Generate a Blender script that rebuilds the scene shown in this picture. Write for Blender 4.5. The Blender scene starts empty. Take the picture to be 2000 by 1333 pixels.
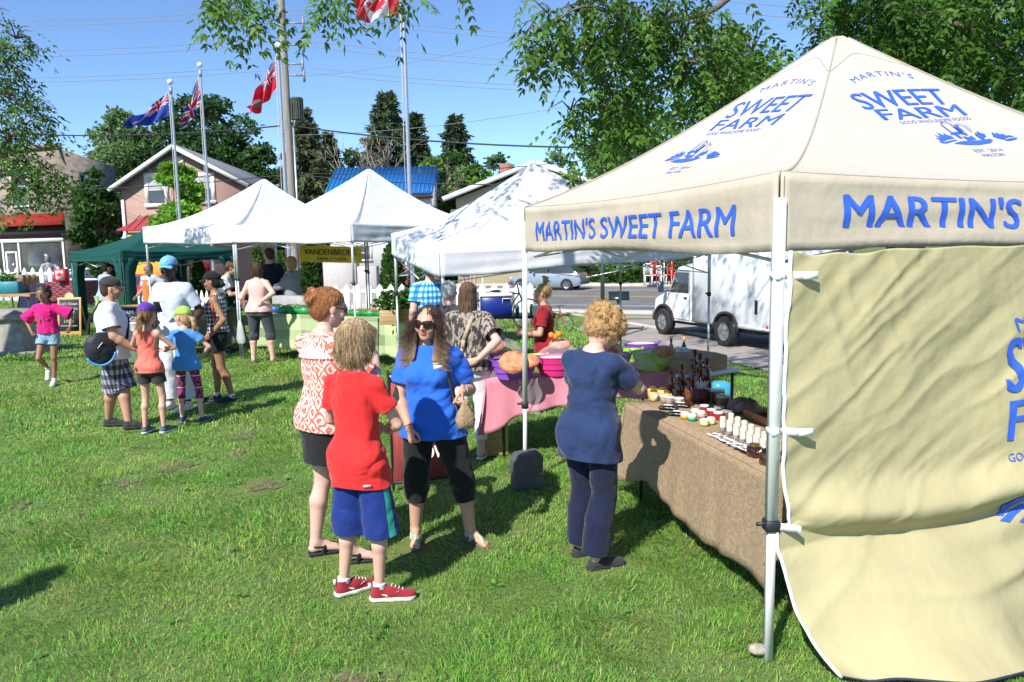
import bpy, bmesh, math, random, os, time
import numpy as np
from mathutils import Vector, Matrix, Euler
T0=time.time()
S=bpy.context.scene; COL=S.collection
R=math.radians; PI=math.pi
rng=np.random.default_rng(7); random.seed(7)
# ---------- camera model (photo pixel -> ray), used to work out real positions
F=1500.; PIT=R(7.15); ROLL=R(1.06); CH=1.95
def _cam():
    cp,sp=math.cos(PIT),math.sin(PIT)
    f=np.array([0,cp,-sp]); r0=np.array([1.,0,0]); u0=np.array([0,sp,cp])
    c,s=math.cos(ROLL),math.sin(ROLL)
    return c*r0-s*u0, c*u0+s*r0, f
CR,CU,CF=_cam()
def ray(px,py): return CF*F+CR*(px-1000.)-CU*(py-666.5)
def G(px,py,z=0.):
    d=ray(px,py); return np.array([0,0,CH])+d*((z-CH)/d[2])
def at(px,py,Y):
    d=ray(px,py); return np.array([0,0,CH])+d*(Y/d[1])
# ---------- objects
def tag(o,label=None,cat=None,group=None,kind=None):
    if label: o['label']=label
    if cat: o['category']=cat
    if group: o['group']=group
    if kind: o['kind']=kind
    return o
def empty(name,loc=(0,0,0),rz=0.,label=None,cat=None,group=None,sc=1.):
    o=bpy.data.objects.new(name,None); COL.objects.link(o)
    o.location=loc; o.rotation_euler=(0,0,rz); o.scale=(sc,)*3; o.empty_display_size=.1
    return tag(o,label,cat,group)
def copy_tree(o,parent=None):
    c=o.copy(); COL.objects.link(c)
    if parent: c.parent=parent
    for ch in list(KIDS.get(o.name,[])): copy_tree2(ch,c)
    return c
KIDS={}
def copy_tree2(ch,c):
    d=ch.copy(); COL.objects.link(d); d.parent=c
    KIDS.setdefault(c.name,[]).append(d)
    for g in list(KIDS.get(ch.name,[])): copy_tree2(g,d)
def link(name,me,mats,parent=None,world=False,smooth=False):
    if not isinstance(mats,(list,tuple)): mats=[mats]
    for m in mats: me.materials.append(m)
    if smooth is True: me.polygons.foreach_set('use_smooth',np.ones(len(me.polygons),bool))
    o=bpy.data.objects.new(name,me); COL.objects.link(o)
    if parent is not None:
        if world:
            M=Matrix.LocRotScale(parent.location,parent.rotation_euler,parent.scale)
            if parent.parent: 
                q=parent.parent; M=Matrix.LocRotScale(q.location,q.rotation_euler,q.scale)@M
            me.transform(M.inverted())
        o.parent=parent; KIDS.setdefault(parent.name,[]).append(o)
    return o
def npmesh(name,V,Fc,mi=None):
    """V (n,3), Fc list of arrays of equal-size faces or list of tuples"""
    me=bpy.data.meshes.new(name)
    V=np.asarray(V,np.float32)
    if isinstance(Fc,np.ndarray): Fc=[Fc]
    if len(Fc) and isinstance(Fc[0],np.ndarray) and Fc[0].ndim==2:
        tot=np.concatenate([f.ravel() for f in Fc]); sz=np.concatenate([np.full(len(f),f.shape[1]) for f in Fc])
    else:
        tot=np.array([i for f in Fc for i in f]); sz=np.array([len(f) for f in Fc])
    me.vertices.add(len(V)); me.vertices.foreach_set('co',V.ravel())
    me.loops.add(len(tot)); me.loops.foreach_set('vertex_index',tot.astype(np.int32))
    me.polygons.add(len(sz)); st=np.concatenate([[0],np.cumsum(sz)[:-1]])
    me.polygons.foreach_set('loop_start',st.astype(np.int32)); 
    if mi is not None: me.polygons.foreach_set('material_index',np.asarray(mi,np.int32))
    me.update(calc_edges=True); me.validate()
    return me
def rotm(rx=0,ry=0,rz=0): return np.array(Euler((rx,ry,rz)).to_matrix())
def frame(d,up=(0,0,1)):
    d=np.asarray(d,float); d=d/(np.linalg.norm(d)+1e-9); up=np.asarray(up,float)
    if abs(d@up)>.98: up=np.array([0,1.,0]) if abs(d[1])<.9 else np.array([1.,0,0])
    x=np.cross(up,d); x/=np.linalg.norm(x); y=np.cross(d,x); return x,y,d
class MB:
    def __init__(s): s.v=[]; s.f=[]; s.m=[]; s.mi=0; s.n=0
    def add(s,V,Fs):
        V=np.asarray(V,float).reshape(-1,3)
        s.v.append(V); s.f+= [tuple(i+s.n for i in f) for f in Fs]; s.m+=[s.mi]*len(Fs); s.n+=len(V); return s
    def box(s,c,sz,rz=0.,M=None,bev=0.):
        x,y,z=[a/2 for a in sz]
        if bev>0:
            b=min(bev,x*.95,y*.95,z*.95); V=[];
            for sx in(-1,1):
                for sy in(-1,1):
                    for sz_ in(-1,1):
                        V+=[(sx*(x-b),sy*(y-b),sz_*z),(sx*(x-b),sy*y,sz_*(z-b)),(sx*x,sy*(y-b),sz_*(z-b))]
            V=np.array(V); bm=bmesh.new(); [bm.verts.new(v) for v in V]; r=bmesh.ops.convex_hull(bm,input=bm.verts)
            bm.verts.index_update(); Fs=[[v.index for v in f.verts] for f in bm.faces]; V=np.array([v.co[:] for v in bm.verts]); bm.free()
        else:
            V=np.array([(a,b_,c_) for a in(-x,x) for b_ in(-y,y) for c_ in(-z,z)])
            Fs=[(0,1,3,2),(4,6,7,5),(0,4,5,1),(2,3,7,6),(0,2,6,4),(1,5,7,3)]
        Mx=rotm(0,0,rz) if M is None else np.asarray(M)
        return s.add(V@Mx.T+np.asarray(c,float),Fs)
    def cyl(s,p0,p1,r0,r1=None,n=10,cap=True,up=(0,0,1)):
        r1=r0 if r1 is None else r1; p0=np.asarray(p0,float);p1=np.asarray(p1,float)
        x,y,_=frame(p1-p0,up); a=np.arange(n)*2*PI/n
        ring=np.cos(a)[:,None]*x+np.sin(a)[:,None]*y
        V=np.concatenate([p0+ring*r0,p1+ring*r1]); Fs=[(i,(i+1)%n,n+(i+1)%n,n+i) for i in range(n)]
        if cap: Fs+=[tuple(range(n))[::-1],tuple(range(n,2*n))]
        return s.add(V,Fs)
    def bar(s,p0,p1,w,h,up=(0,0,1)):
        p0=np.asarray(p0,float);p1=np.asarray(p1,float); x,y,_=frame(p1-p0,up)
        q=[x*w/2*a+y*h/2*b for a,b in((-1,-1),(1,-1),(1,1),(-1,1))]
        V=[p0+k for k in q]+[p1+k for k in q]
        return s.add(V,[(3,2,1,0),(4,5,6,7)]+[(i,(i+1)%4,4+(i+1)%4,4+i) for i in range(4)])
    def tube(s,P,r,n=6,cap=True):
        P=[np.asarray(p,float) for p in P]; m=len(P); rs=r if hasattr(r,'__len__') else [r]*m
        V=[]; up=np.array([0,0,1.])
        x0=None
        for i,p in enumerate(P):
            d=P[min(i+1,m-1)]-P[max(i-1,0)]; d=d/(np.linalg.norm(d)+1e-9)
            if x0 is None: x,y,_=frame(d)
            else:
                x=x0-d*(x0@d); x/=np.linalg.norm(x)+1e-9; y=np.cross(d,x)
            x0=x
            for k in range(n):
                a=2*PI*k/n; V.append(p+rs[i]*(math.cos(a)*x+math.sin(a)*y))
        Fs=[(i*n+k,i*n+(k+1)%n,(i+1)*n+(k+1)%n,(i+1)*n+k) for i in range(m-1) for k in range(n)]
        if cap: Fs+=[tuple(range(n))[::-1],tuple(range((m-1)*n,m*n))]
        return s.add(V,Fs)
    def lathe(s,prof,c=(0,0,0),n=16,sx=1.,sy=1.,M=None,fn=None):
        V=[];
        for r,z in prof:
            for k in range(n):
                a=2*PI*k/n; q=(r*math.cos(a)*sx,r*math.sin(a)*sy,z)
                if fn: q=fn(q,a)
                V.append(q)
        m=len(prof); Fs=[(i*n+k,i*n+(k+1)%n,(i+1)*n+(k+1)%n,(i+1)*n+k) for i in range(m-1) for k in range(n)]
        if prof[0][0]>1e-5: Fs.append(tuple(range(n))[::-1])
        if prof[-1][0]>1e-5: Fs.append(tuple(range((m-1)*n,m*n)))
        V=np.array(V); 
        if M is not None: V=V@np.asarray(M).T
        return s.add(V+np.asarray(c,float),Fs)
    def ball(s,c,r,n=10,m=7):
        r=(r,r,r) if not hasattr(r,'__len__') else r
        pr=[(math.sin(PI*i/m)+ (1e-6 if i in(0,m) else 0),-math.cos(PI*i/m)) for i in range(m+1)]
        k=s.n; s.lathe(pr,(0,0,0),n); s.v[-1]=s.v[-1]*np.array(r)+np.asarray(c,float); return s
    def prism(s,pts,d,o=(0,0,0),ux=(1,0,0),uy=(0,0,1)):
        """2-D outline (ccw) in the ux/uy plane, pushed along vector d"""
        ux=np.asarray(ux,float);uy=np.asarray(uy,float);o=np.asarray(o,float);d=np.asarray(d,float)
        A=np.array([o+ux*p[0]+uy*p[1] for p in pts]); n=len(A)
        return s.add(np.concatenate([A,A+d]),[tuple(range(n))[::-1],tuple(range(n,2*n))]+[(i,(i+1)%n,n+(i+1)%n,n+i) for i in range(n)])
    def grid(s,fn,nu,nv,two=None):
        V=[fn(u/nu,v/nv) for v in range(nv+1) for u in range(nu+1)]
        w=nu+1; Fs=[(j*w+i,j*w+i+1,(j+1)*w+i+1,(j+1)*w+i) for j in range(nv) for i in range(nu)]
        return s.add(V,Fs)
    def vgrid(s,fn,nu,nv):
        U,W=np.meshgrid(np.arange(nu+1)/nu,np.arange(nv+1)/nv); V=fn(U.ravel(),W.ravel()); w=nu+1
        return s.add(V,[(j*w+i,j*w+i+1,(j+1)*w+i+1,(j+1)*w+i) for j in range(nv) for i in range(nu)])
    def build(s,name,mat,parent=None,world=False,smooth=False,solid=0.,label=None,bevel=0.):
        V=np.concatenate(s.v) if s.v else np.zeros((0,3))
        off=None
        if parent is None:
            off=np.array([(V[:,0].min()+V[:,0].max())/2,(V[:,1].min()+V[:,1].max())/2,V[:,2].min()]); V=V-off
        me=npmesh(name,V,s.f,s.m)
        o=link(name,me,mat,parent,world,False)
        if off is not None: o.location=off
        if smooth: me.polygons.foreach_set('use_smooth',np.ones(len(me.polygons),bool))
        if smooth=='auto':
            try:
                me.set_sharp_from_angle(angle=R(38))
            except Exception: pass
        if solid:
            m=o.modifiers.new('s','SOLIDIFY'); m.thickness=solid; m.offset=0
        if bevel:
            m=o.modifiers.new('b','BEVEL'); m.width=bevel; m.segments=2; m.limit_method='ANGLE'
        if label: o['label']=label
        return o
# ---------- noise in numpy
def _h(ix,iy,iz,s=0):
    n=(ix.astype(np.int64)*374761393+iy.astype(np.int64)*668265263+iz.astype(np.int64)*2147483647+s*974711)&0x7fffffff
    n=((n^(n>>13))*1274126177)&0x7fffffff
    return ((n^(n>>16))&0xffff)/32768.-1.
def vnoise(P,s=0):
    P=np.asarray(P,float); i=np.floor(P); f=P-i; f=f*f*(3-2*f); i=i.astype(np.int64)
    out=0
    for a in(0,1):
        for b in(0,1):
            for c in(0,1):
                w=(f[:,0] if a else 1-f[:,0])*(f[:,1] if b else 1-f[:,1])*(f[:,2] if c else 1-f[:,2])
                out=out+w*_h(i[:,0]+a,i[:,1]+b,i[:,2]+c,s)
    return out
def fbm(P,o=3,s=0):
    a=1.;t=0.;P=np.asarray(P,float)
    for k in range(o): t=t+a*vnoise(P*2**k+k*7.3,s+k); a*=.5
    return t
# ---------- materials
MATS={}
def mat(name,col,rough=.6,var=.12,scale=6.,bump=.0,bscale=60.,metal=0.,trans=0.,spec=.5,alpha=1.,col2=None,stretch=(1,1,1),coat=0.,sheen=0.,vcol=False,glass=0.,detail=4.):
    if name in MATS: return MATS[name]
    m=bpy.data.materials.new(name); MATS[name]=m; m.use_nodes=True; nt=m.node_tree; N=nt.nodes; L=nt.links
    b=N['Principled BSDF']; out=N['Material Output']
    b.inputs['Roughness'].default_value=rough; b.inputs['Metallic'].default_value=metal
    b.inputs['Specular IOR Level'].default_value=spec; b.inputs['Coat Weight'].default_value=coat
    b.inputs['Sheen Weight'].default_value=sheen; b.inputs['Alpha'].default_value=alpha; b.inputs['Transmission Weight'].default_value=glass
    tc=N.new('ShaderNodeTexCoord'); mp=N.new('ShaderNodeMapping'); L.new(tc.outputs['Object'],mp.inputs['Vector']); mp.inputs['Scale'].default_value=stretch
    n=N.new('ShaderNodeTexNoise'); n.inputs['Scale'].default_value=scale; n.inputs['Detail'].default_value=detail; L.new(mp.outputs[0],n.inputs['Vector'])
    rp=N.new('ShaderNodeValToRGB'); L.new(n.outputs['Fac'],rp.inputs[0])
    c=np.array(col[:3],float); c2=np.array(col2,float) if col2 is not None else c*(1+var)
    c1=c*(1-var) if col2 is None else c
    rp.color_ramp.elements[0].position=.3; rp.color_ramp.elements[1].position=.7
    rp.color_ramp.elements[0].color=(*c1,1); rp.color_ramp.elements[1].color=(*np.clip(c2,0,1),1)
    src=rp.outputs[0]
    if vcol:
        va=N.new('ShaderNodeAttribute'); va.attribute_name='Col'; mx=N.new('ShaderNodeMix'); mx.data_type='RGBA'; mx.blend_type='MULTIPLY'; mx.inputs[0].default_value=1
        rp.color_ramp.elements[0].color=(1-var,)*3+(1,); rp.color_ramp.elements[1].color=(1,1,1,1)
        L.new(rp.outputs[0],mx.inputs[6]); L.new(va.outputs['Color'],mx.inputs[7]); src=mx.outputs[2]
    L.new(src,b.inputs['Base Color'])
    if bump:
        n2=N.new('ShaderNodeTexNoise'); n2.inputs['Scale'].default_value=bscale; n2.inputs['Detail'].default_value=3; L.new(mp.outputs[0],n2.inputs['Vector'])
        bp=N.new('ShaderNodeBump'); bp.inputs['Strength'].default_value=bump; bp.inputs['Distance'].default_value=.02; L.new(n2.outputs['Fac'],bp.inputs['Height']); L.new(bp.outputs[0],b.inputs['Normal'])
    if trans:
        t=N.new('ShaderNodeBsdfTranslucent'); L.new(src,t.inputs[0]); ms=N.new('ShaderNodeMixShader'); ms.inputs[0].default_value=trans
        L.new(b.outputs[0],ms.inputs[1]); L.new(t.outputs[0],ms.inputs[2]); L.new(ms.outputs[0],out.inputs[0])
    return m
def nodes(m): return m.node_tree.nodes, m.node_tree.links, m.node_tree.nodes['Principled BSDF']
def math_n(N,L,op,a,b=None,c=None):
    n=N.new('ShaderNodeMath'); n.operation=op
    for i,x in enumerate((a,b,c)):
        if x is None: continue
        if isinstance(x,(int,float)): n.inputs[i].default_value=x
        else: L.new(x,n.inputs[i])
    return n.outputs[0]
# ---------- text
def text_mesh(s,bold=0.,space=1.,cut=.12):
    c=bpy.data.curves.new('t','FONT'); c.body=s; c.size=1.; c.offset=bold; c.space_character=space; c.align_x='CENTER'; c.resolution_u=3
    o=bpy.data.objects.new('t',c); COL.objects.link(o); dg=bpy.context.evaluated_depsgraph_get(); dg.update()
    me=bpy.data.meshes.new_from_object(o.evaluated_get(dg)); bpy.data.objects.remove(o); bpy.data.curves.remove(c)
    bm=bmesh.new(); bm.from_mesh(me); bpy.data.meshes.remove(me)
    bmesh.ops.remove_doubles(bm,verts=bm.verts,dist=1e-4)
    bmesh.ops.triangulate(bm,faces=bm.faces)
    if cut:
        for _ in range(4):
            e=[e for e in bm.edges if e.calc_length()>cut]
            if not e: break
            bmesh.ops.subdivide_edges(bm,edges=e,cuts=1); bmesh.ops.triangulate(bm,faces=bm.faces)
    bm.verts.index_update(); V=np.array([v.co[:] for v in bm.verts]); Fs=[[v.index for v in f.verts] for f in bm.faces]; bm.free()
    V=V[:,:2]; V[:,0]-=(V[:,0].min()+V[:,0].max())/2; V[:,1]-=V[:,1].min(); V/= (V[:,1].max()+1e-9)  # height 1
    return V,Fs
def put_text(mb,s,fn,h,w=None,x0=0.,y0=0.,bold=0.,space=1.,cut=.12,arc=0.,dup=0.,dupy=0.):
    """fn maps (x,y) in metres to a 3-D point; dup thickens the strokes with a shifted second layer"""
    V,Fs=text_mesh(s,bold,space,cut); V=V.copy(); W=np.ptp(V[:,0]); V[:,1]*=h; V[:,0]*=(w/W if w else h)
    if arc:
        a=V[:,0]/arc; rr=arc+V[:,1]; V=np.stack([rr*np.sin(a),rr*np.cos(a)-arc],1)
    n=np.cross(fn(x0+.02,y0)-fn(x0,y0),fn(x0,y0+.02)-fn(x0,y0)); n=n/(np.linalg.norm(n)+1e-12)
    sh=[(0,0)] if not dup else [(-dup,-dupy),(0,dupy),(dup,-dupy)]
    for i,(dx,dy) in enumerate(sh):
        X=x0+V[:,0]+dx*h; Y=y0+V[:,1]+dy*h
        P=fn.vec(X,Y) if hasattr(fn,'vec') else np.array([fn(x,y) for x,y in zip(X,Y)])
        mb.add(P+n*(i*.0012),Fs)
    return mb
def plane_fn(o,ux,uy,off=.003):
    o=np.asarray(o,float);ux=np.asarray(ux,float);uy=np.asarray(uy,float); n=np.cross(ux,uy); n/=np.linalg.norm(n)
    return lambda x,y: o+ux*x+uy*y+n*off
# ---------- signed-distance bodies, meshed with surface nets
def smin(a,b,k):
    if k<=0: return np.minimum(a,b)
    h=np.clip(.5+.5*(b-a)/k,0,1); return b+(a-b)*h-k*h*(1-h)
def smax(a,b,k): return -smin(-a,-b,k)
V3=lambda *a: np.array(a,float)
class SD:
    def __init__(s,lo,hi,h):
        s.h=h; s.lo=np.asarray(lo,float)-2*h; n=np.ceil((np.asarray(hi)-s.lo)/h).astype(int)+3
        s.ax=[(s.lo[i]+h*np.arange(n[i])).astype(np.float32) for i in range(3)]
        s.F=np.full(n,1.,np.float32); s.caps=[]
    def _reg(s,lo,hi,m):
        sl=[]
        for i in range(3):
            a=int(np.clip(np.floor((lo[i]-m-s.lo[i])/s.h),0,s.F.shape[i])); b=int(np.clip(np.ceil((hi[i]+m-s.lo[i])/s.h)+1,0,s.F.shape[i])); sl.append(slice(a,b))
        return tuple(sl), s.ax[0][sl[0]][:,None,None], s.ax[1][sl[1]][None,:,None], s.ax[2][sl[2]][None,None,:]
    def _put(s,sl,d,k,op):
        A=s.F[sl]
        if A.size==0: return
        s.F[sl]= smin(A,d,k) if op=='u' else (smax(A,-d,k) if op=='d' else smax(A,d,k))
    def cone(s,a,b,ra,rb,k=.02,flat=None,cutb=False,cuta=False,op='u',cap=True):
        a=np.asarray(a,float);b=np.asarray(b,float); r=max(ra,rb)
        sl,X,Y,Z=s._reg(np.minimum(a,b)-r,np.maximum(a,b)+r,k+2*s.h)
        if s.F[sl].size==0: return
        x,y,z=X-a[0],Y-a[1],Z-a[2]; d=b-a; L=np.linalg.norm(d)+1e-9; n=d/L
        t=x*n[0]+y*n[1]+z*n[2]; tt=np.clip(t/L,0,1)
        if cutb or cuta: tt2=tt
        px,py,pz=x-tt*d[0],y-tt*d[1],z-tt*d[2]
        if flat is not None:
            ax,f=flat; ax=np.asarray(ax,float); ax=ax-n*(ax@n); ax/=np.linalg.norm(ax)+1e-9
            c=px*ax[0]+py*ax[1]+pz*ax[2]; g=(1/f-1); px,py,pz=px+c*g*ax[0],py+c*g*ax[1],pz+c*g*ax[2]
        if cutb or cuta:
            px2,py2,pz2=px,py,pz
            al=(px2*n[0]+py2*n[1]+pz2*n[2]); q=px2*px2+py2*py2+pz2*pz2-al*al
            dd=np.sqrt(np.maximum(q,0))-(ra+(rb-ra)*tt)
            if not cuta: 
                full=np.sqrt(px*px+py*py+pz*pz)-(ra+(rb-ra)*tt); dd=np.where(t<0,full,dd)
            if not cutb:
                full=np.sqrt(px*px+py*py+pz*pz)-(ra+(rb-ra)*tt); dd=np.where(t>L,full,dd)
            if cutb: dd=np.maximum(dd,t-L); (s.caps.append((b,n,rb*1.25)) if cap else 0)
            if cuta: dd=np.maximum(dd,-t); (s.caps.append((a,-n,ra*1.25)) if cap else 0)
        else: dd=np.sqrt(px*px+py*py+pz*pz)-(ra+(rb-ra)*tt)
        s._put(sl,dd,k,op)
    def ell(s,c,r,k=.02,M=None,op='u'):
        c=np.asarray(c,float); r=np.asarray(r if hasattr(r,'__len__') else (r,r,r),float); m=r.max()
        sl,X,Y,Z=s._reg(c-m,c+m,k+2*s.h)
        if s.F[sl].size==0: return
        x,y,z=X-c[0],Y-c[1],Z-c[2]
        if M is not None:
            M=np.asarray(M); x,y,z=(x*M[0,i]+y*M[1,i]+z*M[2,i] for i in range(3))
        q=np.sqrt((x/r[0])**2+(y/r[1])**2+(z/r[2])**2); g=np.sqrt((x/r[0]**2)**2+(y/r[1]**2)**2+(z/r[2]**2)**2)+1e-6
        d=q*(q-1)/g; s._put(sl,np.where(q<.3,-r.min()*.7,d),k,op)
    def loft(s,p0,p1,st,k=.03,e=2.,cutlo=False,cuthi=False,M=None,op='u'):
        """st rows: (t in metres along p0->p1, rx, ry, cy)"""
        p0=np.asarray(p0,float);p1=np.asarray(p1,float); L=np.linalg.norm(p1-p0); n=(p1-p0)/L; st=np.array(st,float)
        xa=np.array([1.,0,0]) if M is None else np.asarray(M)[:,0]; ya=np.cross(n,xa); ya/=np.linalg.norm(ya); xa=np.cross(ya,n)
        m=st[:,1:3].max()+np.abs(st[:,3]).max(); e0=p0+n*st[0,0]; e1=p0+n*st[-1,0]
        sl,X,Y,Z=s._reg(np.minimum(e0,e1)-m,np.maximum(e0,e1)+m,k+2*s.h)
        if s.F[sl].size==0: return
        x,y,z=X-p0[0],Y-p0[1],Z-p0[2]; t=x*n[0]+y*n[1]+z*n[2]; u=x*xa[0]+y*xa[1]+z*xa[2]; v=x*ya[0]+y*ya[1]+z*ya[2]
        tt=np.linspace(st[0,0],st[-1,0],200); def_=lambda c: np.interp(t,tt,np.convolve(np.pad(np.interp(tt,st[:,0],st[:,c]),6,'edge'),np.ones(13)/13,'valid'))
        rx,ry,cy=def_(1),def_(2),def_(3); v=v-cy
        q=(np.abs(u/rx)**e+np.abs(v/ry)**e)**(1/e); d=(q-1)*np.minimum(rx,ry)
        over=np.maximum(t-st[-1,0],st[0,0]-t)
        if cutlo: s.caps.append((e0,-n,st[0,1:3].max()*1.2))
        if cuthi: s.caps.append((e1,n,st[-1,1:3].max()*1.2))
        d=np.where(over>-.0,np.sqrt(np.maximum(d,0)**2+np.maximum(over,0)**2)+np.minimum(np.maximum(d,over),0),np.maximum(d,over))
        s._put(sl,d,k,op)
    def mesh(s,smooth=1):
        Fd=s.F; ins=Fd<0; nx,ny,nz=Fd.shape
        c=[ins[i:nx-1+i,j:ny-1+j,k:nz-1+k] for i in(0,1) for j in(0,1) for k in(0,1)]
        any_=np.logical_or.reduce(c); all_=np.logical_and.reduce(c); act=any_&~all_
        I=np.argwhere(act); 
        if len(I)==0: return np.zeros((0,3)),np.zeros((0,4),int)
        vid=np.full(act.shape,-1,np.int32); vid[act]=np.arange(len(I))
        co=[(i,j,k) for i in(0,1) for j in(0,1) for k in(0,1)]; val=[Fd[I[:,0]+a,I[:,1]+b,I[:,2]+d] for a,b,d in co]
        acc=np.zeros((len(I),3));cnt=np.zeros(len(I))
        for p in range(8):
            for q in range(p+1,8):
                df=[co[q][i]-co[p][i] for i in range(3)]
                if sum(map(abs,df))!=1: continue
                A,B=val[p],val[q]; cr=(A<0)!=(B<0); t=np.where(cr,A/(A-B+1e-12),0)
                pt=np.array(co[p])[None,:]+t[:,None]*np.array(df)[None,:]; acc+=pt*cr[:,None]; cnt+=cr
        V=(I+acc/cnt[:,None])*s.h+s.lo
        Q=[]
        for ax in range(3):
            a=[slice(1,-1)]*3; a[ax]=slice(0,-1); b=[slice(1,-1)]*3; b[ax]=slice(1,None)
            A=ins[tuple(a)];B=ins[tuple(b)]; E=np.argwhere(A!=B); E=E+np.array([0 if i==ax else 1 for i in range(3)])
            if len(E)==0: continue
            sg=ins[E[:,0],E[:,1],E[:,2]]
            o=[i for i in range(3) if i!=ax]; offs=[(0,0),(1,0),(1,1),(0,1)]; q=[]
            for da,db in offs:
                J=E.copy(); J[:,o[0]]-=da; J[:,o[1]]-=db; q.append(vid[J[:,0],J[:,1],J[:,2]])
            q=np.stack(q,1); flip=sg if ax!=1 else ~sg
            q[~flip]=q[~flip][:,::-1]; Q.append(q[:, ::-1] if True else q)
        Q=np.concatenate(Q); Q=Q[(Q>=0).all(1)]
        for _ in range(smooth):
            e=np.concatenate([Q[:,[0,1]],Q[:,[1,2]],Q[:,[2,3]],Q[:,[3,0]]]); n=len(V)
            cn=np.bincount(e[:,0],minlength=n)+np.bincount(e[:,1],minlength=n)
            A=np.stack([np.bincount(e[:,0],V[e[:,1],i],minlength=n)+np.bincount(e[:,1],V[e[:,0],i],minlength=n) for i in range(3)],1)/np.maximum(cn,1)[:,None]
            V=V*.4+A*.6
        if s.caps:
            kill=np.zeros(len(V),bool)
            for p,nn,r in s.caps:
                D=(V-p)@nn; kill|=(np.abs(D)<.75*s.h)&(np.linalg.norm(V-p,axis=1)<r)
            # delete faces wholly on a cap
            Q=Q[~kill[Q].all(1)]
        return V,Q
def vnormals(V,Q):
    n=np.cross(V[Q[:,2]]-V[Q[:,0]],V[Q[:,3]]-V[Q[:,1]]); N=np.stack([sum(np.bincount(Q[:,j],n[:,i],minlength=len(V)) for j in range(4)) for i in range(3)],1)
    return N/(np.linalg.norm(N,axis=1)[:,None]+1e-12)
def qmesh(name,VQ,mats,parent,smooth=True,col=None):
    V,Q=VQ; me=npmesh(name,V,Q)
    if col is not None and len(me.vertices)==len(col):
        a=me.color_attributes.new('Col','FLOAT_COLOR','POINT'); a.data.foreach_set('color',np.concatenate([col,np.ones((len(col),1))],1).astype(np.float32).ravel())
    return link(name,me,mats,parent,False,smooth)
def join_vq(L):
    V=[];Q=[];n=0
    for v,q in L: V.append(v);Q.append(q+n);n+=len(v)
    return np.concatenate(V),np.concatenate(Q)
# ---------- people
def ik(a,c,l1,l2,hint):
    a=np.asarray(a,float);c=np.asarray(c,float); d=c-a; D=np.linalg.norm(d); n=d/D
    if D>(l1+l2)*.995: c=a+n*(l1+l2)*.995; D=(l1+l2)*.995
    x=(l1*l1-l2*l2+D*D)/(2*D); h=math.sqrt(max(l1*l1-x*x,0)); hv=np.asarray(hint,float); hv=hv-n*(hv@n); hv/=np.linalg.norm(hv)+1e-9
    return a+n*x+hv*h, c
_cache={}
def head_vq(res,sex,jaw=1.):
    key=('h',res,sex,jaw)
    if key in _cache: return _cache[key]
    s=SD((-.1,-.13,-.15),(.1,.14,.14),res)
    s.ell((0,-.018,.035),(.075,.097,.084),0)
    s.ell((0,.018,-.02),(.064*jaw,.073,.092),.03)
    s.ell((0,.055,-.088),(.026*jaw,.026,.022),.03)
    s.ell((0,.078,.03),(.05,.016,.012),.015)                       # brow
    for q in(-1,1):
        s.ell((q*.042,.062,-.028),(.022,.022,.022),.02)            # cheek
        s.ell((q*.031,.100,.010),(.017,.015,.011),.008,op='d')
        s.ell((q*.031,.080,.010),(.013,.0125,.0115),.003)
        s.ell((q*.078,-.008,-.008),(.008,.018,.030),.006)
        s.cone((q*.03,.088,.0205),(q*.045,.078,.018),.004,.003,.004)
    s.cone((0,.090,.018),(0,.112,-.020),.007,.0115,.010)
    for q in(-1,1): s.ell((q*.011,.100,-.023),(.009,.010,.007),.006)
    s.ell((0,.092,-.050),(.021,.0085,.0055),.006); s.ell((0,.090,-.060),(.018,.0085,.006),.005)
    s.cone((0,-.015,-.03),(0,-.012,-.09),.052,.042,.03)
    V,Q=s.mesh(1); _cache[key]=(V,Q); return V,Q
def hand_vq(res,curl,side,spread=0.,point=False):
    key=('hd',res,round(curl,2),side,spread,point)
    if key in _cache: return _cache[key]
    s=SD((-.09,-.08,-.05),(.09,.09,.2),res)   # fingers +z, palm faces +y, thumb +x
    s.cone((0,0,-.03),(0,0,.02),.026,.026,0,flat=((0,1,0),.75))
    s.cone((.004,0,.015),(.004,0,.078),.030,.040,.015,flat=((0,1,0),.40))
    for i,(x,l) in enumerate(((.031,.074),(.0115,.082),(-.008,.076),(-.027,.060))):
        p=np.array([x,0,.082-(.006 if i==3 else 0)-(.002 if i==0 else 0)]); a=0; ax=spread*(1.5-i)*.25
        cu=curl*(1+.12*i) if not(point and i==0) else curl*.2
        r=.0092-(.0012 if i==3 else 0)
        for seg,f in enumerate((.45,.31,.24)):
            a+=cu*(.75,1.,.7)[seg]; d=np.array([math.sin(ax),math.sin(a)*math.cos(ax),math.cos(a)*math.cos(ax)]); q=p+d*l*f
            s.cone(p,q,r,r*.92,.004); p=q; r*=.92
    th=[np.array([.018,.006,.018]),np.array([.042,.016+.01*curl,.045]),np.array([.05-.012*curl,.024+.022*curl,.075]),np.array([.047-.02*curl,.026+.036*curl,.1])]
    for i in range(3): s.cone(th[i],th[i+1],(.016,.0115,.0098)[i],(.0115,.0098,.0085)[i],.008)
    V,Q=s.mesh(1); 
    if side<0: V=V*np.array([-1,1,1]); Q=Q[:,::-1]
    # right hand with fingers +z, palm +y has its thumb at -x
    V=V*np.array([-1,1,1]); Q=Q[:,::-1]
    _cache[key]=(V,Q); return V,Q
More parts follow.
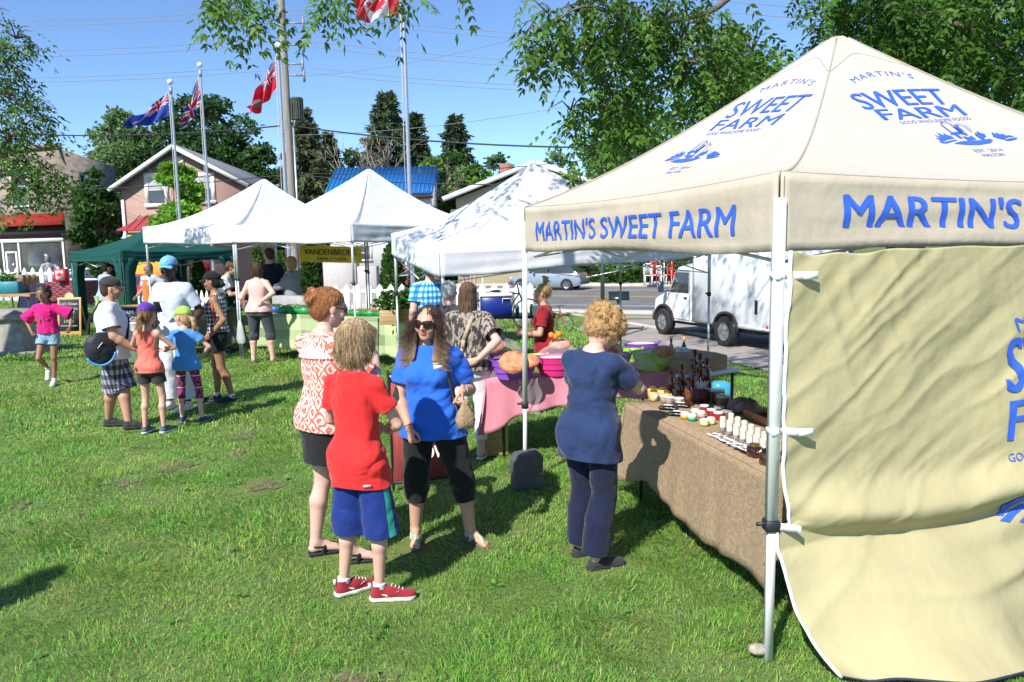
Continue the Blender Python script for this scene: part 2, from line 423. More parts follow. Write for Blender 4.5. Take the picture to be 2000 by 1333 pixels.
def shoe_vq(res,kind):
    key=('s',res,kind)
    if key in _cache: return _cache[key]
    s=SD((-.06,-.09,-.02),(.06,.21,.13),res)
    s.cone((0,-.04,.038),(0,.05,.05),.036,.038,0); s.cone((0,.05,.048),(.004,.135,.03),.038,.036,.02,flat=((0,0,1),.85)); s.ell((.003,.165,.028),(.036,.032,.024),.02)
    if kind!='flat': s.cone((0,-.02,.05),(0,-.025,.10),.038,.040,.015,cutb=True)
    sl,X,Y,Z=s._reg((-1,-1,-1),(1,1,1),0); s.F=np.maximum(s.F,.018-Z)
    V,Q=s.mesh(1); 
    t=SD((-.06,-.1,-.02),(.06,.22,.05),res)
    t.cone((0,-.043,.02),(0,.05,.02),.040,.040,0); t.cone((0,.05,.02),(.005,.155,.02),.040,.042,.02)
    t.F=np.maximum(t.F,np.abs(t.ax[2][None,None,:]-.012)-.0125)
    W=t.mesh(1); _cache[key]=((V,Q),W); return _cache[key]
def xf(VQ,M,o=(0,0,0),sc=1.): return (VQ[0]*sc)@np.asarray(M).T+np.asarray(o,float), VQ[1]
def wrinkle(VQ,amp,fr=9.,seed=0,st=(1,1,.55),ridge=True,caps=True):
    V,Q=VQ; N=vnormals(V,Q); P=V*np.array(st)*fr+seed*13.1; wv=np.stack([vnoise(V*3.+seed),vnoise(V*3.+seed+9),vnoise(V*3+seed+20)],1)
    a=vnoise(P+wv*1.5,seed); b=vnoise(P*2.1+wv*2,seed+5)
    d=((1-np.abs(a)*2.4)*.75+(1-np.abs(b)*2.2)*.4)*(.45+.8*np.clip(vnoise(V*4.3+seed*3)+.5,0,1)) if ridge else a+.4*b
    return V+N*(d*amp)[:,None],Q
def strands(VQ,n,L,w,flow,seed=0,seg=4,lift=.003,jit=.35,keep=None,wave=0.):
    """thin hair ribbons lying along a surface"""
    V,Q=VQ; N=vnormals(V,Q); r=np.random.default_rng(seed); qi=r.integers(0,len(Q),n); P=V[Q[qi,0]]; Nn=N[Q[qi,0]]
    if keep is not None: m=keep(P); P=P[m];Nn=Nn[m]
    n=len(P); W=r.uniform(.6,1.3,n)*w; Ls=r.uniform(.5,1.2,n)*L; pts=[];ws=[]; p=P+Nn*(r.uniform(0,1,n)*lift)[:,None]
    J=r.normal(0,jit,(n,3)); ph=r.uniform(0,6.28,n)
    for k in range(seg+1):
        pts.append(p.copy()); fl=flow(p)+J; nn=Nn; fl=fl-nn*(np.sum(fl*nn,1)*.85)[:,None]; fl/=np.linalg.norm(fl,axis=1)[:,None]+1e-9
        if wave: fl=fl+np.cross(fl,nn)*(np.sin(ph+k*1.9)*wave)[:,None]
        ws.append(np.cross(fl,nn)); p=p+fl*(Ls/seg)[:,None]; 
    A=[];
    for k in range(seg+1):
        t=W*(1-.75*k/seg); side=ws[k]/(np.linalg.norm(ws[k],axis=1)[:,None]+1e-9); A+= [pts[k]-side*t[:,None],pts[k]+side*t[:,None]]
    A=np.stack(A,1).reshape(-1,3); m=2*(seg+1); b=np.arange(n)[:,None]*m
    Qs=np.concatenate([b+np.array([2*k,2*k+1,2*k+3,2*k+2]) for k in range(seg)])
    return A,Qs
TST={'m':[(-.12,.13,.10,0),(-.05,.162,.118,-.005),(.02,.162,.115,-.005),(.12,.15,.105,0),(.22,.148,.104,.005),(.32,.163,.114,.005),(.39,.162,.108,0),(.445,.128,.085,-.005),(.49,.09,.068,-.01),(.53,.055,.055,-.01)],
     'f':[(-.12,.135,.10,0),(-.05,.174,.122,-.005),(.02,.165,.115,-.005),(.12,.132,.098,0),(.20,.130,.096,.003),(.30,.142,.104,.005),(.38,.144,.098,0),(.435,.115,.08,-.005),(.485,.08,.062,-.01),(.53,.048,.05,-.01)],
     'c':[(-.12,.12,.095,0),(-.05,.148,.108,-.003),(.02,.145,.102,0),(.12,.132,.095,0),(.22,.130,.094,0),(.32,.142,.10,0),(.39,.142,.094,0),(.44,.112,.078,-.005),(.485,.08,.06,-.01),(.53,.05,.052,-.01)]}
def tor(sex,fat,off=0.,lo=-.12,hi=.53,flare=0.,rxk=1.):
    out=[]; T=np.array(TST[sex]); ts=sorted(set([lo,hi]+[t for t in T[:,0] if lo<t<hi]))
    for t in ts:
        rx,ry,cy=[float(np.interp(t,T[:,0],T[:,i])) for i in(1,2,3)]
        b=math.exp(-((t-.13)/.17)**2)*fat; hp=math.exp(-((t+.02)/.14)**2)*fat; ch=math.exp(-((t-.36)/.12)**2)*fat
        rx*=1+.30*b+.16*hp+.20*ch; ry*=1+.62*b+.2*hp+.28*ch; cy+=.028*b
        if t<.0: 
            f=float(np.interp(-t,[0,.12],[0,1])); rx0,ry0=[float(np.interp(.0,T[:,0],T[:,i])) for i in(1,2)]
            if off: rx=max(rx,rx0*(1+.3*fat)*1.02); ry=max(ry,ry0*(1+.4*fat)*1.0)
        g=off+flare*max(0,(.25-t))
        out.append((t,(rx+g)*rxk,ry+g,cy))
    return out
class Sk: pass
def skel(sp):
    k=Sk(); sex=sp.get('sex','m'); k.sex=sex; k.fat=sp.get('fat',0.); px,py,pz=sp.get('pel',(0,0,0)); k.P=V3(px,py,.93+pz)
    lf,ls=sp.get('lean',(0,0)); k.N=k.P+V3(ls,lf,math.sqrt(.25-lf*lf-ls*ls)); tw=R(sp.get('twist',0)); 
    up=(k.N-k.P)/.5; k.up=up; w={'m':.178,'f':.155,'c':.150}[sex]*(1+.12*k.fat); Rz=rotm(0,0,tw); k.tw=Rz
    k.sh={q:k.N+Rz@V3(q*w*.95,-.008,0)-up*.074+V3(0,0,q*sp.get('shr',0)) for q in(1,-1)}
    hy,hp,hr=[R(a) for a in sp.get('head',(0,0,0))]; k.HM=rotm(0,0,hy)@rotm(-hp,0,0)@rotm(0,hr,0)
    k.Nt=k.N+up*.055+V3(0,.012,.012); k.hs=sp.get('hs',1.0); k.HC=k.Nt+k.HM@V3(0,.022,.095*k.hs)
    k.hip={q:k.P+V3(q*.088*(1+.15*k.fat),0,-.03) for q in(1,-1)}
    k.ank={};k.kn={};k.foot={}
    for q,n in((1,'R'),(-1,'L')):
        f=sp.get('feet',{}).get(n,(q*.10,0,-q*8)); f=tuple(f)+(0,)*(5-len(f)); x,y,yw,z,pt=f
        FM=rotm(0,0,R(yw))@rotm(R(pt),0,0); o=V3(x,y,z); a=o+FM@V3(0,-.02,.085); k.foot[q]=(FM,o); kd=FM@V3(0,1,.0)+V3(q*.12,0,0)
        D_=np.linalg.norm(a-k.hip[q]); l_=(.425,.415) if D_<.76 else (D_*.5085,D_*.4945); k.kn[q],k.ank[q]=ik(k.hip[q],a,l_[0],l_[1],kd)
    k.el={};k.wr={};k.hd={}
    for q,n in((1,'R'),(-1,'L')):
        a=sp.get('arms',{}).get(n,{}); w_=a.get('w'); s=k.sh[q]
        w_=s+V3(q*.06,.05,-.50) if w_ is None else V3(*w_)
        k.el[q],k.wr[q]=ik(s,w_,.285,.25,a.get('e',(q*.3,-1,-.2))); fd=(k.wr[q]-k.el[q])/.25
        f=V3(*a['f']) if 'f' in a else fd; n_=V3(*a.get('n',(-q,.1,0))); f=f/np.linalg.norm(f); n_=n_-f*(n_@f); n_/=np.linalg.norm(n_)+1e-9
        x=np.cross(n_,f); k.hd[q]=(np.stack([x,n_,f],1),a.get('curl',.35),a.get('spread',0.),a.get('point',False))
    return k
def torso(s,k,off=0.,lo=-.12,hi=.53,flare=0.,cutlo=False,cuthi=False,rxk=1.,bust=True):
    s.loft(k.P,k.N,tor(k.sex,k.fat,off,lo,hi,flare,rxk),0 if lo>-.3 else .02,e=2.25,cutlo=cutlo,cuthi=cuthi)
    if bust and k.sex=='f':
        T=tor(k.sex,k.fat); ry=np.interp(.31,[t[0] for t in T],[t[2] for t in T])
        for q in(1,-1): s.ell(k.P+k.up*.305+V3(q*.068,ry-.018,0),V3(.062,.055,.06)+off,.03)
    if lo<0 and off==0:
        for q in(1,-1): s.ell(k.P+V3(q*.075,-.06*(1+.3*k.fat),-.035),V3(.085,.07,.085)*(1+.15*k.fat)+off*.7,.035,) if -.12>=lo else None
def limbs(s,k,res,arms=True,legs=True):
    g=1+.28*k.fat; m={'m':1.,'f':.9,'c':.80}[k.sex]*g
    for q in(1,-1):
        if arms:
            s.cone(k.N-k.up*.03,k.sh[q],.05*m,.05*m,.03); s.cone(k.sh[q],k.el[q],.051*m,.039*m,.03)
            mid=k.el[q]*.72+k.wr[q]*.28; s.cone(k.el[q],mid,.038*m,.041*m,.015); s.cone(mid,k.wr[q],.041*m,.026*(m*.6+.4),.015)
        if legs:
            t={'m':.086,'f':.092,'c':.074}[k.sex]*g; c={'m':1.,'f':.98,'c':.84}[k.sex]*(1+.2*k.fat)
            hp,kn,an=k.hip[q],k.kn[q],k.ank[q]; s.cone(hp,kn,t,.054*c,.04); d=(an-kn); bk=np.cross(np.cross(d,(0,1.,0)),d); bk=-np.array([0,1.,0])
            mid=kn+d*.32+bk*.018; s.cone(kn,mid,.050*c,.055*c,.02); s.cone(mid,an,.055*c,.034*c,.02)
def cap_part(root,hs,HC,HM,m,m2=None,logo=None,hk=1.,back=False):
    M=HM@(rotm(0,0,PI) if back else np.eye(3)); s=SD((-.13,-.15,-.02),(.13,.22,.16),.006)
    s.ell((0,-.018,.052),(.092,.113,.092),0); s.F=np.maximum(s.F,.045-s.ax[2][None,None,:]); V,Q=s.mesh(1); c=qmesh('cap',xf((V,Q),M,HC,hs),m,root)
    b=MB(); b.grid(lambda u,v:(lambda a,r:( math.sin(a)*r*.082, .06+ (math.cos(a)*.5+.5)*0+ v*.085*math.cos(a*.75)**.7, .05-.022*v-.028*(math.sin(a))**2))((u-.5)*2.5,.95+.05*v),12,5)
    V=(np.concatenate(b.v)*hs)@M.T+HC; b2=MB(); b2.add(V,b.f); b2.build('brim',m2 or m,c,smooth=True,solid=.004)
    bt=MB(); bt.ball(HC+M@V3(0,-.018,.145)*hs,.008*hs,8,5); bt.build('button',m2 or m,c,smooth=True)
    if logo:
        l=MB(); put_text(l,logo[0],lambda x,y: HC+M@(V3(math.sin(x/.1)*.094,-.018+math.cos(x/.1)*.113,.075+y)*hs),.03,.045,cut=.2,bold=.02); l.build('cap_badge',logo[1],c)
    return c
def hair_part(root,k,hd,seed=0):
    st=hd['style']; res=hd.get('res',.007); m=hd['mat']; th=hd.get('th',0.); s=SD((-.2,-.26,-.5),(.2,.16,.26),res); ln=hd.get('len',.2)
    s.ell((0,-.024,.036),(.083+th,.103+th,.090+th),0)
    if st in('short','mop','bob','bun','pony','curly','long','afro'):
        s.ell((0,-.055,-.02),(.074+th,.066+th,.075),.02)
    if st=='mop': s.ell((0,-.03,-.03),(.088+th,.088+th,.078),.02); s.ell((0,-.062,-.075),(.058,.045,.055),.02)
    if st=='bob': s.loft((0,-.03,0),(0,-.03,-1),[(0,.088+th,.085+th,0),(.08,.095+th,.088,0),(ln,.085,.075,0)],.02)
    if st=='long':
        s.loft((0,-.035,.02),(0,-.065,-1),[(0,.088+th,.085,0),(.1,.092+th,.07,0),(.18,.098+th,.058,-.012),(ln,.085,.035,-.03),(ln+.05,.05,.02,-.03)],.03)
        if hd.get('front'):
            for q in(1,-1): s.cone((q*.078,.02,.02),(q*.088,.035,-.10),.028,.034,.02,flat=((0,1,0),.7)); s.cone((q*.088,.035,-.10),(q*.082,.085,-.22),.034,.022,.02,flat=((0,1,0),.6))
    # carve the face
    s.ell((0,.115,-.04),(.068,.085,.092),.012,op='d'); s.ell((0,.10,-.1),(.085,.09,.08),.012,op='d')
    if st!='long' and st!='mop' and st!='bob' and st!='curly': 
        for q in(1,-1): s.ell((q*.085,.005,-.02),(.03,.03,.04),.008,op='d')
    if st=='long' and hd.get('front'):
        for q in(1,-1): s.cone((q*.078,.04,.0),(q*.090,.045,-.10),.022,.030,.015,flat=((0,1,0),.7)); s.cone((q*.090,.045,-.10),(q*.088,.09,-ln),.030,.016,.02,flat=((0,1,0),.6))
    if st=='mop' : s.ell((0,.062,.075),(.06,.035,.03),.02)
    if st=='bun':
        r=random.Random(3)
        for i in range(hd.get('nb',9)):
            a=i*2.4; bz=hd.get('bz',.02); s.ell((math.cos(a)*.028,-.125+.02*math.sin(i),bz+math.sin(a)*.035),(.028,.026,.026),.008)
    if st=='topbun':
        for i in range(7): a=i*2.4; s.ell((math.cos(a)*.022,-.05+math.sin(a)*.02,.135+.012*i),(.026,.024,.02),.008)
    if st=='pony':
        y0=hd.get('py',-.12); z0=hd.get('pz',.0); P=[V3(0,y0,z0),V3(.005,y0-.05,z0-.03),V3(.01,y0-.055,z0-ln*.5),V3(.02,y0-.03,z0-ln)]
        for i,(a,b) in enumerate(((.018,.032),(.032,.034),(.034,.012))): s.cone(P[i],P[i+1],a,b,.015,flat=((0,1,0),.7))
    if st=='afro': s.ell((0,-.15,.0),(.085,.07,.085),.03)
    if st=='curly':
        r=random.Random(5)
        for i in range(210):
            d=V3(r.gauss(0,1),r.gauss(0,1),r.gauss(0.1,1)); d/=np.linalg.norm(d)
            if d[1]>.45 and d[2]<.15: continue
            p=V3(0,-.028,.028)+d*V3(.097,.115,.10); rr=r.uniform(.012,.021); s.ell(p,(rr,rr,rr*r.uniform(.6,1)),.005)
    V,Q=s.mesh(1); N=vnormals(V,Q); am=hd.get('amp',.004)
    if st in('curly','afro'): V=V+N*(vnoise(V*70,seed)*am*1.2+vnoise(V*150,seed+1)*am*.6)[:,None]
    else:
        an=np.arctan2(V[:,0],V[:,1]+.03); A=np.stack([an*14,V[:,2]*12+an*2,V[:,1]*8],1); A2=np.stack([an*34,V[:,2]*16,V[:,1]*12],1)
        V=V+N*((1-2*np.abs(vnoise(A,seed)))*am+vnoise(A2,seed+3)*am*.5)[:,None]
    VQ=(V,Q)
    L=[VQ]
    if hd.get('ns'):
        down=lambda p: np.stack([p[:,0]*2.,(p[:,1]+.02)*2.-.4*(st in('bun','pony','topbun')),-.8+np.clip(p[:,2],0,.1)*3-.0*p[:,2]],1)
        if st=='long': down=lambda p: np.stack([p[:,0]*2.+np.sign(p[:,0])*2.2*(p[:,1]>.035),(p[:,1]+.02)*2.*(p[:,1]<.035),-.8+np.clip(p[:,2],0,.1)*3],1)
        if st=='bun' : down=lambda p: (np.array([0,-.13,.03])-p)*5+np.array([0,0,0])
        L.append(strands(VQ,hd['ns'],hd.get('sl',.05),hd.get('sw',.0011),down,seed,jit=hd.get('jit',.15),wave=hd.get('wave',0.),lift=hd.get('lift',.003),keep=(lambda P:~((P[:,1]>.062)&(P[:,2]<.10)&(np.abs(P[:,0])<.062))) if st=='long' else None))
    VQ=join_vq(L) if len(L)>1 else VQ
    return qmesh('hair',xf(VQ,k.HM,k.HC,k.hs),m,root)
def haircol(name,c,tip=None,spec=.4):
    m=mat(name,c,rough=.45,var=.45,scale=30,stretch=(6,6,.6),bump=.5,bscale=90,spec=spec)
    if tip is not None:
        N,L,b=nodes(m); tc=N.new('ShaderNodeTexCoord'); sx=N.new('ShaderNodeSeparateXYZ'); L.new(tc.outputs['Object'],sx.inputs[0]); mr=N.new('ShaderNodeMapRange'); L.new(sx.outputs[2],mr.inputs[0])
        mr.inputs[1].default_value=tip[1]; mr.inputs[2].default_value=tip[2]; mr.inputs[3].default_value=1; mr.inputs[4].default_value=0
        mx=N.new('ShaderNodeMix'); mx.data_type='RGBA'; L.new(mr.outputs[0],mx.inputs[0]); L.new(b.inputs['Base Color'].links[0].from_socket,mx.inputs[6]); mx.inputs[7].default_value=(*tip[0],1); L.new(mx.outputs[2],b.inputs['Base Color'])
    return m
SKINM=None
def person(label,xy,yaw,H,**sp):
    global SKINM
    if SKINM is None:
        SKINM=mat('skin',(.8,.8,.8),rough=.5,var=.13,scale=14,bump=.12,bscale=140,vcol=True,spec=.35)
        N,L,b=nodes(SKINM); b.inputs['Subsurface Weight'].default_value=.12; b.inputs['Subsurface Radius'].default_value=(.3,.12,.06); b.inputs['Subsurface Scale'].default_value=.03
    root=empty('person',(xy[0],xy[1],sp.get('z',0.)),R(yaw),label,'person',sp.get('group'),sc=H/1.70)
    k=skel(sp); res=sp.get('res',.009); sm=sp.get('fres',.0055); skin=V3(*sp['skin'])
    A=[k.P,k.N,k.HC]+[d[q] for d in(k.sh,k.el,k.wr,k.kn,k.ank) for q in(1,-1)]; lo=np.min(A,0)-.22; hi=np.max(A,0)+.22; lo[2]=-.02
    s=SD(lo,hi,res); torso(s,k); limbs(s,k,res); s.cone(k.N-k.up*.04,k.Nt+k.HM@V3(0,.004,.05),.058 if k.sex=='m' else .05,.05 if k.sex=='m' else .046,.03)
    shoes=sp.get('shoes')
    for q in(1,-1):
        FM,o=k.foot[q]
        if shoes is None or shoes.get('kind')=='sandal':
            W=lambda x,y,z:o+FM@V3(x,y,z)
            s.cone(k.ank[q],W(0,-.035,.045),.032,.030,.02); s.cone(W(0,-.035,.045),W(q*-.004,.10,.035),.028,.032,.02,flat=((0,0,1),.75)); s.cone(k.ank[q],W(0,.09,.04),.03,.024,.02)
            for t,(dx,dy,r) in enumerate(((-.024,.185,.012),(-.006,.182,.0095),(.009,.174,.009),(.021,.163,.0085),(.031,.150,.008))): s.cone(W(q*dx*.8,.11,.028),W(q*dx,dy-.012,.020),r*1.3,r,.006)
        else: s.cone(k.ank[q],o+FM@V3(0,-.02,.06),.033,.03,.01)
    L=[s.mesh(1)]; nb=len(L[0][0]); col=[np.tile(skin,(nb,1))]
    hv=head_vq(sm,k.sex,1.0+.12*k.fat); V=hv[0]; c=np.tile(skin,(len(V),1)); ax=np.abs(V[:,0])
    def paint(mask,cc,a=1.): c[mask]=c[mask]*(1-a)+V3(*cc)*a
    lip=(V[:,1]>.082)&(((V[:,0]/.024)**2+((V[:,2]+.055)/.0115)**2)<1); paint(lip,skin*V3(.85,.5,.5) if k.sex=='m' or k.sex=='c' else V3(.5,.12,.12)*.6+skin*V3(.4,.15,.15),.8)
    hm=sp.get('hair'); bc=V3(*sp.get('brow',(.09,.05,.03)))
    brow=(V[:,1]>.055)&(((ax-.034)/.022)**2+((V[:,2]-.031+(ax-.034)**2*8)/.0055)**2<1); paint(brow,bc,.75)
    eye=(V[:,1]>.07)&(((ax-.031)/.0135)**2+((V[:,2]-.0095)/.0062)**2<1); paint(eye,(.6,.58,.55)); iris=(V[:,1]>.07)&((ax-.031)**2+(V[:,2]-.0095)**2<.0058**2); paint(iris,(.05,.03,.02))
    ck=(V[:,1]>.04)&(((ax-.043)/.026)**2+((V[:,2]+.022)/.022)**2<1); paint(ck,skin*V3(1.05,.8,.78),.4); 
    if sp.get('stubble') is not None: bd=(V[:,1]>.01)&(V[:,2]<-.035)&~lip; paint(bd,sp['stubble'],sp.get('sta',.6))
    L.append(xf(hv,k.HM,k.HC,k.hs)); col.append(c)
    for q in(1,-1):
        M,cu,spd,pt=k.hd[q]; h=hand_vq(sm,cu,q,spd,pt); hz=.88 if k.sex!='m' else 1.; L.append(xf(h,M,k.wr[q]-M[:,2]*.0,hz)); cc=np.tile(skin*V3(1.0,.93,.9),(len(h[0]),1)); col.append(cc)
    qmesh('body',join_vq(L),SKINM,root,col=np.clip(np.concatenate(col),0,1))
    # --- clothes
    t=sp.get('top')
    if t:
        s=SD(lo,hi,t.get('res',res)); off=t.get('off',.014); hem=t.get('hem',-.10); sl=t.get('sl',.55); g=1+.28*k.fat; m={'m':1.,'f':.92,'c':.82}[k.sex]*g
        if sl==0:
            torso(s,k,off,hem-.04,t.get('hi',.475),t.get('flare',0),rxk=t.get('rxk',.96))
            for q in(1,-1):
                a=k.N+(k.sh[q]-k.N)*.45; s.cone(a+k.up*.005,a+(k.sh[q]-k.N)*t.get('strap',.25),.046*m,.045*m,.03)
        else:
            torso(s,k,off,hem-.04,t.get('hi',.50),t.get('flare',0))
            for q in(1,-1):
                s.cone(k.N-k.up*.035,k.sh[q],.052*m+off*.6,.054*m+off,.03)
                so=t.get('slo',.016)
                if sl<=1: e=k.sh[q]+(k.el[q]-k.sh[q])*sl; s.cone(k.sh[q],e,.054*m+off,(.051-.012*sl)*m+off+so,.022,cutb=True)
                else:
                    s.cone(k.sh[q],k.el[q],.054*m+off,.043*m+off+so*.6,.022); e=k.el[q]+(k.wr[q]-k.el[q])*(sl-1); s.cone(k.el[q],e,.043*m+off+so*.6,(.043-.015*(sl-1))*m+off+so*.3,.012,cutb=True)
        if hem<-.04:
            for q in(1,-1): kd=(k.kn[q]-k.hip[q])/.425; s.cone(k.hip[q],k.hip[q]+kd*(-hem+.10),{'m':.090,'f':.091,'c':.084}[k.sex]*g+off*.8+.003,(.088 if k.sex=='f' else .096)*g+off*.8+.008,.05); s.ell(k.P+V3(q*.06,-.045*(1+.3*k.fat),-.03),V3(.09,.070,.09)*(1+.12*k.fat)+off*.7,.09)
        nn=-k.up; pc=k.P+k.up*hem; s.F=np.maximum(s.F,((s.ax[0][:,None,None]-pc[0])*nn[0]+(s.ax[1][None,:,None]-pc[1])*nn[1]+(s.ax[2][None,None,:]-pc[2])*nn[2]).astype(np.float32)); s.caps.append((pc,nn,.34))
        if t.get('cowl'): s.cone(k.N-k.up*.02+V3(0,-.03,0),k.N-k.up*.02+V3(0,.03,0),.09,.08,.02)
        if t.get('neck'): s.ell(k.N+k.up*.035+V3(0,.055,0),(.062,.06,.075),.008,op='d')
        VQ=s.mesh(1); VQ=wrinkle(VQ,t.get('wr',.009),t.get('fr',7.),sp.get('seed',1),st=t.get('wst',(1,1,.7)))
        o=qmesh(t.get('name','shirt'),VQ,t['mat'],root); 
        md=o.modifiers.new('s','SOLIDIFY'); md.thickness=.003; md.offset=1
        if 'fn' in t: t['fn'](o,k,root)
    b=sp.get('bot')
    if b:
        bl=lo.copy(); s=SD(bl,hi,b.get('res',res)); off=b.get('off',.010); ln=b.get('len',.45); top=b.get('topz',.0); g=1+.28*k.fat; tr={'m':.086,'f':.092,'c':.074}[k.sex]*g
        s.loft(k.P,k.N,[r for r in tor(k.sex,k.fat,off,-.12,top)],0,e=2.2,cuthi=True)
        for q in(1,-1): s.ell(k.P+V3(q*.075,-.06*(1+.3*k.fat),-.04),V3(.085,.07,.085)*(1+.15*k.fat)+off*.8,.035)
        if b.get('skirt'):
            wx=tor(k.sex,k.fat,off,-.05,.0)[0]; s.loft(k.P,k.P-V3(0,0,1),[(0,wx[1],wx[2],wx[3]),(.1,wx[1]*1.03,wx[2]*1.03,0),(ln,wx[1]*b.get('sk',.95),wx[2]*b.get('sky',1.05),0)],.03,cuthi=True,M=np.diag([1,1,1]))
        else:
            hr=b.get('hr',.09); kr=b.get('kr',.072)
            for q in(1,-1):
                hp,kn,an=k.hip[q],k.kn[q],k.ank[q]
                if ln<=1.2: e=hp+(kn-hp)*ln*.99+(an-kn)*max(0,ln-1)*.5; s.cone(hp,e,tr+off,hr,.035,cutb=True)
                else:
                    e=kn+(an-kn)*(ln-1); s.cone(hp,kn,tr+off,kr,.035); mid=kn+(e-kn)*.4+V3(0,-.012,0); s.cone(kn,mid,kr,(kr*.6+hr*.4)+.004,.015); s.cone(mid,e,(kr*.6+hr*.4)+.004,hr,.015,cutb=True)
        VQ=s.mesh(1); VQ=wrinkle(VQ,b.get('wr',.005),b.get('fr',8.),sp.get('seed',1)+3,st=b.get('wst',(1,1,.5)))
        o=qmesh(b.get('name','trousers'),VQ,b['mat'],root); md=o.modifiers.new('s','SOLIDIFY'); md.thickness=.003; md.offset=1
    if shoes:
        for q in(1,-1):
            FM,o=k.foot[q]; kd=shoes.get('kind','shoe'); mr=np.diag([q,1,1.])
            if kd=='sandal':
                b_=MB(); pr=[(-.03,-.07),(.03,-.07),(.036,0),(.04,.09),(.038,.15),(.015,.19),(-.02,.19),(-.04,.14),(-.036,.05)]
                b_.prism([(p[0]*-q,p[1]) for p in pr][::(-1 if q>0 else 1)],(0,0,.016),ux=(1,0,0),uy=(0,1,0)); V=np.concatenate(b_.v)@FM.T+o; sb=MB(); sb.add(V,b_.f)
                so=sb.build('sandal',shoes['sole'],root,bevel=.003)
                st=MB(); W=lambda x,y,z:o+FM@V3(x,y,z)
                st.tube([W(.038,.02,.016),W(.03,.03,.05),W(0,.045,.074),W(-.03,.03,.05),W(-.038,.02,.016)],[.012]*5,6); st.tube([W(.0,.045,.074),W(-.004*q,.10,.058),W(-.014*q,.15,.024)],[.011]*3,6)
                if shoes.get('heel',True): st.tube([W(.03,.03,.05),W(.036,-.03,.06),W(0,-.064,.062),W(-.036,-.03,.06),W(-.03,.03,.05)],[.006]*5,6)
                st.build('strap',shoes['mat'],so,smooth=True)
            else:
                U,Sl=shoe_vq(sp.get('sres',.006),kd); M=FM@mr; fl=lambda vq:(vq[0],vq[1][:,::-1]) if q<0 else vq
                sc=shoes.get('sc',1.0); U=(U[0]*sc,U[1]); Sl=(Sl[0]*sc,Sl[1])
                so=qmesh('shoe',fl(xf(U,M,o)),shoes['mat'],root); qmesh('sole',fl(xf(Sl,M,o)),shoes['sole'],so)
                if shoes.get('sock'):
                    sk=SD(k.ank[q]-.12,k.ank[q]+.12,.005); d=(k.kn[q]-k.ank[q]); d/=np.linalg.norm(d); sk.cone(k.ank[q]-d*.03,k.ank[q]+d*shoes.get('sockh',.035),.039,.041,0,cap=False,cutb=True); qmesh('sock',sk.mesh(1),shoes['sock'],root)
                if shoes.get('fn'): shoes['fn'](so,M,o,q)
    Mw=rotm(0,0,R(yaw))
    for q in(1,-1):
        FM,o=k.foot[q]
        for yy in(0.,.12): p_=Mw@(o+FM@V3(0,yy,0))*(H/1.70); FEET.append((xy[0]+p_[0],xy[1]+p_[1]))
    if hm: hair_part(root,k,hm,sp.get('seed',1))
    cp=sp.get('cap')
    if cp: cap_part(root,k.hs,k.HC,k.HM,cp['mat'],cp.get('mat2'),cp.get('logo'))
    gl=sp.get('glasses')
    if gl:
        b=MB(); W=lambda x,y,z:k.HC+k.HM@(V3(x,y,z)*k.hs); sz=gl.get('r',(.027,.019))
        for q in(1,-1):
            n=14; pts=[(math.cos(a)*sz[0]*(abs(math.cos(a))**-.15 if abs(math.cos(a))>.1 else 1),math.sin(a)*sz[1]) for a in [2*PI*i/n for i in range(n)]]
            ring=[W(q*.033+p[0],.104-.35*abs(p[0]+(q*.033))*.5-(abs(p[0]+q*.033)**2)*4,.006+p[1]) for p in pts]; cen=W(q*.033,.106-.35*.033*.5,.006)
            b.add([cen]+ring,[(0,1+i,1+(i+1)%n) for i in range(n)]); b.mi=1; b.tube(ring+[ring[0]],gl.get('w',.0025)*k.hs,5,False); b.mi=0
        b.mi=1; b.tube([W(-.008,.106,.012),W(0,.109,.014),W(.008,.106,.012)],.003*k.hs,5)
        for q in(1,-1): b.tube([W(q*.06,.083,.010),W(q*.074,.05,.010),W(q*.08,-.01,.008)],.003*k.hs,5)
        o=b.build('sunglasses' if gl.get('sun',True) else 'glasses',[gl['lens'],gl['frame']],root,smooth=True)
    if sp.get('fn'): sp['fn'](root,k)
    return root,k
# ---------- camera, sky, sun
cam=bpy.data.cameras.new('camera'); co=bpy.data.objects.new('camera',cam); COL.objects.link(co)
cam.sensor_width=36; cam.lens=27*.999; cam.clip_end=3000; cam.clip_start=.05
co.matrix_world=Matrix(((CR[0],CU[0],-CF[0],0),(CR[1],CU[1],-CF[1],0),(CR[2],CU[2],-CF[2],CH),(0,0,0,1))); S.camera=co
SUND=V3(-.5,-.866,0)*math.cos(R(43))+V3(0,0,math.sin(R(43)))
w=bpy.data.worlds.new('World'); S.world=w; w.use_nodes=True; N,L=w.node_tree.nodes,w.node_tree.links; bg=N['Background']
sk=N.new('ShaderNodeTexSky'); sk.sky_type='NISHITA'; sk.sun_disc=False; sk.sun_elevation=R(43); sk.sun_rotation=R(210); sk.altitude=1500; sk.air_density=.85; sk.dust_density=.0; sk.ozone_density=5.5
L.new(sk.outputs[0],bg.inputs[0]); bg.inputs[1].default_value=.135
l=bpy.data.lights.new('sun','SUN'); l.energy=4.6; l.angle=R(.55); l.color=(1,.955,.88); so=bpy.data.objects.new('sun',l); COL.objects.link(so)
so.rotation_euler=Vector(SUND).to_track_quat('Z','Y').to_euler(); so.location=(0,0,30)
S.view_settings.view_transform='Standard'; S.view_settings.look='None'; S.view_settings.exposure=.66
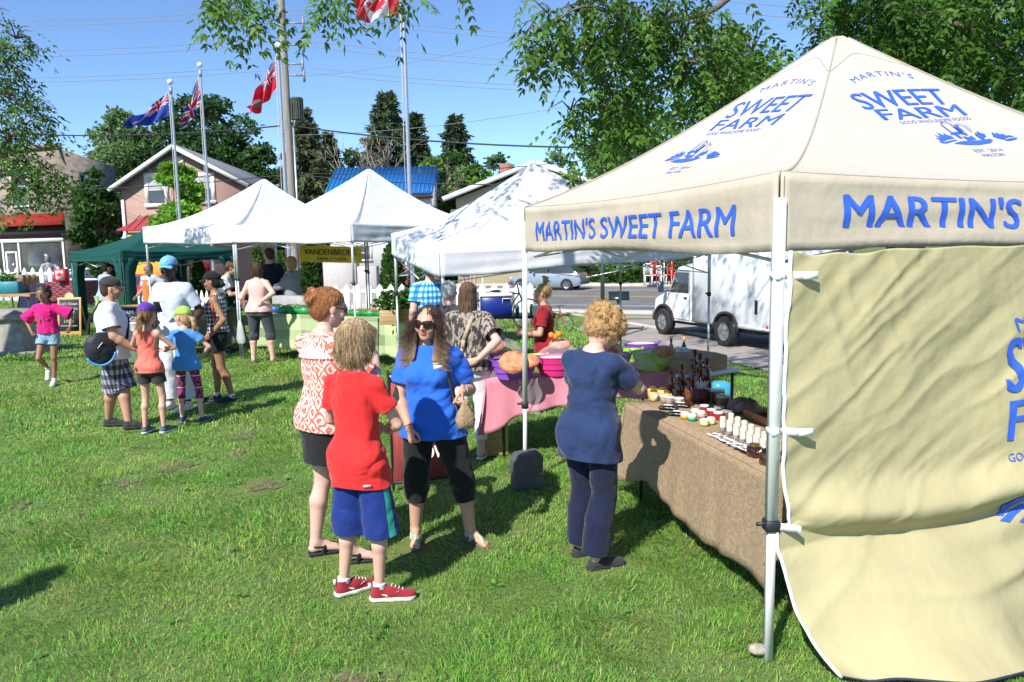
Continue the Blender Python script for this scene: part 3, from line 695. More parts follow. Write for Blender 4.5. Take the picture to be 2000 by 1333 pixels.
# ---------- ground
def sheet(name,pts,z,m,label=None):
    b=MB(); b.add([(p[0],p[1],z) for p in pts],[tuple(range(len(pts)))]); o=b.build(name,m); o['kind']='structure'; return o
gm=mat('lawn_soil',(.07,.13,.025),rough=.95,col2=(.16,.20,.055),scale=1.2,bump=.6,bscale=25,detail=8)
RD=V3(1,-.42,0)/math.hypot(1,.42); RN=V3(.42,1,0)/math.hypot(1,.42)
n0=V3(3.0,30.0,0); f0=V3(6.1,46.,0); ZR=-.66
pe0=G(1128,640,-.6);pe1=G(1500,716,-.6); ped=(pe1-pe0); ped[2]=0; ped/=np.linalg.norm(ped); pen=V3(-ped[1],ped[0],0)
def TZv(P):
    P=np.atleast_2d(P); s1=(P[:,:2]-n0[:2])@RN[:2]+1.5; s2=(P[:,:2]-pe0[:2])@pen[:2]; s2=np.where(P[:,1]>pe0[1]+3,-9,s2)
    sm=lambda t:(lambda q:q*q*(3-2*q))(np.clip(t,0,1)); z=-.70*np.maximum(sm((s1+8)/8),sm((s2+4)/4))
    return z+.45*sm((-P[:,0]-11)/5)*sm((P[:,1]-19)/5)*(1-sm((s1+5)/4))+.012*vnoise(np.stack([P[:,0]*.7,P[:,1]*.7,0*P[:,0]],1),2)*(P[:,1]<26)
def TZf(x,y): return float(TZv([[x,y]])[0])
xs=np.concatenate([[-900,-300,-120,-70],np.arange(-45,36,.5),[60,120,300,900]]); ys=np.concatenate([[-200,-20],np.arange(-2,34,.5),[40,60,120,300,1500]])
XX,YY=np.meshgrid(xs,ys); P=np.stack([XX.ravel(),YY.ravel()],1); V=np.stack([P[:,0],P[:,1],TZv(P)-.004],1); w_=len(xs); I=np.array([(j*w_+i,j*w_+i+1,(j+1)*w_+i+1,(j+1)*w_+i) for j in range(len(ys)-1) for i in range(w_-1)])
tag(link('ground',npmesh('ground',V,I),gm,smooth=True),kind='structure')
def rl(p,o,n=V3(0,0,0)): return V3(p[0],p[1],0)+RD*o
asph=mat('asphalt',(.13,.13,.135),rough=.85,col2=(.19,.19,.19),scale=.8,bump=.3,bscale=120,detail=8)
conc=mat('concrete',(.36,.34,.30),rough=.9,col2=(.48,.45,.40),scale=1.5,bump=.2,bscale=60,detail=8)
pave=mat('paving',(.27,.235,.215),rough=.9,col2=(.36,.32,.30),scale=1.1,bump=.25,bscale=70,detail=8)
sheet('road',[rl(n0,-150),rl(n0,120),rl(f0,120),rl(f0,-150)],ZR,asph)
b=MB(); q=n0-RN*1.5; b.prism([(-150,0),(120,0),(120,1.5),(-150,1.5)],(0,0,.12),o=(q[0],q[1],ZR-.02),ux=RD,uy=RN); tag(b.build('pavement',conc),kind='structure')
b=MB(); q=f0; b.prism([(-150,0),(120,0),(120,6.8),(-150,6.8)],(0,0,.15),o=(q[0],q[1],ZR-.02),ux=RD,uy=RN); tag(b.build('far_pavement',conc),kind='structure')
wl=mat('road_paint',(.75,.75,.72),rough=.7); yl=mat('road_yellow',(.7,.45,.05),rough=.7)
for nm,d0,w_,m_ in (('edge_line',2.4,.12,wl),('far_edge_line',12.9,.12,wl),('centre_line',7.6,.12,yl),('centre_line',7.95,.12,yl)):
    q=n0+RN*d0; tag(sheet(nm,[q+RD*-150,q+RD*120,q+RD*120+RN*w_,q-RD*150+RN*w_],ZR+.004,m_),kind='structure')
q=n0-RN*1.45
park=[pe0,pe1,pe1+ped*14,V3(60,0,0),q+RD*60,q+RD*((pe0-q)@RD-1.)]
sheet('parking_area',park,-.682,pave)
b=MB(); pp=[G(1105,611,-.6)]+[G(1160,618,-.6),G(1300,641,-.6),G(1400,655,-.6)]
for i in range(3): b.bar(V3(pp[i][0],pp[i][1],-.64),V3(pp[i+1][0],pp[i+1][1],-.64),.15,.10)
tag(b.build('kerb',conc),kind='structure')
# bare patches in the lawn
dirt=mat('bare_soil',(.10,.085,.04),rough=1,col2=(.20,.155,.09),scale=9,bump=.8,bscale=50,detail=8)
PATCH=[]
for i,(px,py,rw,rd) in enumerate(((248,942,.11,.17),(345,912,.16,.28),(520,950,.14,.22),(478,852,.10,.3),(42,990,.07,.12),(470,885,.07,.2),(150,1005,.05,.08),(700,1330,.2,.1))):
    c=G(px,py); PATCH.append((c,rw*1.25,rd)); r=random.Random(i); b=MB(); pts=[]
    for k in range(28):
        a=2*PI*k/28; q=.75+.25*math.sin(3*a+i)+r.uniform(-.18,.18); pts.append((c[0]+math.cos(a)*rw*1.05*q,c[1]+math.sin(a)*rd*.8*q,.016))
    ring=[[(c[0]+(p[0]-c[0])*f,c[1]+(p[1]-c[1])*f) for p in pts] for f in (1,.66,.33)]; fl=[p for r_ in ring for p in r_]+[(c[0],c[1])]; b.add([(x,y,TZf(x,y)+.002) for x,y in fl],[(j*28+k,j*28+(k+1)%28,(j+1)*28+(k+1)%28,(j+1)*28+k) for j in(0,1) for k in range(28)]+[(56+k,56+(k+1)%28,84) for k in range(28)]); tag(b.build('soil_patch',dirt),kind='structure')
# ---------- grass
def inpoly(P,poly):
    x,y=P[:,0],P[:,1]; c=np.zeros(len(P),bool); n=len(poly)
    for i in range(n):
        x1,y1=poly[i][:2];x2,y2=poly[(i+1)%n][:2]
        c^=((y1>y)!=(y2>y))&(x<(x2-x1)*(y-y1)/(y2-y1+1e-12)+x1)
    return c
def grass_zone(y0,y1,n,h,w,seed):
    r=np.random.default_rng(seed); Y=np.sqrt(r.uniform(y0*y0,y1*y1,n)); X=r.uniform(-.74,.74,n)*Y+r.uniform(-.5,.5,n); P=np.stack([X,Y,0*X],1)
    d=(P-n0)@RN; keep=(d<-1.5)&~inpoly(P,park); 
    P3=P*1.0; cl=fbm(P3*1.3,3,11); cl2=fbm(P3*6,2,4); keep&=r.uniform(0,1,n)<np.clip(.85+.35*cl+.3*cl2,.3,1)
    for c,a,b in PATCH: q=((P[:,0]-c[0])/(a*1.5))**2+((P[:,1]-c[1])/(b*1.2))**2; keep&=~((q<1.2)&(r.uniform(0,1,n)<np.clip(1.05-q*.6,0,.72)))
    P=P[keep];cl=cl[keep];cl2=cl2[keep];n=len(P); P[:,2]=TZv(P)
    tall=fbm(P*2.2,2,31); H=h*r.uniform(.5,1.25,n)*tramp(P)*(1+.85*np.clip(tall,-.45,1)+ .8*(r.uniform(0,1,n)<.035)); W=w*r.uniform(.6,1.3,n)
    ang=r.uniform(0,2*PI,n)*.6+fbm(P*1.7,2,5)*4; D=np.stack([np.cos(ang),np.sin(ang),0*ang],1); Sd=np.stack([-np.sin(ang+r.normal(0,.8,n)),np.cos(ang+r.normal(0,.8,n)),0*ang],1)
    ln=r.uniform(.2,1.9,n)[:,None]; z=np.array([0,0,1.])
    a0=P-Sd*W[:,None];a1=P+Sd*W[:,None]; m=P+D*H[:,None]*ln*.35+z*H[:,None]*.6; m0=m-Sd*W[:,None]*.75;m1=m+Sd*W[:,None]*.75; t=P+D*H[:,None]*ln*1.0+z*H[:,None]*(1.02-.35*ln)
    V=np.stack([a0,a1,m0,m1,t],1).reshape(-1,3); b=np.arange(n)[:,None]*5
    g=np.array([.16,.36,.05]); yl_=np.array([.42,.52,.12]); dk=np.array([.045,.14,.03]); br=np.array([.42,.36,.2])
    mixv=np.clip(.45+.42*fbm(P*.9,3,8)+.35*fbm(P*4.5,2,18)+r.normal(0,.28,n),0,1)[:,None]; C=g*(1-mixv)+yl_*mixv*.8+dk*.2*(1-mixv); C=np.where((r.uniform(0,1,n)<.28)[:,None],dk*1.2,C); C=np.where((r.uniform(0,1,n)<.05)[:,None],br,C); C=C*r.uniform(.82,1.8,n)[:,None]
    return V,b+np.array([0,1,3,2]),b+np.array([2,3,4]),np.repeat(C,5,0)
FEET=[]
def tramp(P):
    k=np.ones(len(P))
    for f in FEET: k=np.minimum(k,np.clip(((P[:,0]-f[0])**2+(P[:,1]-f[1])**2)/.035,.22,1))
    return k
def add_grass(zs,name,label):
    Vs=[];Q=[];Tt=[];C=[];n=0
    for z in zs:
        V,q,t,c=grass_zone(*z); Vs.append(V);Q.append(q+n);Tt.append(t+n);C.append(c);n+=len(V)
    V=np.concatenate(Vs); me=npmesh(name,V,[np.concatenate(Q),np.concatenate(Tt)]); C=np.concatenate(C)
    a=me.color_attributes.new('Col','FLOAT_COLOR','POINT'); a.data.foreach_set('color',np.concatenate([C,np.ones((len(C),1))],1).astype(np.float32).ravel())
    m=mat('grass_blade',(.9,.9,.9),rough=.5,var=.0,vcol=True,trans=.45,spec=.3); o=link(name,me,m); tag(o,label,'grass',kind='stuff')
# ---------- canopy tents
def canopy(name,C,zs,peak,m,vh=.32,sag=.10,parent=None,ridge=.22,thick=.004,valm=None,scale_wr=.004,seams=None,nv=14,vw=.012,groove=.0):
    """C: four eave corners (x,y) ccw order, zs: height of valance bottom at each; returns roof point functions"""
    C=[V3(c[0],c[1],z+vh) for c,z in zip(C,zs)]; pk=V3(*peak)
    def rid(i,t):
        p=C[i]*(1-t)+pk*t; s=4*t*(1-t); p=p-V3(0,0,1)*(ridge[i] if hasattr(ridge,'__len__') else ridge)*s*(1-.35*t)*(1); p[2]+= .0; return p
    def face(i,s,t):
        j=(i+1)%4; a,b=rid(i,t),rid(j,t); p=a*(1-s)+b*s; w_=4*s*(1-s); p=p-V3(0,0,sag)*w_*(1-t)*.6-V3(0,0,groove*(math.exp(-((s-.045)/.022)**2)+math.exp(-((s-.955)/.022)**2))*(1-t)**.5*min(1,t*12)); q=(pk-p); return p
    def nrm(i,s,t):
        e=1e-3; a=face(i,s+e,t)-face(i,s-e,t); b_=face(i,s,min(t+e,1))-face(i,s,t-e); n=np.cross(a,b_); return n/np.linalg.norm(n)
    b=MB(); NU,NV=(70 if groove else 26),22
    for i in range(4): b.grid(lambda u,v:face(i,u,(v*.985)),NU,NV)
    roof=b.build('canopy',m,parent,world=True,smooth=True,solid=thick)
    b=MB(); out=[]
    for i in range(4):
        a,c=C[i],C[(i+1)%4]; d=(c-a); n=np.cross(d,V3(0,0,1)); n/=np.linalg.norm(n); L=np.linalg.norm(d); up=(i*3.7)
        def val(u,v,a=a,d=d,n=n,L=L,up=up,i=i):
            p=face(i,u,0)*1.; x=u*L; ww=math.sin(x*7+up)*.5+math.sin(x*17+up*2+v*2)*.3+math.sin(x*3.1+v*5)*.7
            e=min(1,8*u*(1-u)); p=p+n*(.004+.006*v+ww*vw*v*e*.8+.006*math.sin(v*14+x*2)*e); p[2]-=v*(vh)-(4*u*(1-u))*sag*.6*v*.75-.012*math.sin(x*2.3+up)*v*e
            return p
        out.append(val); b.grid(val,60,8)
    vob=b.build('valance',valm or m,parent,world=True,smooth=True,solid=thick)
    return face,nrm,out,C,roof,vob
def pole(parent,x,y,z1,m,foot=None,w=.035,name='leg',knob=None,z0=0.,plate=True,square=True,mid=None):
    f=V3(foot[0],foot[1],z0) if foot is not None else V3(x,y,z0); t=V3(x,y,z1); b=MB(); mid=mid or .62
    k=f*(1-mid)+t*mid
    b.bar(f,k+ (t-f)*.05,w*.78,w*.78,up=(1,0,0)); b.bar(k,t,w,w,up=(1,0,0)); b.box(f+V3(0,0,.006),(w*2.2,w*2.2,.01)) if plate else None
    o=b.build(name,m,parent,world=True,bevel=.0)
    kb=MB(); kb.box(k,(w*1.45,w*1.45,.055),bev=.006); kb.cyl(k+V3(0,0,.01),k+V3(-w*1.5,-w*.3,.01),.01,n=8); kb.build('clamp',mat('black_plastic',(.02,.02,.022),rough=.5),o,world=True)
    return o
steel=mat('tent_steel',(.60,.62,.63),rough=.35,metal=.35,var=.12,scale=4,bump=.05); alu=mat('tent_white_pole',(.70,.71,.69),rough=.42,var=.10,scale=3,metal=.15,stretch=(3,3,.4),bump=.05)
def canvas(name,c,tr=.3,var=.04,wr=.35,bs=3.):
    m=mat(name,c,rough=.75,var=var,scale=3,trans=tr,spec=.25)
    N,L,b=nodes(m); tc=N.new('ShaderNodeTexCoord'); n=N.new('ShaderNodeTexNoise'); n.inputs['Scale'].default_value=bs; n.inputs['Detail'].default_value=6; n.inputs['Distortion'].default_value=.1
    L.new(tc.outputs['Object'],n.inputs['Vector']); bp=N.new('ShaderNodeBump'); bp.inputs['Strength'].default_value=wr; bp.inputs['Distance'].default_value=.06; L.new(n.outputs['Fac'],bp.inputs['Height']); L.new(bp.outputs[0],b.inputs['Normal']); return m
whitec=canvas('white_canvas',(.74,.75,.78),.18)
# generic frame bars under a canopy
def truss(parent,C,z,m,peak):
    b=MB(); ce=V3(sum(c[0] for c in C)/4,sum(c[1] for c in C)/4,z); I=[V3(c[0],c[1],z)*.965+ce*.035 for c in C]
    for i in range(4):
        a=I[i]-V3(0,0,.09);c=I[(i+1)%4]-V3(0,0,.09); a2=a-V3(0,0,.26);c2=c-V3(0,0,.26); mid=(a+c)/2-V3(0,0,.06)
        for p,r in((a,(a2*.5+c2*.5)),(a2,mid),(mid,c2),((a2+c2)/2,c)): b.bar(p,r,.022,.012)
    pk=V3(*peak); pk[2]-=.5
    for i in range(4): b.bar(I[i]-V3(0,0,.12),pk,.022,.022)
    b.cyl(pk-V3(0,0,.4),pk+V3(0,0,.40),.016,n=8)
    b.build('frame',m,parent,world=True)
def tent(label,C,zs,peak,m,pm,feet=None,vh=.30,ridge=.2,sag=.1,legs=(0,1,2,3),plates=True,w=.034,name='canopy_tent'):
    r=empty(name,(peak[0],peak[1],0),0,label,'tent'); fc=canopy(name,C,zs,peak,m,vh,sag,r,ridge,groove=.075 if m is whitec else .0)
    for i in legs: 
        x,y=C[i]; ce=V3(peak[0],peak[1],0); q=V3(x,y,0)+(ce-V3(x,y,0))*.022
        o=pole(r,q[0],q[1],zs[i]+vh*.72,pm,foot=None if not feet or feet[i] is None else feet[i],w=w)
    truss(r,C,min(zs)+vh*.9,pm,peak)
    return r,fc
M0=(1.17,3.37);M1=(.12,6.15)
d=V3(M1[0]-M0[0],M1[1]-M0[1],0); LM=np.linalg.norm(d); px_=V3(d[1],-d[0],0)*1.12; L0=LM*1.12   # across the front
M3=(M0[0]+px_[0],M0[1]+px_[1]);M2=(M1[0]+px_[0],M1[1]+px_[1])
MC=[M0,M3,M2,M1]; _p=at(1637,65,(M0[1]+M2[1])/2+.05); pkM=(_p[0],_p[1],0); pz=_p[2]; print('martin peak',pkM,pz, 'side',LM)
tan=canvas('tan_canvas',(.57,.495,.385),.14,var=.05,wr=.5,bs=2.6); tanr=canvas('cream_roof_canvas',(.60,.55,.46),.15,var=.03,wr=.3,bs=1.8)
ink=mat('blue_ink',(.035,.12,.62),rough=.6,var=.05)
mt=empty('canopy_tent',(pkM[0],pkM[1],0),0,'large cream canopy with blue farm lettering on roof and valance','tent')
face,nrm,val,CM,roof,vob=canopy('m',MC,[1.90]*4,(pkM[0],pkM[1],pz),tanr,vh=.34,sag=.05,parent=mt,ridge=(.26,.10,.10,.12),valm=tan,vw=.006)
for i,(c,ft) in enumerate(((M0,(1.165,3.365)),(M3,None),(M2,None),(M1,(.085,6.10)))): pole(mt,c[0],c[1],2.13,alu,foot=ft,w=.046 if i==0 else .04,plate=False,mid=.31)
truss(mt,MC,2.2,alu,(pkM[0],pkM[1],pz))
# hems, seams, corner tabs
seam=mat('seam_thread',(.35,.32,.27),rough=.8)
b=MB()
for i in range(4): b.tube([face(i,0,t/24*.97)+V3(0,0,.004) for t in range(25)],.006,5)
b.build('ridge_seam',seam,roof,world=True,smooth=True)
b=MB()
for i in (0,3):
    b.tube([face(i,u/30,.004)+nrm(i,min(max(u/30,.01),.99),.01)*.004 for u in range(31)],.0025,4); b.tube([face(i,u/30,.80-.09*4*(u/30)*(1-u/30)*-1)+nrm(i,min(max(u/30,.01),.99),.8)*.003 for u in range(31)],.0025,4)
b.build('eave_seam',seam,roof,world=True)
b=MB(); cdir=V3(-.3,-1,0); cdir/=np.linalg.norm(cdir)
for q in (-.012,.012): b.bar(V3(M0[0]+q,M0[1]-.012,1.9),V3(M0[0]+q,M0[1]-.012,2.235),.002,.004)
b.build('corner_seam',seam,vob,world=True)
# lettering on roof faces 0 (front) and 3 (left)
def roofmap(i):
    j=(i+1)%4; el=np.linalg.norm(CM[j]-CM[i]); sl=np.linalg.norm((CM[i]+CM[j])/2-V3(pkM[0],pkM[1],pz))
    def fn(x,y):
        t=min(max(y/sl,0.001),.99); wdt=el*(1-t); s=.5+x/max(wdt,.05); s=min(max(s,0.001),.999); return face(i,s,t)+nrm(i,s,t)*.004
    return fn
def emblem(mb,fn,x0,y0,sc):
    """farm emblem: trees, barn, silo, rolling field"""
    nn=np.cross(fn(x0+.02,y0)-fn(x0,y0),fn(x0,y0+.02)-fn(x0,y0)); nn=nn/np.linalg.norm(nn); lay=[0]
    def poly(pts): 
        lay[0]+=1
        bm=bmesh.new(); vs=[bm.verts.new((p[0],p[1],0)) for p in pts]; f=bm.faces.new(vs); bmesh.ops.triangulate(bm,faces=[f])
        for _ in range(3):
            e=[e for e in bm.edges if e.calc_length()>.12]
            if not e: break
            bmesh.ops.subdivide_edges(bm,edges=e,cuts=1); bmesh.ops.triangulate(bm,faces=bm.faces)
        bm.verts.index_update(); mb.add([fn(x0+v.co[0]*sc,y0+v.co[1]*sc*.8)+nn*(lay[0]*.0004) for v in bm.verts],[[v.index for v in f.verts] for f in bm.faces]); bm.free()
    # left fir clump
    poly([(-1,.10),(-.9,.14),(-.93,.3),(-.84,.24),(-.86,.44),(-.76,.33),(-.74,.55),(-.64,.38),(-.60,.5),(-.54,.38),(-.5,.36),(-.5,.22),(-.72,.18),(-.9,.08)])
    poly([(-1,.04),(-.72,.12),(-.5,.17),(-.5,.12),(-.7,.06),(-.86,.0)])
    poly([(-.7,-.02),(-.45,.07),(-.2,.08),(.1,.07),(.32,.12),(.36,.04),(.2,-.08),(-.1,-.14),(-.4,-.12)])
    poly([(-.48,.42),(-.36,.50),(-.2,.52),(-.06,.45),(-.06,.33),(-.12,.33),(-.2,.40),(-.3,.40),(-.3,.2),(-.38,.2),(-.38,.38)])
    poly([(-.25,.1),(-.25,.3),(-.12,.24),(-.02,.3),(-.02,.12)])
    poly([(.1,.1),(.1,.32),(.16,.42),(.2,.36),(.26,.5),(.3,.38),(.36,.33),(.3,.2),(.2,.2),(.2,.1)])
    poly([(.52,.26),(.58,.40),(.62,.3),(.68,.36),(.72,.26),(.8,.3),(.82,.2),(.92,.2),(1.0,.12),(.86,.14),(.72,.08),(.66,.02),(.55,.1),(.48,.2)])
    poly([(.62,.0),(.8,.06),(1.0,.08),(1.0,.03),(.84,-.02),(.7,-.04)])
    for cx,w_,h_ in((-.28,.11,.95),(.0,.10,.80)):       # two silos as outlined arches
        P=[(cx-w_,.45),(cx-w_,h_-w_)]+[(cx-w_*math.cos(PI*k/8),h_-w_+w_*math.sin(PI*k/8)) for k in range(1,8)]+[(cx+w_,h_-w_),(cx+w_,.45)]
        for a,c in zip(P[:-1],P[1:]):
            d_=V3(c[0]-a[0],c[1]-a[1],0); n_=V3(-d_[1],d_[0],0)/(np.linalg.norm(d_)+1e-9)*.014; poly([(a[0]-n_[0],a[1]-n_[1]),(c[0]-n_[0],c[1]-n_[1]),(c[0]+n_[0],c[1]+n_[1]),(a[0]+n_[0],a[1]+n_[1])])
    poly([(-.17,.45),(-.17,.75),(-.12,.78),(-.10,.7),(-.1,.45)])
for i in (0,3):
    fn=roofmap(i); b=MB(); g=1 if i==0 else -1; X,Y_=((.03,.01,.05,.09,.21,.17,.15),(1.43,1.125,.985,.935,.65,.565,.505)) if i==0 else ((0,0,-.03,-.06,-.15,-.10,-.10),(1.56,1.27,1.115,1.06,.71,.615,.555))
    put_text(b,"MARTIN'S",fn,.050,.50,X[0],Y_[0],arc=.55,space=1.25)
    put_text(b,'SWEET',fn,.165,.69,X[1],Y_[1],arc=2.4,dup=.02,dupy=.006,cut=.09)
    put_text(b,'FARM',fn,.115,.66,X[2],Y_[2],dup=.022,dupy=.006,cut=.09)
    put_text(b,'GOOD WHOLESOME FOODS',fn,.034,.56,X[3],Y_[3],space=1.1)
    put_text(b,'EST. 2014',fn,.038,.22,X[5],Y_[5]); put_text(b,'HALTON',fn,.038,.17,X[6],Y_[6])
    emblem(b,fn,X[4],Y_[4]+.04,.31); b.build('roof_lettering',ink,roof,world=True)
vl=lambda i,off: (lambda x,y:(lambda u,v: val[i](u,v)+(lambda n:n/np.linalg.norm(n))(np.cross(CM[(i+1)%4]-CM[i],V3(0,0,1)))*.005)(min(max(.5+x/(L0 if i==0 else LM),0.001),.999),1-y/.34))
b=MB(); put_text(b,"MARTIN'S SWEET FARM",vl(0,0),.16,2.75,.06,.10,dup=.035,dupy=.008,cut=.07); b.build('valance_lettering',ink,vob,world=True)
b=MB(); put_text(b,"MARTIN'S SWEET FARM",vl(3,0),.150,2.42,-.02,.085,dup=.035,dupy=.008,cut=.07); b.build('valance_lettering',ink,vob,world=True)
# ---------- side wall on the front of the cream tent
fx=px_/L0; fn_out=V3(fx[1],-fx[0],0)
if fn_out[1]>0: fn_out=-fn_out
swm=canvas('sidewall_canvas',(.51,.455,.255),.16,var=.05,wr=.22,bs=6.)
def swv(U,Vv):
    U=np.atleast_1d(U).astype(float);Vv=np.atleast_1d(Vv).astype(float); x=.030+U*2.95; st=lambda a,b,c:np.stack([a,b,c+0*a],1)
    top=1.906-.02*np.exp(-((x-.42)/.12)**2)-.02*np.exp(-((x-.15)/.09)**2)-.008*np.sin(x*6)**2; bot=.012; z=top+(bot-top)*Vv
    f=np.clip((Vv-.62)/.38,0,1); up=1-f
    rid=lambda a:1-2.4*np.abs(a)
    wx=vnoise(st(x*1.2,z*1.2,2.2),4)*.08; wz=vnoise(st(x*1.2,z*1.2,8.2),6)*.08
    X=x+wx; Z=z+wz
    a1=fbm(st((X*.60+Z*-.80)*3.2,(X*.8+Z*.6)*.55,.5),2,9); a2=fbm(st((X*.55-Z*.83)*9,(X*.83+Z*.55)*1.6,3.5),2,19); a3=fbm(st((X*.95+Z*.3)*5,(X*.3-Z*.95)*1.4,9.5),2,29); a4=fbm(st(X*13,Z*11,1.5),2,39)
    m1=np.clip(.5+vnoise(st(x*1.3,z*1.1,6.),3),0,1.2)
    m2=np.clip(.3+vnoise(st(x*1.6,z*1.9,16.),13)*1.4,0,1.2)
    dep=.03+.03*fbm(st(x*1.2,z*1.1,1.),2,3)+(.011*rid(a1)*(.3+.7*m1)+.012*rid(a2)*m1)*(.3+.7*up)+.009*rid(a3)*m2+.001*rid(a4)*m1
    # swag: fabric hangs in a belly above the lowest tie, then falls away below it
    zb=.655+.0*x-.10*np.sin(np.clip(x/2.6,0,1)*PI)+.16*np.clip(x/2.6,0,1)**2
    dep+=.10*np.exp(-((z-zb-.085)/.085)**2)*np.clip(x*2.2+.15,0,1)-.045*np.exp(-((z-zb+.055)/.05)**2)
    dep+=.05*np.exp(-((z-zb+.22+.05*x)/.05)**2)*np.clip(x-.2,0,1)
    dep+=.44*f**1.6*np.exp(-((x-.75)/.75)**2)+.06*f*f+.02*np.sin(z*19+x*3)*f*np.clip(x*1.2,0,1)+.012*np.sin(x*14+z*5)*f
    dep=np.maximum(dep,.004+.0*x)
    e=np.clip(1-U/.05,0,1); edge=e*np.where(z>.66,.05*np.clip((1.0-z)/.34,0,1)**1.5*np.where(z<1.02,1,0),-.02+.06*np.clip(.66-z,0,1)+.10*np.clip(.30-z,0,1))
    edge+=.10*np.clip((.35-z)/.35,0,1)**2*np.exp(-x*2.2)
    xx=x+edge; z=z+.05*np.sin(xx*2.3+.4)**2*np.clip((Vv-.9)*10,0,1)+.03*np.clip(x-1.3,0,1)*np.clip((Vv-.85)*6.6,0,1)
    return V3(M0[0],M0[1],0)+fx*xx[:,None]+fn_out*(dep+.024)[:,None]+V3(0,0,1)*z[:,None]
swf=lambda u,v: swv(u,v)[0]
b=MB(); b.vgrid(swv,260,200); sw=b.build('side_wall',swm,mt,world=True,smooth=True,solid=.003)
b=MB(); b.tube([swf(0,v/90)+fn_out*.002-fx*.004 for v in range(91)],[.009]*91,5); b.build('edge_binding',mat('white_binding',(.85,.86,.88),rough=.7),sw,world=True,smooth=True)
b=MB(); b.tube([swf(u/90,1)+V3(0,0,.004) for u in range(91)],.006,5); b.build('hem',mat('navy_binding',(.02,.025,.06),rough=.7),sw,world=True,smooth=True)
for z in (1.795,1.10,.655):
    b=MB(); w_=.034; n=fn_out
    for k in (0,): 
        P=[V3(M0[0],M0[1],z)+fx*a+n*c for a,c in((-.027,-.02),(-.027,.027),(.027,.027),(.075,.075),(.135 if z>.7 else .085,.095))]
        for a_,c_ in zip(P[:-1],P[1:]): b.add([a_-V3(0,0,w_/2),c_-V3(0,0,w_/2),c_+V3(0,0,w_/2),a_+V3(0,0,w_/2)],[(0,1,2,3)])
    b.build('strap',mat('white_strap',(.82,.84,.9),rough=.6),sw,world=True,solid=.003)
def swmap(cx,cz):
    def vec(X,Y):
        xx=cx+np.atleast_1d(X); zz=cz+np.atleast_1d(Y); v=(1.86-zz)/(1.86-.012); u=(xx-.03)/2.95; a=swv(u,v); e=.004
        n=np.cross(swv(u+e,v)-a,swv(u,v-e)-a); n/=np.linalg.norm(n,axis=1)[:,None]+1e-9; n*=np.sign(n@fn_out)[:,None]; return a+n*.004+fn_out*.004
    fn=lambda x,y: vec(x,y)[0]
    fn.vec=vec; return fn
b=MB(); fn=swmap(1.80,1.0)
put_text(b,"MARTIN'S",fn,.075,.72,0,.50,arc=1.0,space=1.25,bold=.0); put_text(b,'SWEET',fn,.27,.84,0,.14,dup=.03,cut=.08); put_text(b,'FARM',fn,.20,.80,0,-.10,dup=.03,cut=.08); put_text(b,'GOOD WHOLESOME FOODS',fn,.04,.78,0,-.21,bold=.0); emblem(b,fn,0,-.52,.44)
b.build('wall_lettering',ink,sw,world=True)
# weight on the far pole of the cream tent
wt=MB(); wm=mat('grey_weight',(.085,.09,.097),rough=.8,var=.2,scale=10,bump=.3,bscale=60)
q=G(1040,968); A=[(-.14,.0),(.13,.0),(.155,.03),(.155,.13),(.09,.145),(.09,.17),(.155,.19),(.165,.36),(.13,.40),(-.10,.38),(-.15,.30)]
c=V3(M1[0]-.045,M1[1]-.27,0)
wt.prism([(a*.76,z*.74) for a,z in A],(-.045,.18,0),o=(c[0]+.04,c[1]+.05,.0),ux=(.97,.24,0),uy=(0,0,1)); o=wt.build('tent_weight',wm,bevel=.012)
tag(o,'grey plastic weight block at foot of the cream tent pole','tent weight')
q=G(1480,1290); b=MB(); b.ball((0,0,0),(.045,.035,.026),12,8); o=b.build('rock',mat('pale_rock',(.38,.33,.26),rough=.9,var=.3,scale=30,bump=.5,bscale=60),smooth=True); o.location=(q[0],q[1],.028); tag(o,'small pale rock beside the foot of the front tent pole','rock')
# ---------- white tents
B2=(-2.44,11.9);S12=(-4.99,13.92); e=V3(B2[0]-S12[0],B2[1]-S12[1],0); pr=V3(-e[1],e[0],0); pr*=.97
A1=(S12[0]-e[0],S12[1]-e[1]); ad=lambda a,v:(a[0]+v[0],a[1]+v[1])
T2=[S12,B2,ad(B2,pr),ad(S12,pr)]; T1=[A1,S12,ad(S12,pr),ad(A1,pr)]
def zb(px,py,Y): return at(px,py,Y)[2]
c=ad(S12,(e+pr)/2); tent('white canopy tent with its peak left of the centre flagpole',T2,[zb(470,474,S12[1]),zb(680,473,B2[1]),2.08,2.08],(at(720,328,c[1])[0],c[1],at(720,328,c[1])[2]),whitec,steel,vh=.30)
c=ad(A1,(e+pr)/2); tent('white canopy tent next to the green tent, furthest left of the white ones',T1,[zb(300,475,A1[1]),zb(463,475,S12[1]),2.1,2.1],(at(515,348,c[1])[0],c[1],at(515,348,c[1])[2]),whitec,steel,vh=.33)
T3a=at(766,498,11.2);T3b=at(860,541,8.9);T3c=at(1394,497,10.4); T3=[(T3a[0],T3a[1]),(T3b[0],T3b[1]),(T3c[0],T3c[1]),(T3a[0]+T3c[0]-T3b[0],T3a[1]+T3c[1]-T3b[1])]
c=((T3a[0]+T3c[0])/2-.12,(T3a[1]+T3c[1])/2-.15)
p3=at(1042,316,c[1]); print('t3',T3,p3); tent('white canopy tent dappled with leaf shadow beside the cream tent',T3,[T3a[2],T3b[2],T3c[2],1.85],(p3[0],p3[1],p3[2]),whitec,steel,vh=.31,ridge=.16)
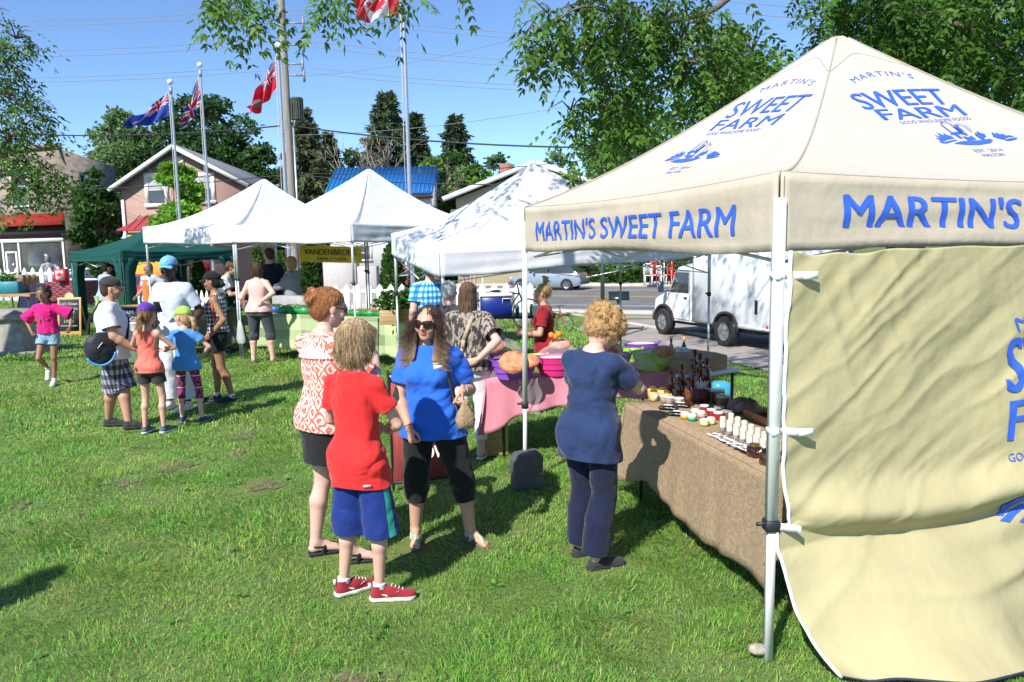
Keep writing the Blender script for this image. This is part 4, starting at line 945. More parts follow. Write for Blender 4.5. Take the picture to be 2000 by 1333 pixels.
# green tent with cloth legs
green=canvas('green_canvas',(.008,.075,.062),.10,wr=.3,bs=3); gl=at(137,512,19.);gm_=at(236,511,17.3);gr=at(458,506,19.6); GT=[(gl[0],gl[1]),(gm_[0],gm_[1]),(gr[0],gr[1]),(gl[0]+gr[0]-gm_[0],gl[1]+gr[1]-gm_[1])]
c=((gl[0]+gr[0])/2,(gl[1]+gr[1])/2); pz_=at(299,443,c[1])[2]
r,fc=tent('dark green canopy tent with draped cloth corner legs',GT,[gl[2],gm_[2],gr[2],gl[2]],(c[0],c[1],pz_),green,steel,vh=.26,ridge=.12)
for i in range(4):
    a=V3(*GT[i],0); 
    for j in((i+1)%4,(i-1)%4):
        d_=V3(*GT[j],0)-a; d_/=np.linalg.norm(d_); b=MB(); zt=[gl[2],gm_[2],gr[2],gl[2]][i]+.05
        b.grid(lambda u,v:a+d_*(u*(.30+.16*max(0,1-v*6)))+V3(0,0,zt*(1-v)+.03)+V3(-d_[1],d_[0],0)*.02*math.sin(u*9+v*2),8,10); b.build('corner_drape',green,r,world=True,smooth=True,solid=.004)
# ---------- tables and goods
def tabletop_cloth(name,label,cat,P,z,drop,m,fold=.012,hem=None,folds=26,parent=None,group=None,thick=.004,seed=0,skip=()):
    """P: 4 top corners (ccw); drop per side; cloth = top + hanging sides with folds"""
    b=MB(); P=[V3(p[0],p[1],z) for p in P]; n=10
    b.grid(lambda u,v:(P[0]*(1-u)+P[1]*u)*(1-v)+(P[3]*(1-u)+P[2]*u)*v+V3(0,0,.001*math.sin(u*20)*math.sin(v*9)),n,6)
    c=sum(P)/4
    for i in range(4):
        if i in skip: continue
        a,d=P[i],P[(i+1)%4]; L=np.linalg.norm(d-a); t=(d-a)/L; o=np.cross(t,V3(0,0,1)); o=o*np.sign(o@((a+d)/2-c)); dr=drop[i]; k=seed+i*2.1; W=max(6,int(L*folds))
        def f(u,v,a=a,d=d,o=o,L=L,t=t,dr=dr,k=k):
            x=u*L; h=dr(u) if callable(dr) else dr+.018*math.sin(x*3+k)+.012*math.sin(x*11+k)
            e=min(u,1-u)*L; ww=fold*(math.sin(x*19+k+v*.6)+.7*math.sin(x*31+2*k)+.4*math.sin(x*7+k))*v**1.1+ .04*v*v*math.exp(-e*9)
            p=a*(1-u)+d*u+o*(.006+ww+.03*v*(1-math.exp(-v*3)))-V3(0,0,1)*v*h
            if e<.16: p=p+t*(-1 if u<.5 else 1)*(.10*v*(1-e/.16))
            return p
        b.grid(f,W,12)
    o=b.build(name,m,parent,smooth=True,solid=thick); tag(o,label,cat,group); return o
def fold_table(label,P,z,m,legm,group=None,name='folding_table'):
    c=sum(V3(p[0],p[1],0) for p in P)/4; r=empty(name,tuple(c),0,label,'table',group); P=[V3(p[0],p[1],0)*.985+c*.015 for p in P]
    b=MB(); b.prism([(p[0],p[1]) for p in P],(0,0,-.04),o=(0,0,z),ux=(1,0,0),uy=(0,1,0)); b.build('table_top',m,r,world=True,bevel=.008)
    for i in range(4):
        q=P[i]*.86+c*.14; b=MB(); b.cyl((q[0],q[1],0),(q[0],q[1],z-.05),.014,n=8); b.build('leg',legm,r,world=True)
    return r
white_pl=mat('white_plastic',(.78,.77,.73),rough=.45,var=.05); blackm=mat('black_metal',(.015,.016,.018),rough=.5); 
burlap=mat('burlap',(.31,.22,.13),rough=.95,col2=(.47,.34,.21),scale=38,bump=.7,bscale=150,detail=8)
N_,L_,b_=nodes(burlap)
wv=N_.new('ShaderNodeTexWave'); wv.inputs['Scale'].default_value=120; wv.bands_direction='Z'; wv.inputs['Distortion'].default_value=1.5
pinkc=mat('pink_cloth',(.60,.22,.28),rough=.85,var=.08,scale=3,bump=.15,bscale=200)
# near table under burlap: corner points worked out from the near edge
a=G(1222,786,.75); c=G(1500,928,.75); d=(c-a); d[2]=0; L=np.linalg.norm(d); t=d/L; nrm_t=V3(-t[1],t[0],0)
if nrm_t[0]<0: nrm_t=-nrm_t
a0=a; a1=a+t*2.0; W=.78; TB=[a0,a1,a1+nrm_t*W,a0+nrm_t*W]
print('burlap table',[x.round(2) for x in TB])
fold_table('long folding table hidden under the brown burlap cloth',TB,.745,white_pl,blackm)
def dropf(u):
    x=u*2.0; return .575-.10*math.exp(-((x-.45)/.25)**2)*1.0+.02*math.sin(x*6)+.05*math.exp(-(x/.12)**2)
tabletop_cloth('tablecloth','brown burlap cloth hanging off the table in the cream tent','tablecloth',TB,.752,[dropf,.45,.4,.42],burlap,fold=.007,seed=2)
TZ=.757
def onT(px,py,z=None): p=G(px,py,TZ); return V3(p[0],p[1],TZ)
gold=mat('gold_lid',(.55,.38,.12),rough=.28,metal=.9); glassm=mat('clear_glass',(.9,.92,.92),rough=.03,glass=.9,var=.02); blkcap=mat('black_cap',(.012,.012,.013),rough=.35)
amber=mat('maple_syrup',(.16,.030,.006),rough=.06,var=.3,spec=.7,coat=.6); honey=mat('creamed_honey',(.75,.50,.18),rough=.3,var=.1,coat=.5); paper=mat('paper_label',(.8,.78,.74),rough=.8)
def bottle(p,h,lab,grp=None,r=None):
    r=r or .028; e=empty('syrup_bottle',tuple(p),random.uniform(0,6),lab,'bottle',grp)
    b=MB(); b.lathe([(r*.9,0),(r,.006),(r,h*.55),(r*.85,h*.63),(r*.42,h*.74),(r*.38,h*.9),(r*.45,h*.91),(r*.45,h*.93)],n=16); b.build('bottle_body',amber,e,smooth=True)
    b=MB(); b.lathe([(r*.5,h*.90),(r*.5,h),(r*.46,h+.003)],n=14); b.build('cap',blkcap,e,smooth='auto')
    b=MB(); b.lathe([(r*1.01,h*.15),(r*1.01,h*.42)],n=14); b.build('label',mat('dark_label',(.05,.02,.012),rough=.6),e,smooth=True)
    b=MB();
    for q in range(2): b.ball((r*.5*(1 if q else -1),0,h*.72),(r*.5,.006,.010),8,5)
    b.build('ribbon',mat('navy_ribbon',(.01,.014,.03),rough=.5),e,smooth=True)
    return e
for i,(px,py,h,lb) in enumerate(((1311,765,.20,'tall-necked dark syrup bottle, leftmost of the cluster'),(1326,772,.17,'dark syrup bottle second from the left of the cluster'),(1332,757,.22,'syrup bottle at left rear with its cap raised above its neighbours'),
    (1343,775,.18,'syrup bottle at the front left of the cluster'),(1345,785,.21,'amber syrup bottle nearest to the plastic tubs'),(1352,762,.24,'syrup bottle in the middle of the cluster behind the front row'),
    (1357,745,.30,'large syrup bottle, left one of the three tallest'),(1367,748,.28,'large syrup bottle, middle one of the three tallest'),(1380,757,.27,'large syrup bottle, right one of the three tallest'),(1363,770,.24,'syrup bottle standing in front of the tall ones'))):
    bottle(onT(px,py+8),h,lb,'syrup bottles on the burlap table',r=.028 if h<.25 else .036)
def jar(p,w,h,body,lid,lab,cat='jar',grp=None,label=True,square=True,lw=None):
    e=empty('jar',tuple(p),.5,lab,cat,grp); b=MB()
    if square: b.box((0,0,h*.4),(w,w,h*.8),bev=w*.12)
    else: b.lathe([(w*.45,0),(w*.5,.006),(w*.5,h*.75),(w*.42,h*.82)],n=18)
    b.build('jar_body',body,e,smooth='auto' if not square else False)
    b=MB(); lw=lw or w*.42; b.lathe([(lw*.95,h*.8),(lw,h*.82),(lw,h*.98),(lw*.9,h)],n=18); b.build('lid',lid,e,smooth='auto')
    if label:
        for s_ in (0,1,2):
            b=MB(); M=rotm(0,0,s_*PI/2); b.box(M@V3(0,-w*.505,h*.38),(w*.7,.002,h*.5),rz=s_*PI/2); b.build('label',paper,e)
    return e
for px,py,lb in ((1277,779,'square honey jar at the near left corner of the burlap table'),(1275,772,'square honey jar behind the nearest honey jar'),(1294,775,'honey jar with gold lid in the back row'),(1303,782,'square honey jar next to the plastic tubs')):
    jar(onT(px,py+4),.062,.085,honey,gold,lb,grp='honey jars on the burlap table')
tub=mat('clear_tub',(.85,.83,.80),rough=.12,alpha=.55,var=.03); tan_=mat('creamy_spread',(.62,.42,.28),rough=.6)
for px,py,lb in ((1323,772,'round tub of spread, furthest back of the four'),(1298,784,'round tub of spread nearest to the honey jars'),(1308,787,'round tub of spread second from the honey jars'),(1326,789,'round tub of spread beside the bottles')):
    e=empty('tub',tuple(onT(px,py+3)),0,lb,'tub','tubs of spread'); b=MB(); b.lathe([(.026,0),(.033,.038)],n=18); b.build('contents',tan_,e,smooth=True); b=MB(); b.lathe([(.028,0),(.038,.050),(.040,.052),(.040,.056),(.03,.06)],n=18); b.build('cup',tub,e,smooth=True)
# big jars: sticks and preserves
e=empty('candy_jar',tuple(onT(1370,785)),0,'round glass jar of dark red sweets on white sticks','jar'); b=MB(); b.lathe([(.05,0),(.068,.01),(.07,.08),(.06,.10)],n=20); b.build('sweets',mat('dark_red_sweet',(.10,.02,.02),rough=.25,var=.5,scale=60,bump=.8,bscale=60),e,smooth=True)
b=MB(); r=random.Random(4)
for i in range(26): a=r.uniform(0,6.28); q=r.uniform(0,.04); b.cyl((math.cos(a)*q,math.sin(a)*q,.07),(math.cos(a)*(q+.02),math.sin(a)*(q+.02),.145+r.uniform(0,.02)),.0016,n=5)
b.build('sticks',paper,e)
pres=mat('brown_preserve',(.16,.075,.03),rough=.3,var=.5,scale=30,coat=.5); smokel=mat('clear_lid',(.55,.6,.62),rough=.15,alpha=.5); brownb=mat('brown_bag_goods',(.20,.15,.13),rough=.5,var=.4,scale=25,bump=.6,bscale=50)
for px,py,w,h,lb in ((1403,778,.10,.10,'wide plastic jar of brown preserve behind the candy jar'),(1413,790,.10,.10,'wide plastic jar of brown preserve with a clear lid, in front'),(1405,800,.075,.05,'low jar of brown spread with a grey lid'),(1420,808,.08,.05,'low jar with a grey lid beside the black pouches')):
    jar(onT(px,py+8),w,h,pres,smokel,lb,grp='plastic jars of preserve',label=False,square=False,lw=w*.5)
e=MB(); q=onT(1452,805)
e.add([q+V3(math.cos(a)*rr*1.25,math.sin(a)*rr,hh+.012*math.sin(a*5+rr*60)) for rr,hh in ((.08,0),(.095,.03),(.075,.075),(.03,.095)) for a in [2*PI*k/18 for k in range(18)]],[(j*18+k,j*18+(k+1)%18,(j+1)*18+(k+1)%18,(j+1)*18+k) for j in range(3) for k in range(18)]+[tuple(range(54,72))])
tag(e.build('bagged_bread',brownb,smooth=True),'lumpy brown bag of sweets near the wooden tray','bag')
redm=mat('red_jam',(.35,.02,.02),rough=.2,coat=.5); wlid=mat('white_lid',(.8,.79,.77),rough=.4)
for px,py,lb in ((1376,800,'red jam jar with white lid, back left one'),(1390,808,'red jam jar with white lid in the middle'),(1403,814,'red jam jar with white lid nearest the beeswax tubes')): jar(onT(px,py+5),.062,.05,redm,wlid,lb,grp='jam jars with white lids',label=False,square=False,lw=.032)
# black pouches, soaps
for px,py,lb in ((1306,800,'black foil pouch with white label lying by the tubs'),(1330,795,'black foil pouch lying in front of the bottles'),(1324,812,'black foil pouch with white label nearest the soaps')):
    q=onT(px,py); e=empty('pouch',tuple(q),-.4,lb,'pouch','black pouches'); b=MB(); b.grid(lambda u,v:((u-.5)*.13,(v-.5)*.075,.012+.014*(math.sin(PI*u)*math.sin(PI*v))+.002*math.sin(u*20)),10,6); b.build('pouch_body',mat('black_foil',(.01,.01,.012),rough=.25),e,smooth=True,solid=.012); b=MB(); b.box((.0,0,.033),(.06,.04,.002)); b.build('label',paper,e)
for px,py,c1,lb in ((1338,818,(.75,.45,.06),'round soap with an orange base'),(1352,822,(.05,.42,.28),'round soap with a green base'),(1358,812,(.28,.25,.6),'round soap with a blue side'),(1370,816,(.62,.36,.3),'small round pink soap'),(1376,832,(.62,.62,.16),'pale yellow striped soap nearest the table edge'),(1389,829,(.68,.66,.22),'yellow soap with a rolled end')):
    q=onT(px,py); e=empty('soap',tuple(q),0,lb,'soap','round soaps'); m_=mat('soap%d%d'%(px,py),c1,rough=.4,var=.1); b=MB(); b.lathe([(.02,0),(.03,.008),(.032,.022),(.028,.03)],n=18); b.build('base',m_,e,smooth=True); b=MB(); b.lathe([(.0315,.022),(.028,.04),(.02,.048),(.001,.05)],n=18); b.build('top',mat('soap_white',(.75,.74,.66),rough=.35),e,smooth=True)
wax=mat('yellow_wax',(.72,.60,.25),rough=.45,var=.05); frost=mat('frosted_plastic',(.78,.77,.68),rough=.35,alpha=.62,var=.03)
k=0
for row,(x0_,y0_,n) in enumerate(((1412,843,9),(1428,836,8))):
    for i in range(n):
        px=x0_+i*13.0; py=y0_+i*7.8; q=onT(px,py)
        e=empty('lip_balm_tube',tuple(q),0,('lotion tube in the front row' if row==0 else 'lotion tube in the back row')+', '+['first','second','third','fourth','fifth','sixth','seventh','eighth','ninth'][i]+' from the soaps','tube','tubes of beeswax lotion'); b=MB(); b.lathe([(.0155,.012),(.0155,.075)],n=14); b.build('wax',wax,e,smooth=True); b=MB(); b.lathe([(.019,0),(.019,.085),(.017,.094),(.008,.098),(.001,.099)],n=14); b.build('casing',frost,e,smooth=True)
        b=MB(); b.grid(lambda u,v:(math.sin((u-.5)*1.8-.35)*.0196,-math.cos((u-.5)*1.8-.35)*.0196,.03+v*.034),5,1); b.build('label',paper,e)
# paper tickets fanned on the cloth
tm=mat('printed_card',(.85,.85,.85),rough=.7,vcol=False); N_,L_,b_=nodes(tm); vn=N_.new('ShaderNodeTexVoronoi'); vn.inputs['Scale'].default_value=38; tc=N_.new('ShaderNodeTexCoord'); L_.new(tc.outputs['Object'],vn.inputs['Vector']); rp=N_.new('ShaderNodeValToRGB'); rp.color_ramp.interpolation='CONSTANT'
for ps,cl in ((0,(.8,.8,.78)),(.38,(.75,.2,.06)),(.5,(.78,.78,.76)),(.68,(.06,.12,.35)),(.76,(.8,.72,.5)),(.88,(.1,.03,.03))): el=rp.color_ramp.elements.new(ps); el.color=(*cl,1)
sep=N_.new('ShaderNodeSeparateColor'); L_.new(vn.outputs['Color'],sep.inputs[0]); L_.new(sep.outputs[0],rp.inputs[0]); L_.new(rp.outputs[0],b_.inputs['Base Color'])
r=random.Random(9); p0=onT(1385,850);p1=onT(1448,888)
for i in range(26):
    u=(i//2)/12; q=p0*(1-u)+p1*u+t*0+nrm_t*(.03+.045*(i%2)+r.uniform(-.01,.01)); b=MB(); b.box((q[0],q[1],TZ+.003+i*.0011),(.075,.05,.001),rz=-.9+r.uniform(-.35,.35)); o=b.build('printed_card',tm); tag(o,'small printed card in the fanned pile on burlap','card','printed cards fanned on the burlap cloth')
e=jar(onT(1474,892),.07,.075,mat('dark_honey',(.035,.010,.006),rough=.06,coat=.8),gold,'dark jar with gold lid and white round seal beside the pole',label=False)
b=MB(); b.cyl((.012,-.0355,.032),(.012,-.0375,.032),.013,n=16); b.cyl((.0355,.012,.032),(.0375,.012,.032),.013,n=16); b.build('seal',paper,e)
b=MB(); put_text(b,'FARM',plane_fn((-.012,-.0352,.03),(1,0,0),(0,0,1),.001),.008,.022); b.build('lettering',paper,e)
e=jar(onT(1497,908),.06,.085,mat('dark_honey2',(.06,.02,.01),rough=.1,coat=.8),blkcap,'small jar with a white hanging tag next to the front pole',label=False)
b=MB(); b.box((-.01,-.034,.035),(.034,.003,.062)); b.build('tag',paper,e)
wood=mat('orange_wood',(.42,.19,.07),rough=.6,var=.25,scale=5,stretch=(1,1,8)); dwood=mat('dark_wood',(.10,.04,.03),rough=.6,var=.3)
q=onT(1492,822); e=empty('wooden_tray',(q[0]+.06,q[1]-.02,TZ),math.atan2(t[1],t[0]),'shallow orange wooden tray behind the lotion tubes','tray')
b=MB(); b.box((.1,0,.004),(.5,.25,.008)); b.build('base',dwood,e)
for y_,nm in((-.125,0),(.125,0)):
    b=MB(); b.box((.1,y_,.028),(.52,.012,.05)); b.build('side',wood,e)
for x_ in(-.155,.355):
    b=MB(); b.box((x_,0,.028),(.012,.238,.05)); b.build('side',wood,e)
# ---------- pink table
pn=G(950,742,.75); pr_=G(1322,727,.75); dp=pr_-pn; dp[2]=0; dp/=np.linalg.norm(dp); nn=V3(-dp[1],dp[0],0); Lp=2.0
PT=[pn,pn+dp*Lp,pn+dp*Lp+nn*.78,pn+nn*.78]
fold_table('folding table hidden under the pink cloth',PT,.745,white_pl,blackm)
tabletop_cloth('tablecloth','pink cloth hanging in folds over the bucket table','tablecloth',PT,.752,[lambda u:.30+.20*math.exp(-(u/.10)**2)+.03*math.sin(u*9)-.10*u,.3,.3,.45],pinkc,fold=.014,seed=5)
cb=mat('cardboard',(.40,.26,.15),rough=.85,var=.12,scale=4); 
q=G(935,745,.30); b=MB(); b.box((pn[0]+.03,pn[1]+.36,.37),(.26,.42,.74),rz=math.atan2(dp[1],dp[0])); o=b.build('wooden_crate',mat('crate_wood',(.42,.28,.13),rough=.8,var=.25,scale=4,stretch=(1,1,6)),bevel=.006); tag(o,'tall pale wooden crate at the left end of pink table','crate')
def bucket(px,py,rw,rd,h,col,lab,contents=None,grp='plastic tubs on the pink table'):
    p=G(px,py,.757); e=empty('party_tub',(p[0],p[1]+rd*.5,.757),math.atan2(dp[1],dp[0])*.5,lab,'tub',grp); m_=mat('tub_%d_%d_%d'%tuple(int(c*99) for c in col),col,rough=.35,var=.06,trans=.15)
    n=28; b=MB(); pr=[(.72,0),(.74,.01),(.80,h*.35),(.86,h*.36),(.90,h*.66),(.94,h*.67),(1.0,h*.97),(1.04,h),(1.03,h+.006),(.97,h),(.90,h*.7),(.70,.02)]
    b.lathe([(r_*1.,z) for r_,z in pr],n=n,sx=rw,sy=rd); b.build('tub_body',m_,e,smooth='auto')
    for sx in(-1,1):
        b=MB(); b.tube([(sx*rw*1.0,-.03,h),(sx*rw*1.1,-.03,h+.02),(sx*rw*1.1,.03,h+.02),(sx*rw,.03,h)],.006,6); b.build('handle',m_,e,smooth=True)
    if contents:
        b=MB(); b.ball((0,0,h*.85),(rw*.9,rd*.9,.03),18,6); b.build('lining',mat('tissue',(.7,.66,.6),rough=.8,var=.2,scale=30,bump=.8,bscale=40),e,smooth=True)
    return e
purp=(.30,.10,.62);lime=(.42,.78,.02);hot=(.80,.04,.26)
PKT=.757
e1=bucket(1005,742,.21,.15,.17,purp,'purple tub holding a big round red and white loaf',1)
bucket(1048,724,.10,.09,.14,lime,'lime green tub glimpsed behind the net beside the purple tub')
bucket(1085,735,.19,.14,.17,hot,'hot pink tub half hidden behind the navy-shirted woman',1)
bucket(945,727,.16,.13,.15,hot,'hot pink tub at the far left end of the table')
bucket(1205,722,.15,.12,.14,(.45,.16,.60),'violet and pink tub right of the navy-shirted woman',1)
bucket(1232,706,.12,.10,.11,lime,'small lime green tub between the violet and the large green tub')
bucket(1278,724,.20,.14,.17,lime,'large lime green tub near the right end of the table',1)
bucket(1255,692,.19,.12,.11,purp,'purple tub behind the large lime green tub',1)
loafm=mat('baked_loaf',(.62,.36,.17),rough=.7,col2=(.42,.07,.04),scale=16,bump=.5,bscale=40,detail=8)
def loaf(px,py,z,r,lab,tilt=.5):
    p=G(px,py,z); b=MB(); b.ball((0,0,0),(r,r*.9,r*.42),20,10); o=b.build('bread_loaf',loafm,smooth=True); o.location=(p[0],p[1]+.1,z-r*.2); o.rotation_euler=(tilt,0,0); tag(o,lab,'bread'); return o
loaf(1003,712,.93,.13,'round topped loaf standing in the purple tub',.9); loaf(1035,712,.92,.09,'smaller loaf beside the round one in the purple tub',.6); loaf(965,683,.86,.14,'flat round loaf at the back left of the table',.3)
loaf(1202,690,.91,.09,'pale brown loaf in the violet tub',.2); loaf(1095,680,.9,.12,'grey sugared loaf behind the pink tub',.2); loaf(1300,694,.93,.11,'white wrapped loaf in the large green tub',.2)
orm=mat('orange_peel',(.80,.24,.02),rough=.5,bump=.2,bscale=200)
for i,(px,py,lb) in enumerate(((1077,661,'orange fruit at the left behind the net'),(1092,659,'orange fruit on the right behind the net'),(1085,664,'orange fruit in front of the other two'))):
    p=at(px,py,7.75); b=MB(); b.ball((0,0,0),.032,12,8); o=b.build('orange',orm,smooth=True); o.location=tuple(p); tag(o,lb,'orange','oranges behind the net')
tulle=mat('tulle_net',(.75,.68,.70),rough=.9,alpha=.17,var=.1,scale=40)
def net(px,py,Y,w,h,lab,seed,sh=.16):
    p=at(px,py,Y); b=MB()
    def f(u,v):
        P_=np.array([[u*3+seed,v*3,seed]]); return (p[0]+(u-.5)*w+.04*vnoise(P_)[0],p[1]+(v-.5)*.3+.05*vnoise(P_+5)[0],p[2]+h*math.sin(PI*u)**.7*math.sin(PI*v)**.6*(1+.35*vnoise(P_*1.7+9)[0])-.12*abs(v-.5)-.08*(u-.5)**2*4+.012*math.sin(u*30+seed)*math.sin(v*25))
    b.grid(f,36,22); o=b.build('tulle_net',tulle,smooth=True); tag(o,lab,'net','tulle nets over the tubs')
net(1000,722,6.95,.55,.17,'grey tulle net gathered over the purple tub and loaf',1); net(1090,700,7.1,.55,.16,'grey tulle net over the hot pink tub and oranges',2); net(1225,700,7.0,.55,.13,'grey tulle net spread over the violet tub',3); net(975,690,7.4,.6,.15,'tulle net over the loaves at the back left',4); net(1285,695,7.1,.45,.12,'clear tulle net tented over the large green tub',5)
b=MB(); p=G(1050,745,.75)
b.grid(lambda u,v:(p[0]-.18+u*.2+.02*math.sin(v*9+u*4),p[1]-.035-.02*math.sin(u*12+v*3),.78-v*.32),14,12); tag(b.build('tulle_net',tulle,smooth=True),'length of tulle hanging down in front of pink cloth','net')
# foil-wrapped bottles behind the green tub
foil=mat('silver_foil',(.8,.82,.85),rough=.2,metal=.8,bump=1.,bscale=40)
p=at(1330,695,7.6); b=MB(); r=random.Random(2); b.lathe([(.02,0),(.09,.02),(.10,.08),(.07,.14),(.02,.15)],n=18,fn=lambda q,a:(q[0]*(1+.2*math.sin(a*7+q[2]*40)),q[1]*(1+.2*math.sin(a*5)),q[2])); o=b.build('foil_bundle',foil,smooth=False); o.location=(p[0],p[1],.757); tag(o,'crumpled silver foil bundle behind the large green tub','foil')
for px,py,c_,lb in ((1311,672,(.01,.01,.01),'black bottle neck behind the foil bundle'),(1336,668,(.85,.35,.03),'bottle with an orange cap by the foil bundle')):
    p=at(px,py+30,7.7); e=empty('bottle',(p[0],p[1],.757),0,lb,'bottle'); b=MB(); b.lathe([(.025,0),(.025,.14),(.01,.18),(.01,.2)],n=12); b.build('bottle_body',mat('dark_glass',(.02,.03,.02),rough=.1),e,smooth=True); b=MB(); b.lathe([(.013,.19),(.013,.24)],n=12); b.build('cap',mat('cap%d'%px,c_,rough=.4),e)
# white table with cardboard box, behind
wp=[G(1350,738,.72),G(1447,722,.72)]; dd=wp[1]-wp[0]; dd[2]=0; dd/=np.linalg.norm(dd); n2=V3(-dd[1],dd[0],0); WP=[wp[1]-dd*.72,wp[1],wp[1]+n2*.7,wp[1]-dd*.72+n2*.7]
fold_table('white plastic folding table carrying the cardboard box',WP,.735,white_pl,mat('dark_green_leg',(.02,.06,.05),rough=.6))
bx=MB(); c_=(WP[0]+WP[1]+WP[2]+WP[3])/4-dd*.03; bx.prism([(-.30,-.3),(.26,-.3),(.33,-.1),(.33,.26),(-.30,.26)],(0,0,.13),o=(c_[0],c_[1],.738),ux=dd,uy=n2); o=bx.build('cardboard_box',cb,bevel=.01); tag(o,'wide shallow brown cardboard box on the white table','box')
b=MB(); p=G(1408,775,.1); b.box((p[0],p[1],.14),(.2,.2,.28),bev=.03); tag(b.build('water_jug',mat('blue_jug',(.05,.35,.5),rough=.2)),'blue plastic container on the grass under the white table','container')
# red sandwich board
bl=G(769,962);brr=G(885,948); rd_=brr-bl; Ls=np.linalg.norm(rd_); rd_/=Ls; e=empty('sandwich_board',tuple((bl+brr)/2),0,'red wooden sandwich board with black frame behind the blue-shirted woman','sign')
redw=mat('red_stained_wood',(.30,.055,.05),rough=.7,var=.3,scale=3,stretch=(6,6,.6),bump=.2,bscale=50)
up_=V3(-.05,.22,1.)/np.linalg.norm(V3(-.05,.22,1.)); o_=V3(bl[0],bl[1],.08); wS=.47
b=MB(); b.prism([(0,0),(wS,0),(wS,.86),(0,.86)],(0,.012,0),o=o_,ux=rd_,uy=up_); b.build('panel',redw,e,world=True)
for sgn in (1,):
    for xx in(0,wS):
        b=MB(); b.bar(V3(bl[0],bl[1],0)+rd_*xx-V3(0,.004,0),o_+rd_*xx+up_*.9,.018,.022); b.build('frame_rail',blackm,e,world=True)
    b=MB(); b.bar(o_-up_*.005-V3(0,.004,0),o_+rd_*wS-up_*.005-V3(0,.004,0),.02,.02); b.build('crossbar',blackm,e,world=True); b=MB(); b.bar(o_+up_*.87,o_+rd_*wS+up_*.87,.02,.02); b.build('crossbar',blackm,e,world=True)
b=MB(); q=V3(bl[0]-.09,bl[1]+.62,0); b.bar(q,o_+up_*.86+rd_*.02,.03,.02); b.build('back_leg',alu,e,world=True); b=MB(); b.bar(q+rd_*wS,o_+up_*.86+rd_*wS,.03,.02); b.build('back_leg',alu,e,world=True)
b=MB(); put_text(b,'GROW',plane_fn(o_+rd_*.29+up_*.16,rd_,up_,.004),.10,.33,0,0,dup=.03); b.build('lettering',paper,e,world=True)
b=MB(); put_text(b,'FRESH',plane_fn(o_+rd_*.31+up_*.5,rd_,up_,.004),.14,.5,0,0,dup=.03) if False else None
# vendor table with plaid cloth under tent 2
plaid=mat('green_plaid_cloth',(.50,.56,.33),rough=.85); N_,L_,b_=nodes(plaid); tc=N_.new('ShaderNodeTexCoord'); mp=N_.new('ShaderNodeMapping'); mp.inputs['Rotation'].default_value=(0,0,-math.atan2(e_:=-(B2[1]-S12[1]),(B2[0]-S12[0]))); L_.new(tc.outputs['Object'],mp.inputs[0]); sx=N_.new('ShaderNodeSeparateXYZ'); L_.new(mp.outputs[0],sx.inputs[0])
sxx=N_.new('ShaderNodeTexChecker'); 
fr=lambda s_,k,th: math_n(N_,L_,'GREATER_THAN',math_n(N_,L_,'FRACT',math_n(N_,L_,'MULTIPLY',s_,k)),th)
sm_=math_n(N_,L_,'ADD',fr(sx.outputs[0],2.2,.55),fr(sx.outputs[2],2.6,.55)); rp=N_.new('ShaderNodeValToRGB'); L_.new(math_n(N_,L_,'MULTIPLY',sm_,.5),rp.inputs[0]); rp.color_ramp.elements[0].color=(.46,.54,.27,1); rp.color_ramp.elements[1].color=(.20,.25,.13,1); rp.color_ramp.elements.new(.5).color=(.35,.42,.22,1); L_.new(rp.outputs[0],b_.inputs['Base Color'])
def rowtable(pxa,pya,pxb,pyb,z,w,lab,clab,m,drop,folds=.02,dropm=None):
    a=G(pxa,pya,z);b__=G(pxb,pyb,z); d_=b__-a; d_[2]=0; d_/=np.linalg.norm(d_); n_=V3(-d_[1],d_[0],0); P=[a,b__,b__+n_*w,a+n_*w]; fold_table(lab,P,z-.008,white_pl,blackm); tabletop_cloth('tablecloth',clab,'tablecloth',P,z,drop,m,fold=folds,seed=3); return a,d_,n_
va,vd,vn_=rowtable(505,612,797,625,.80,.9,'folding table hidden under the green plaid cloth','pale green plaid cloth over the vegetable stall table',plaid,[.62,.6,.5,.6])
def crate(p,sx_,sy_,h,m_,lab,grp,rz=0,cat='basket',name='produce_basket'):
    e=empty(name,tuple(p),rz,lab,cat,grp); b=MB()
    for s_ in(-1,1):
        b.box((0,s_*sy_/2,h/2),(sx_,.006,h)); b.box((s_*sx_/2,0,h/2),(.006,sy_-.01,h))
    b.box((0,0,.005),(sx_-.01,sy_-.01,.008)); b.build('basket_body',m_,e)
    b=MB(); b.box((0,sy_/2+.001,h),(sx_+.014,.014,.012)); b.box((0,-sy_/2-.001,h),(sx_+.014,.014,.012)); b.build('rim',m_,e); return e
def fill(e_loc,rz,sx_,sy_,z,r,m_,name,lab,grp,n,seed=0,cat='vegetable',st=(1,1,1),heap=.5):
    rr=random.Random(seed); b=MB(); M=rotm(0,0,rz)
    for i in range(n):
        q=V3(rr.uniform(-.45,.45)*sx_,rr.uniform(-.45,.45)*sy_,0); h_=z+heap*r*2*(1-abs(q[0])/sx_*1.6)+rr.uniform(0,r); p=np.asarray(e_loc)+M@q+V3(0,0,h_); s_=rr.uniform(.8,1.15)*r; b.ball(p,(s_*st[0],s_*st[1],s_*st[2]),8,5)
    o=b.build(name,m_,smooth=True); tag(o,lab,cat,grp,kind='stuff'); return o
blueb=mat('blue_plastic',(.01,.10,.50),rough=.4); greenb=mat('green_plastic',(.02,.28,.07),rough=.4); cuc=mat('dark_green_veg',(.03,.09,.015),rough=.4,var=.4,scale=20); tomm=mat('tomato',(.48,.07,.03),rough=.35,var=.35,scale=12); berr=mat('green_pea',(.25,.42,.06),rough=.5,var=.2,scale=20)
rzv=math.atan2(vd[1],vd[0]); Z8=.808
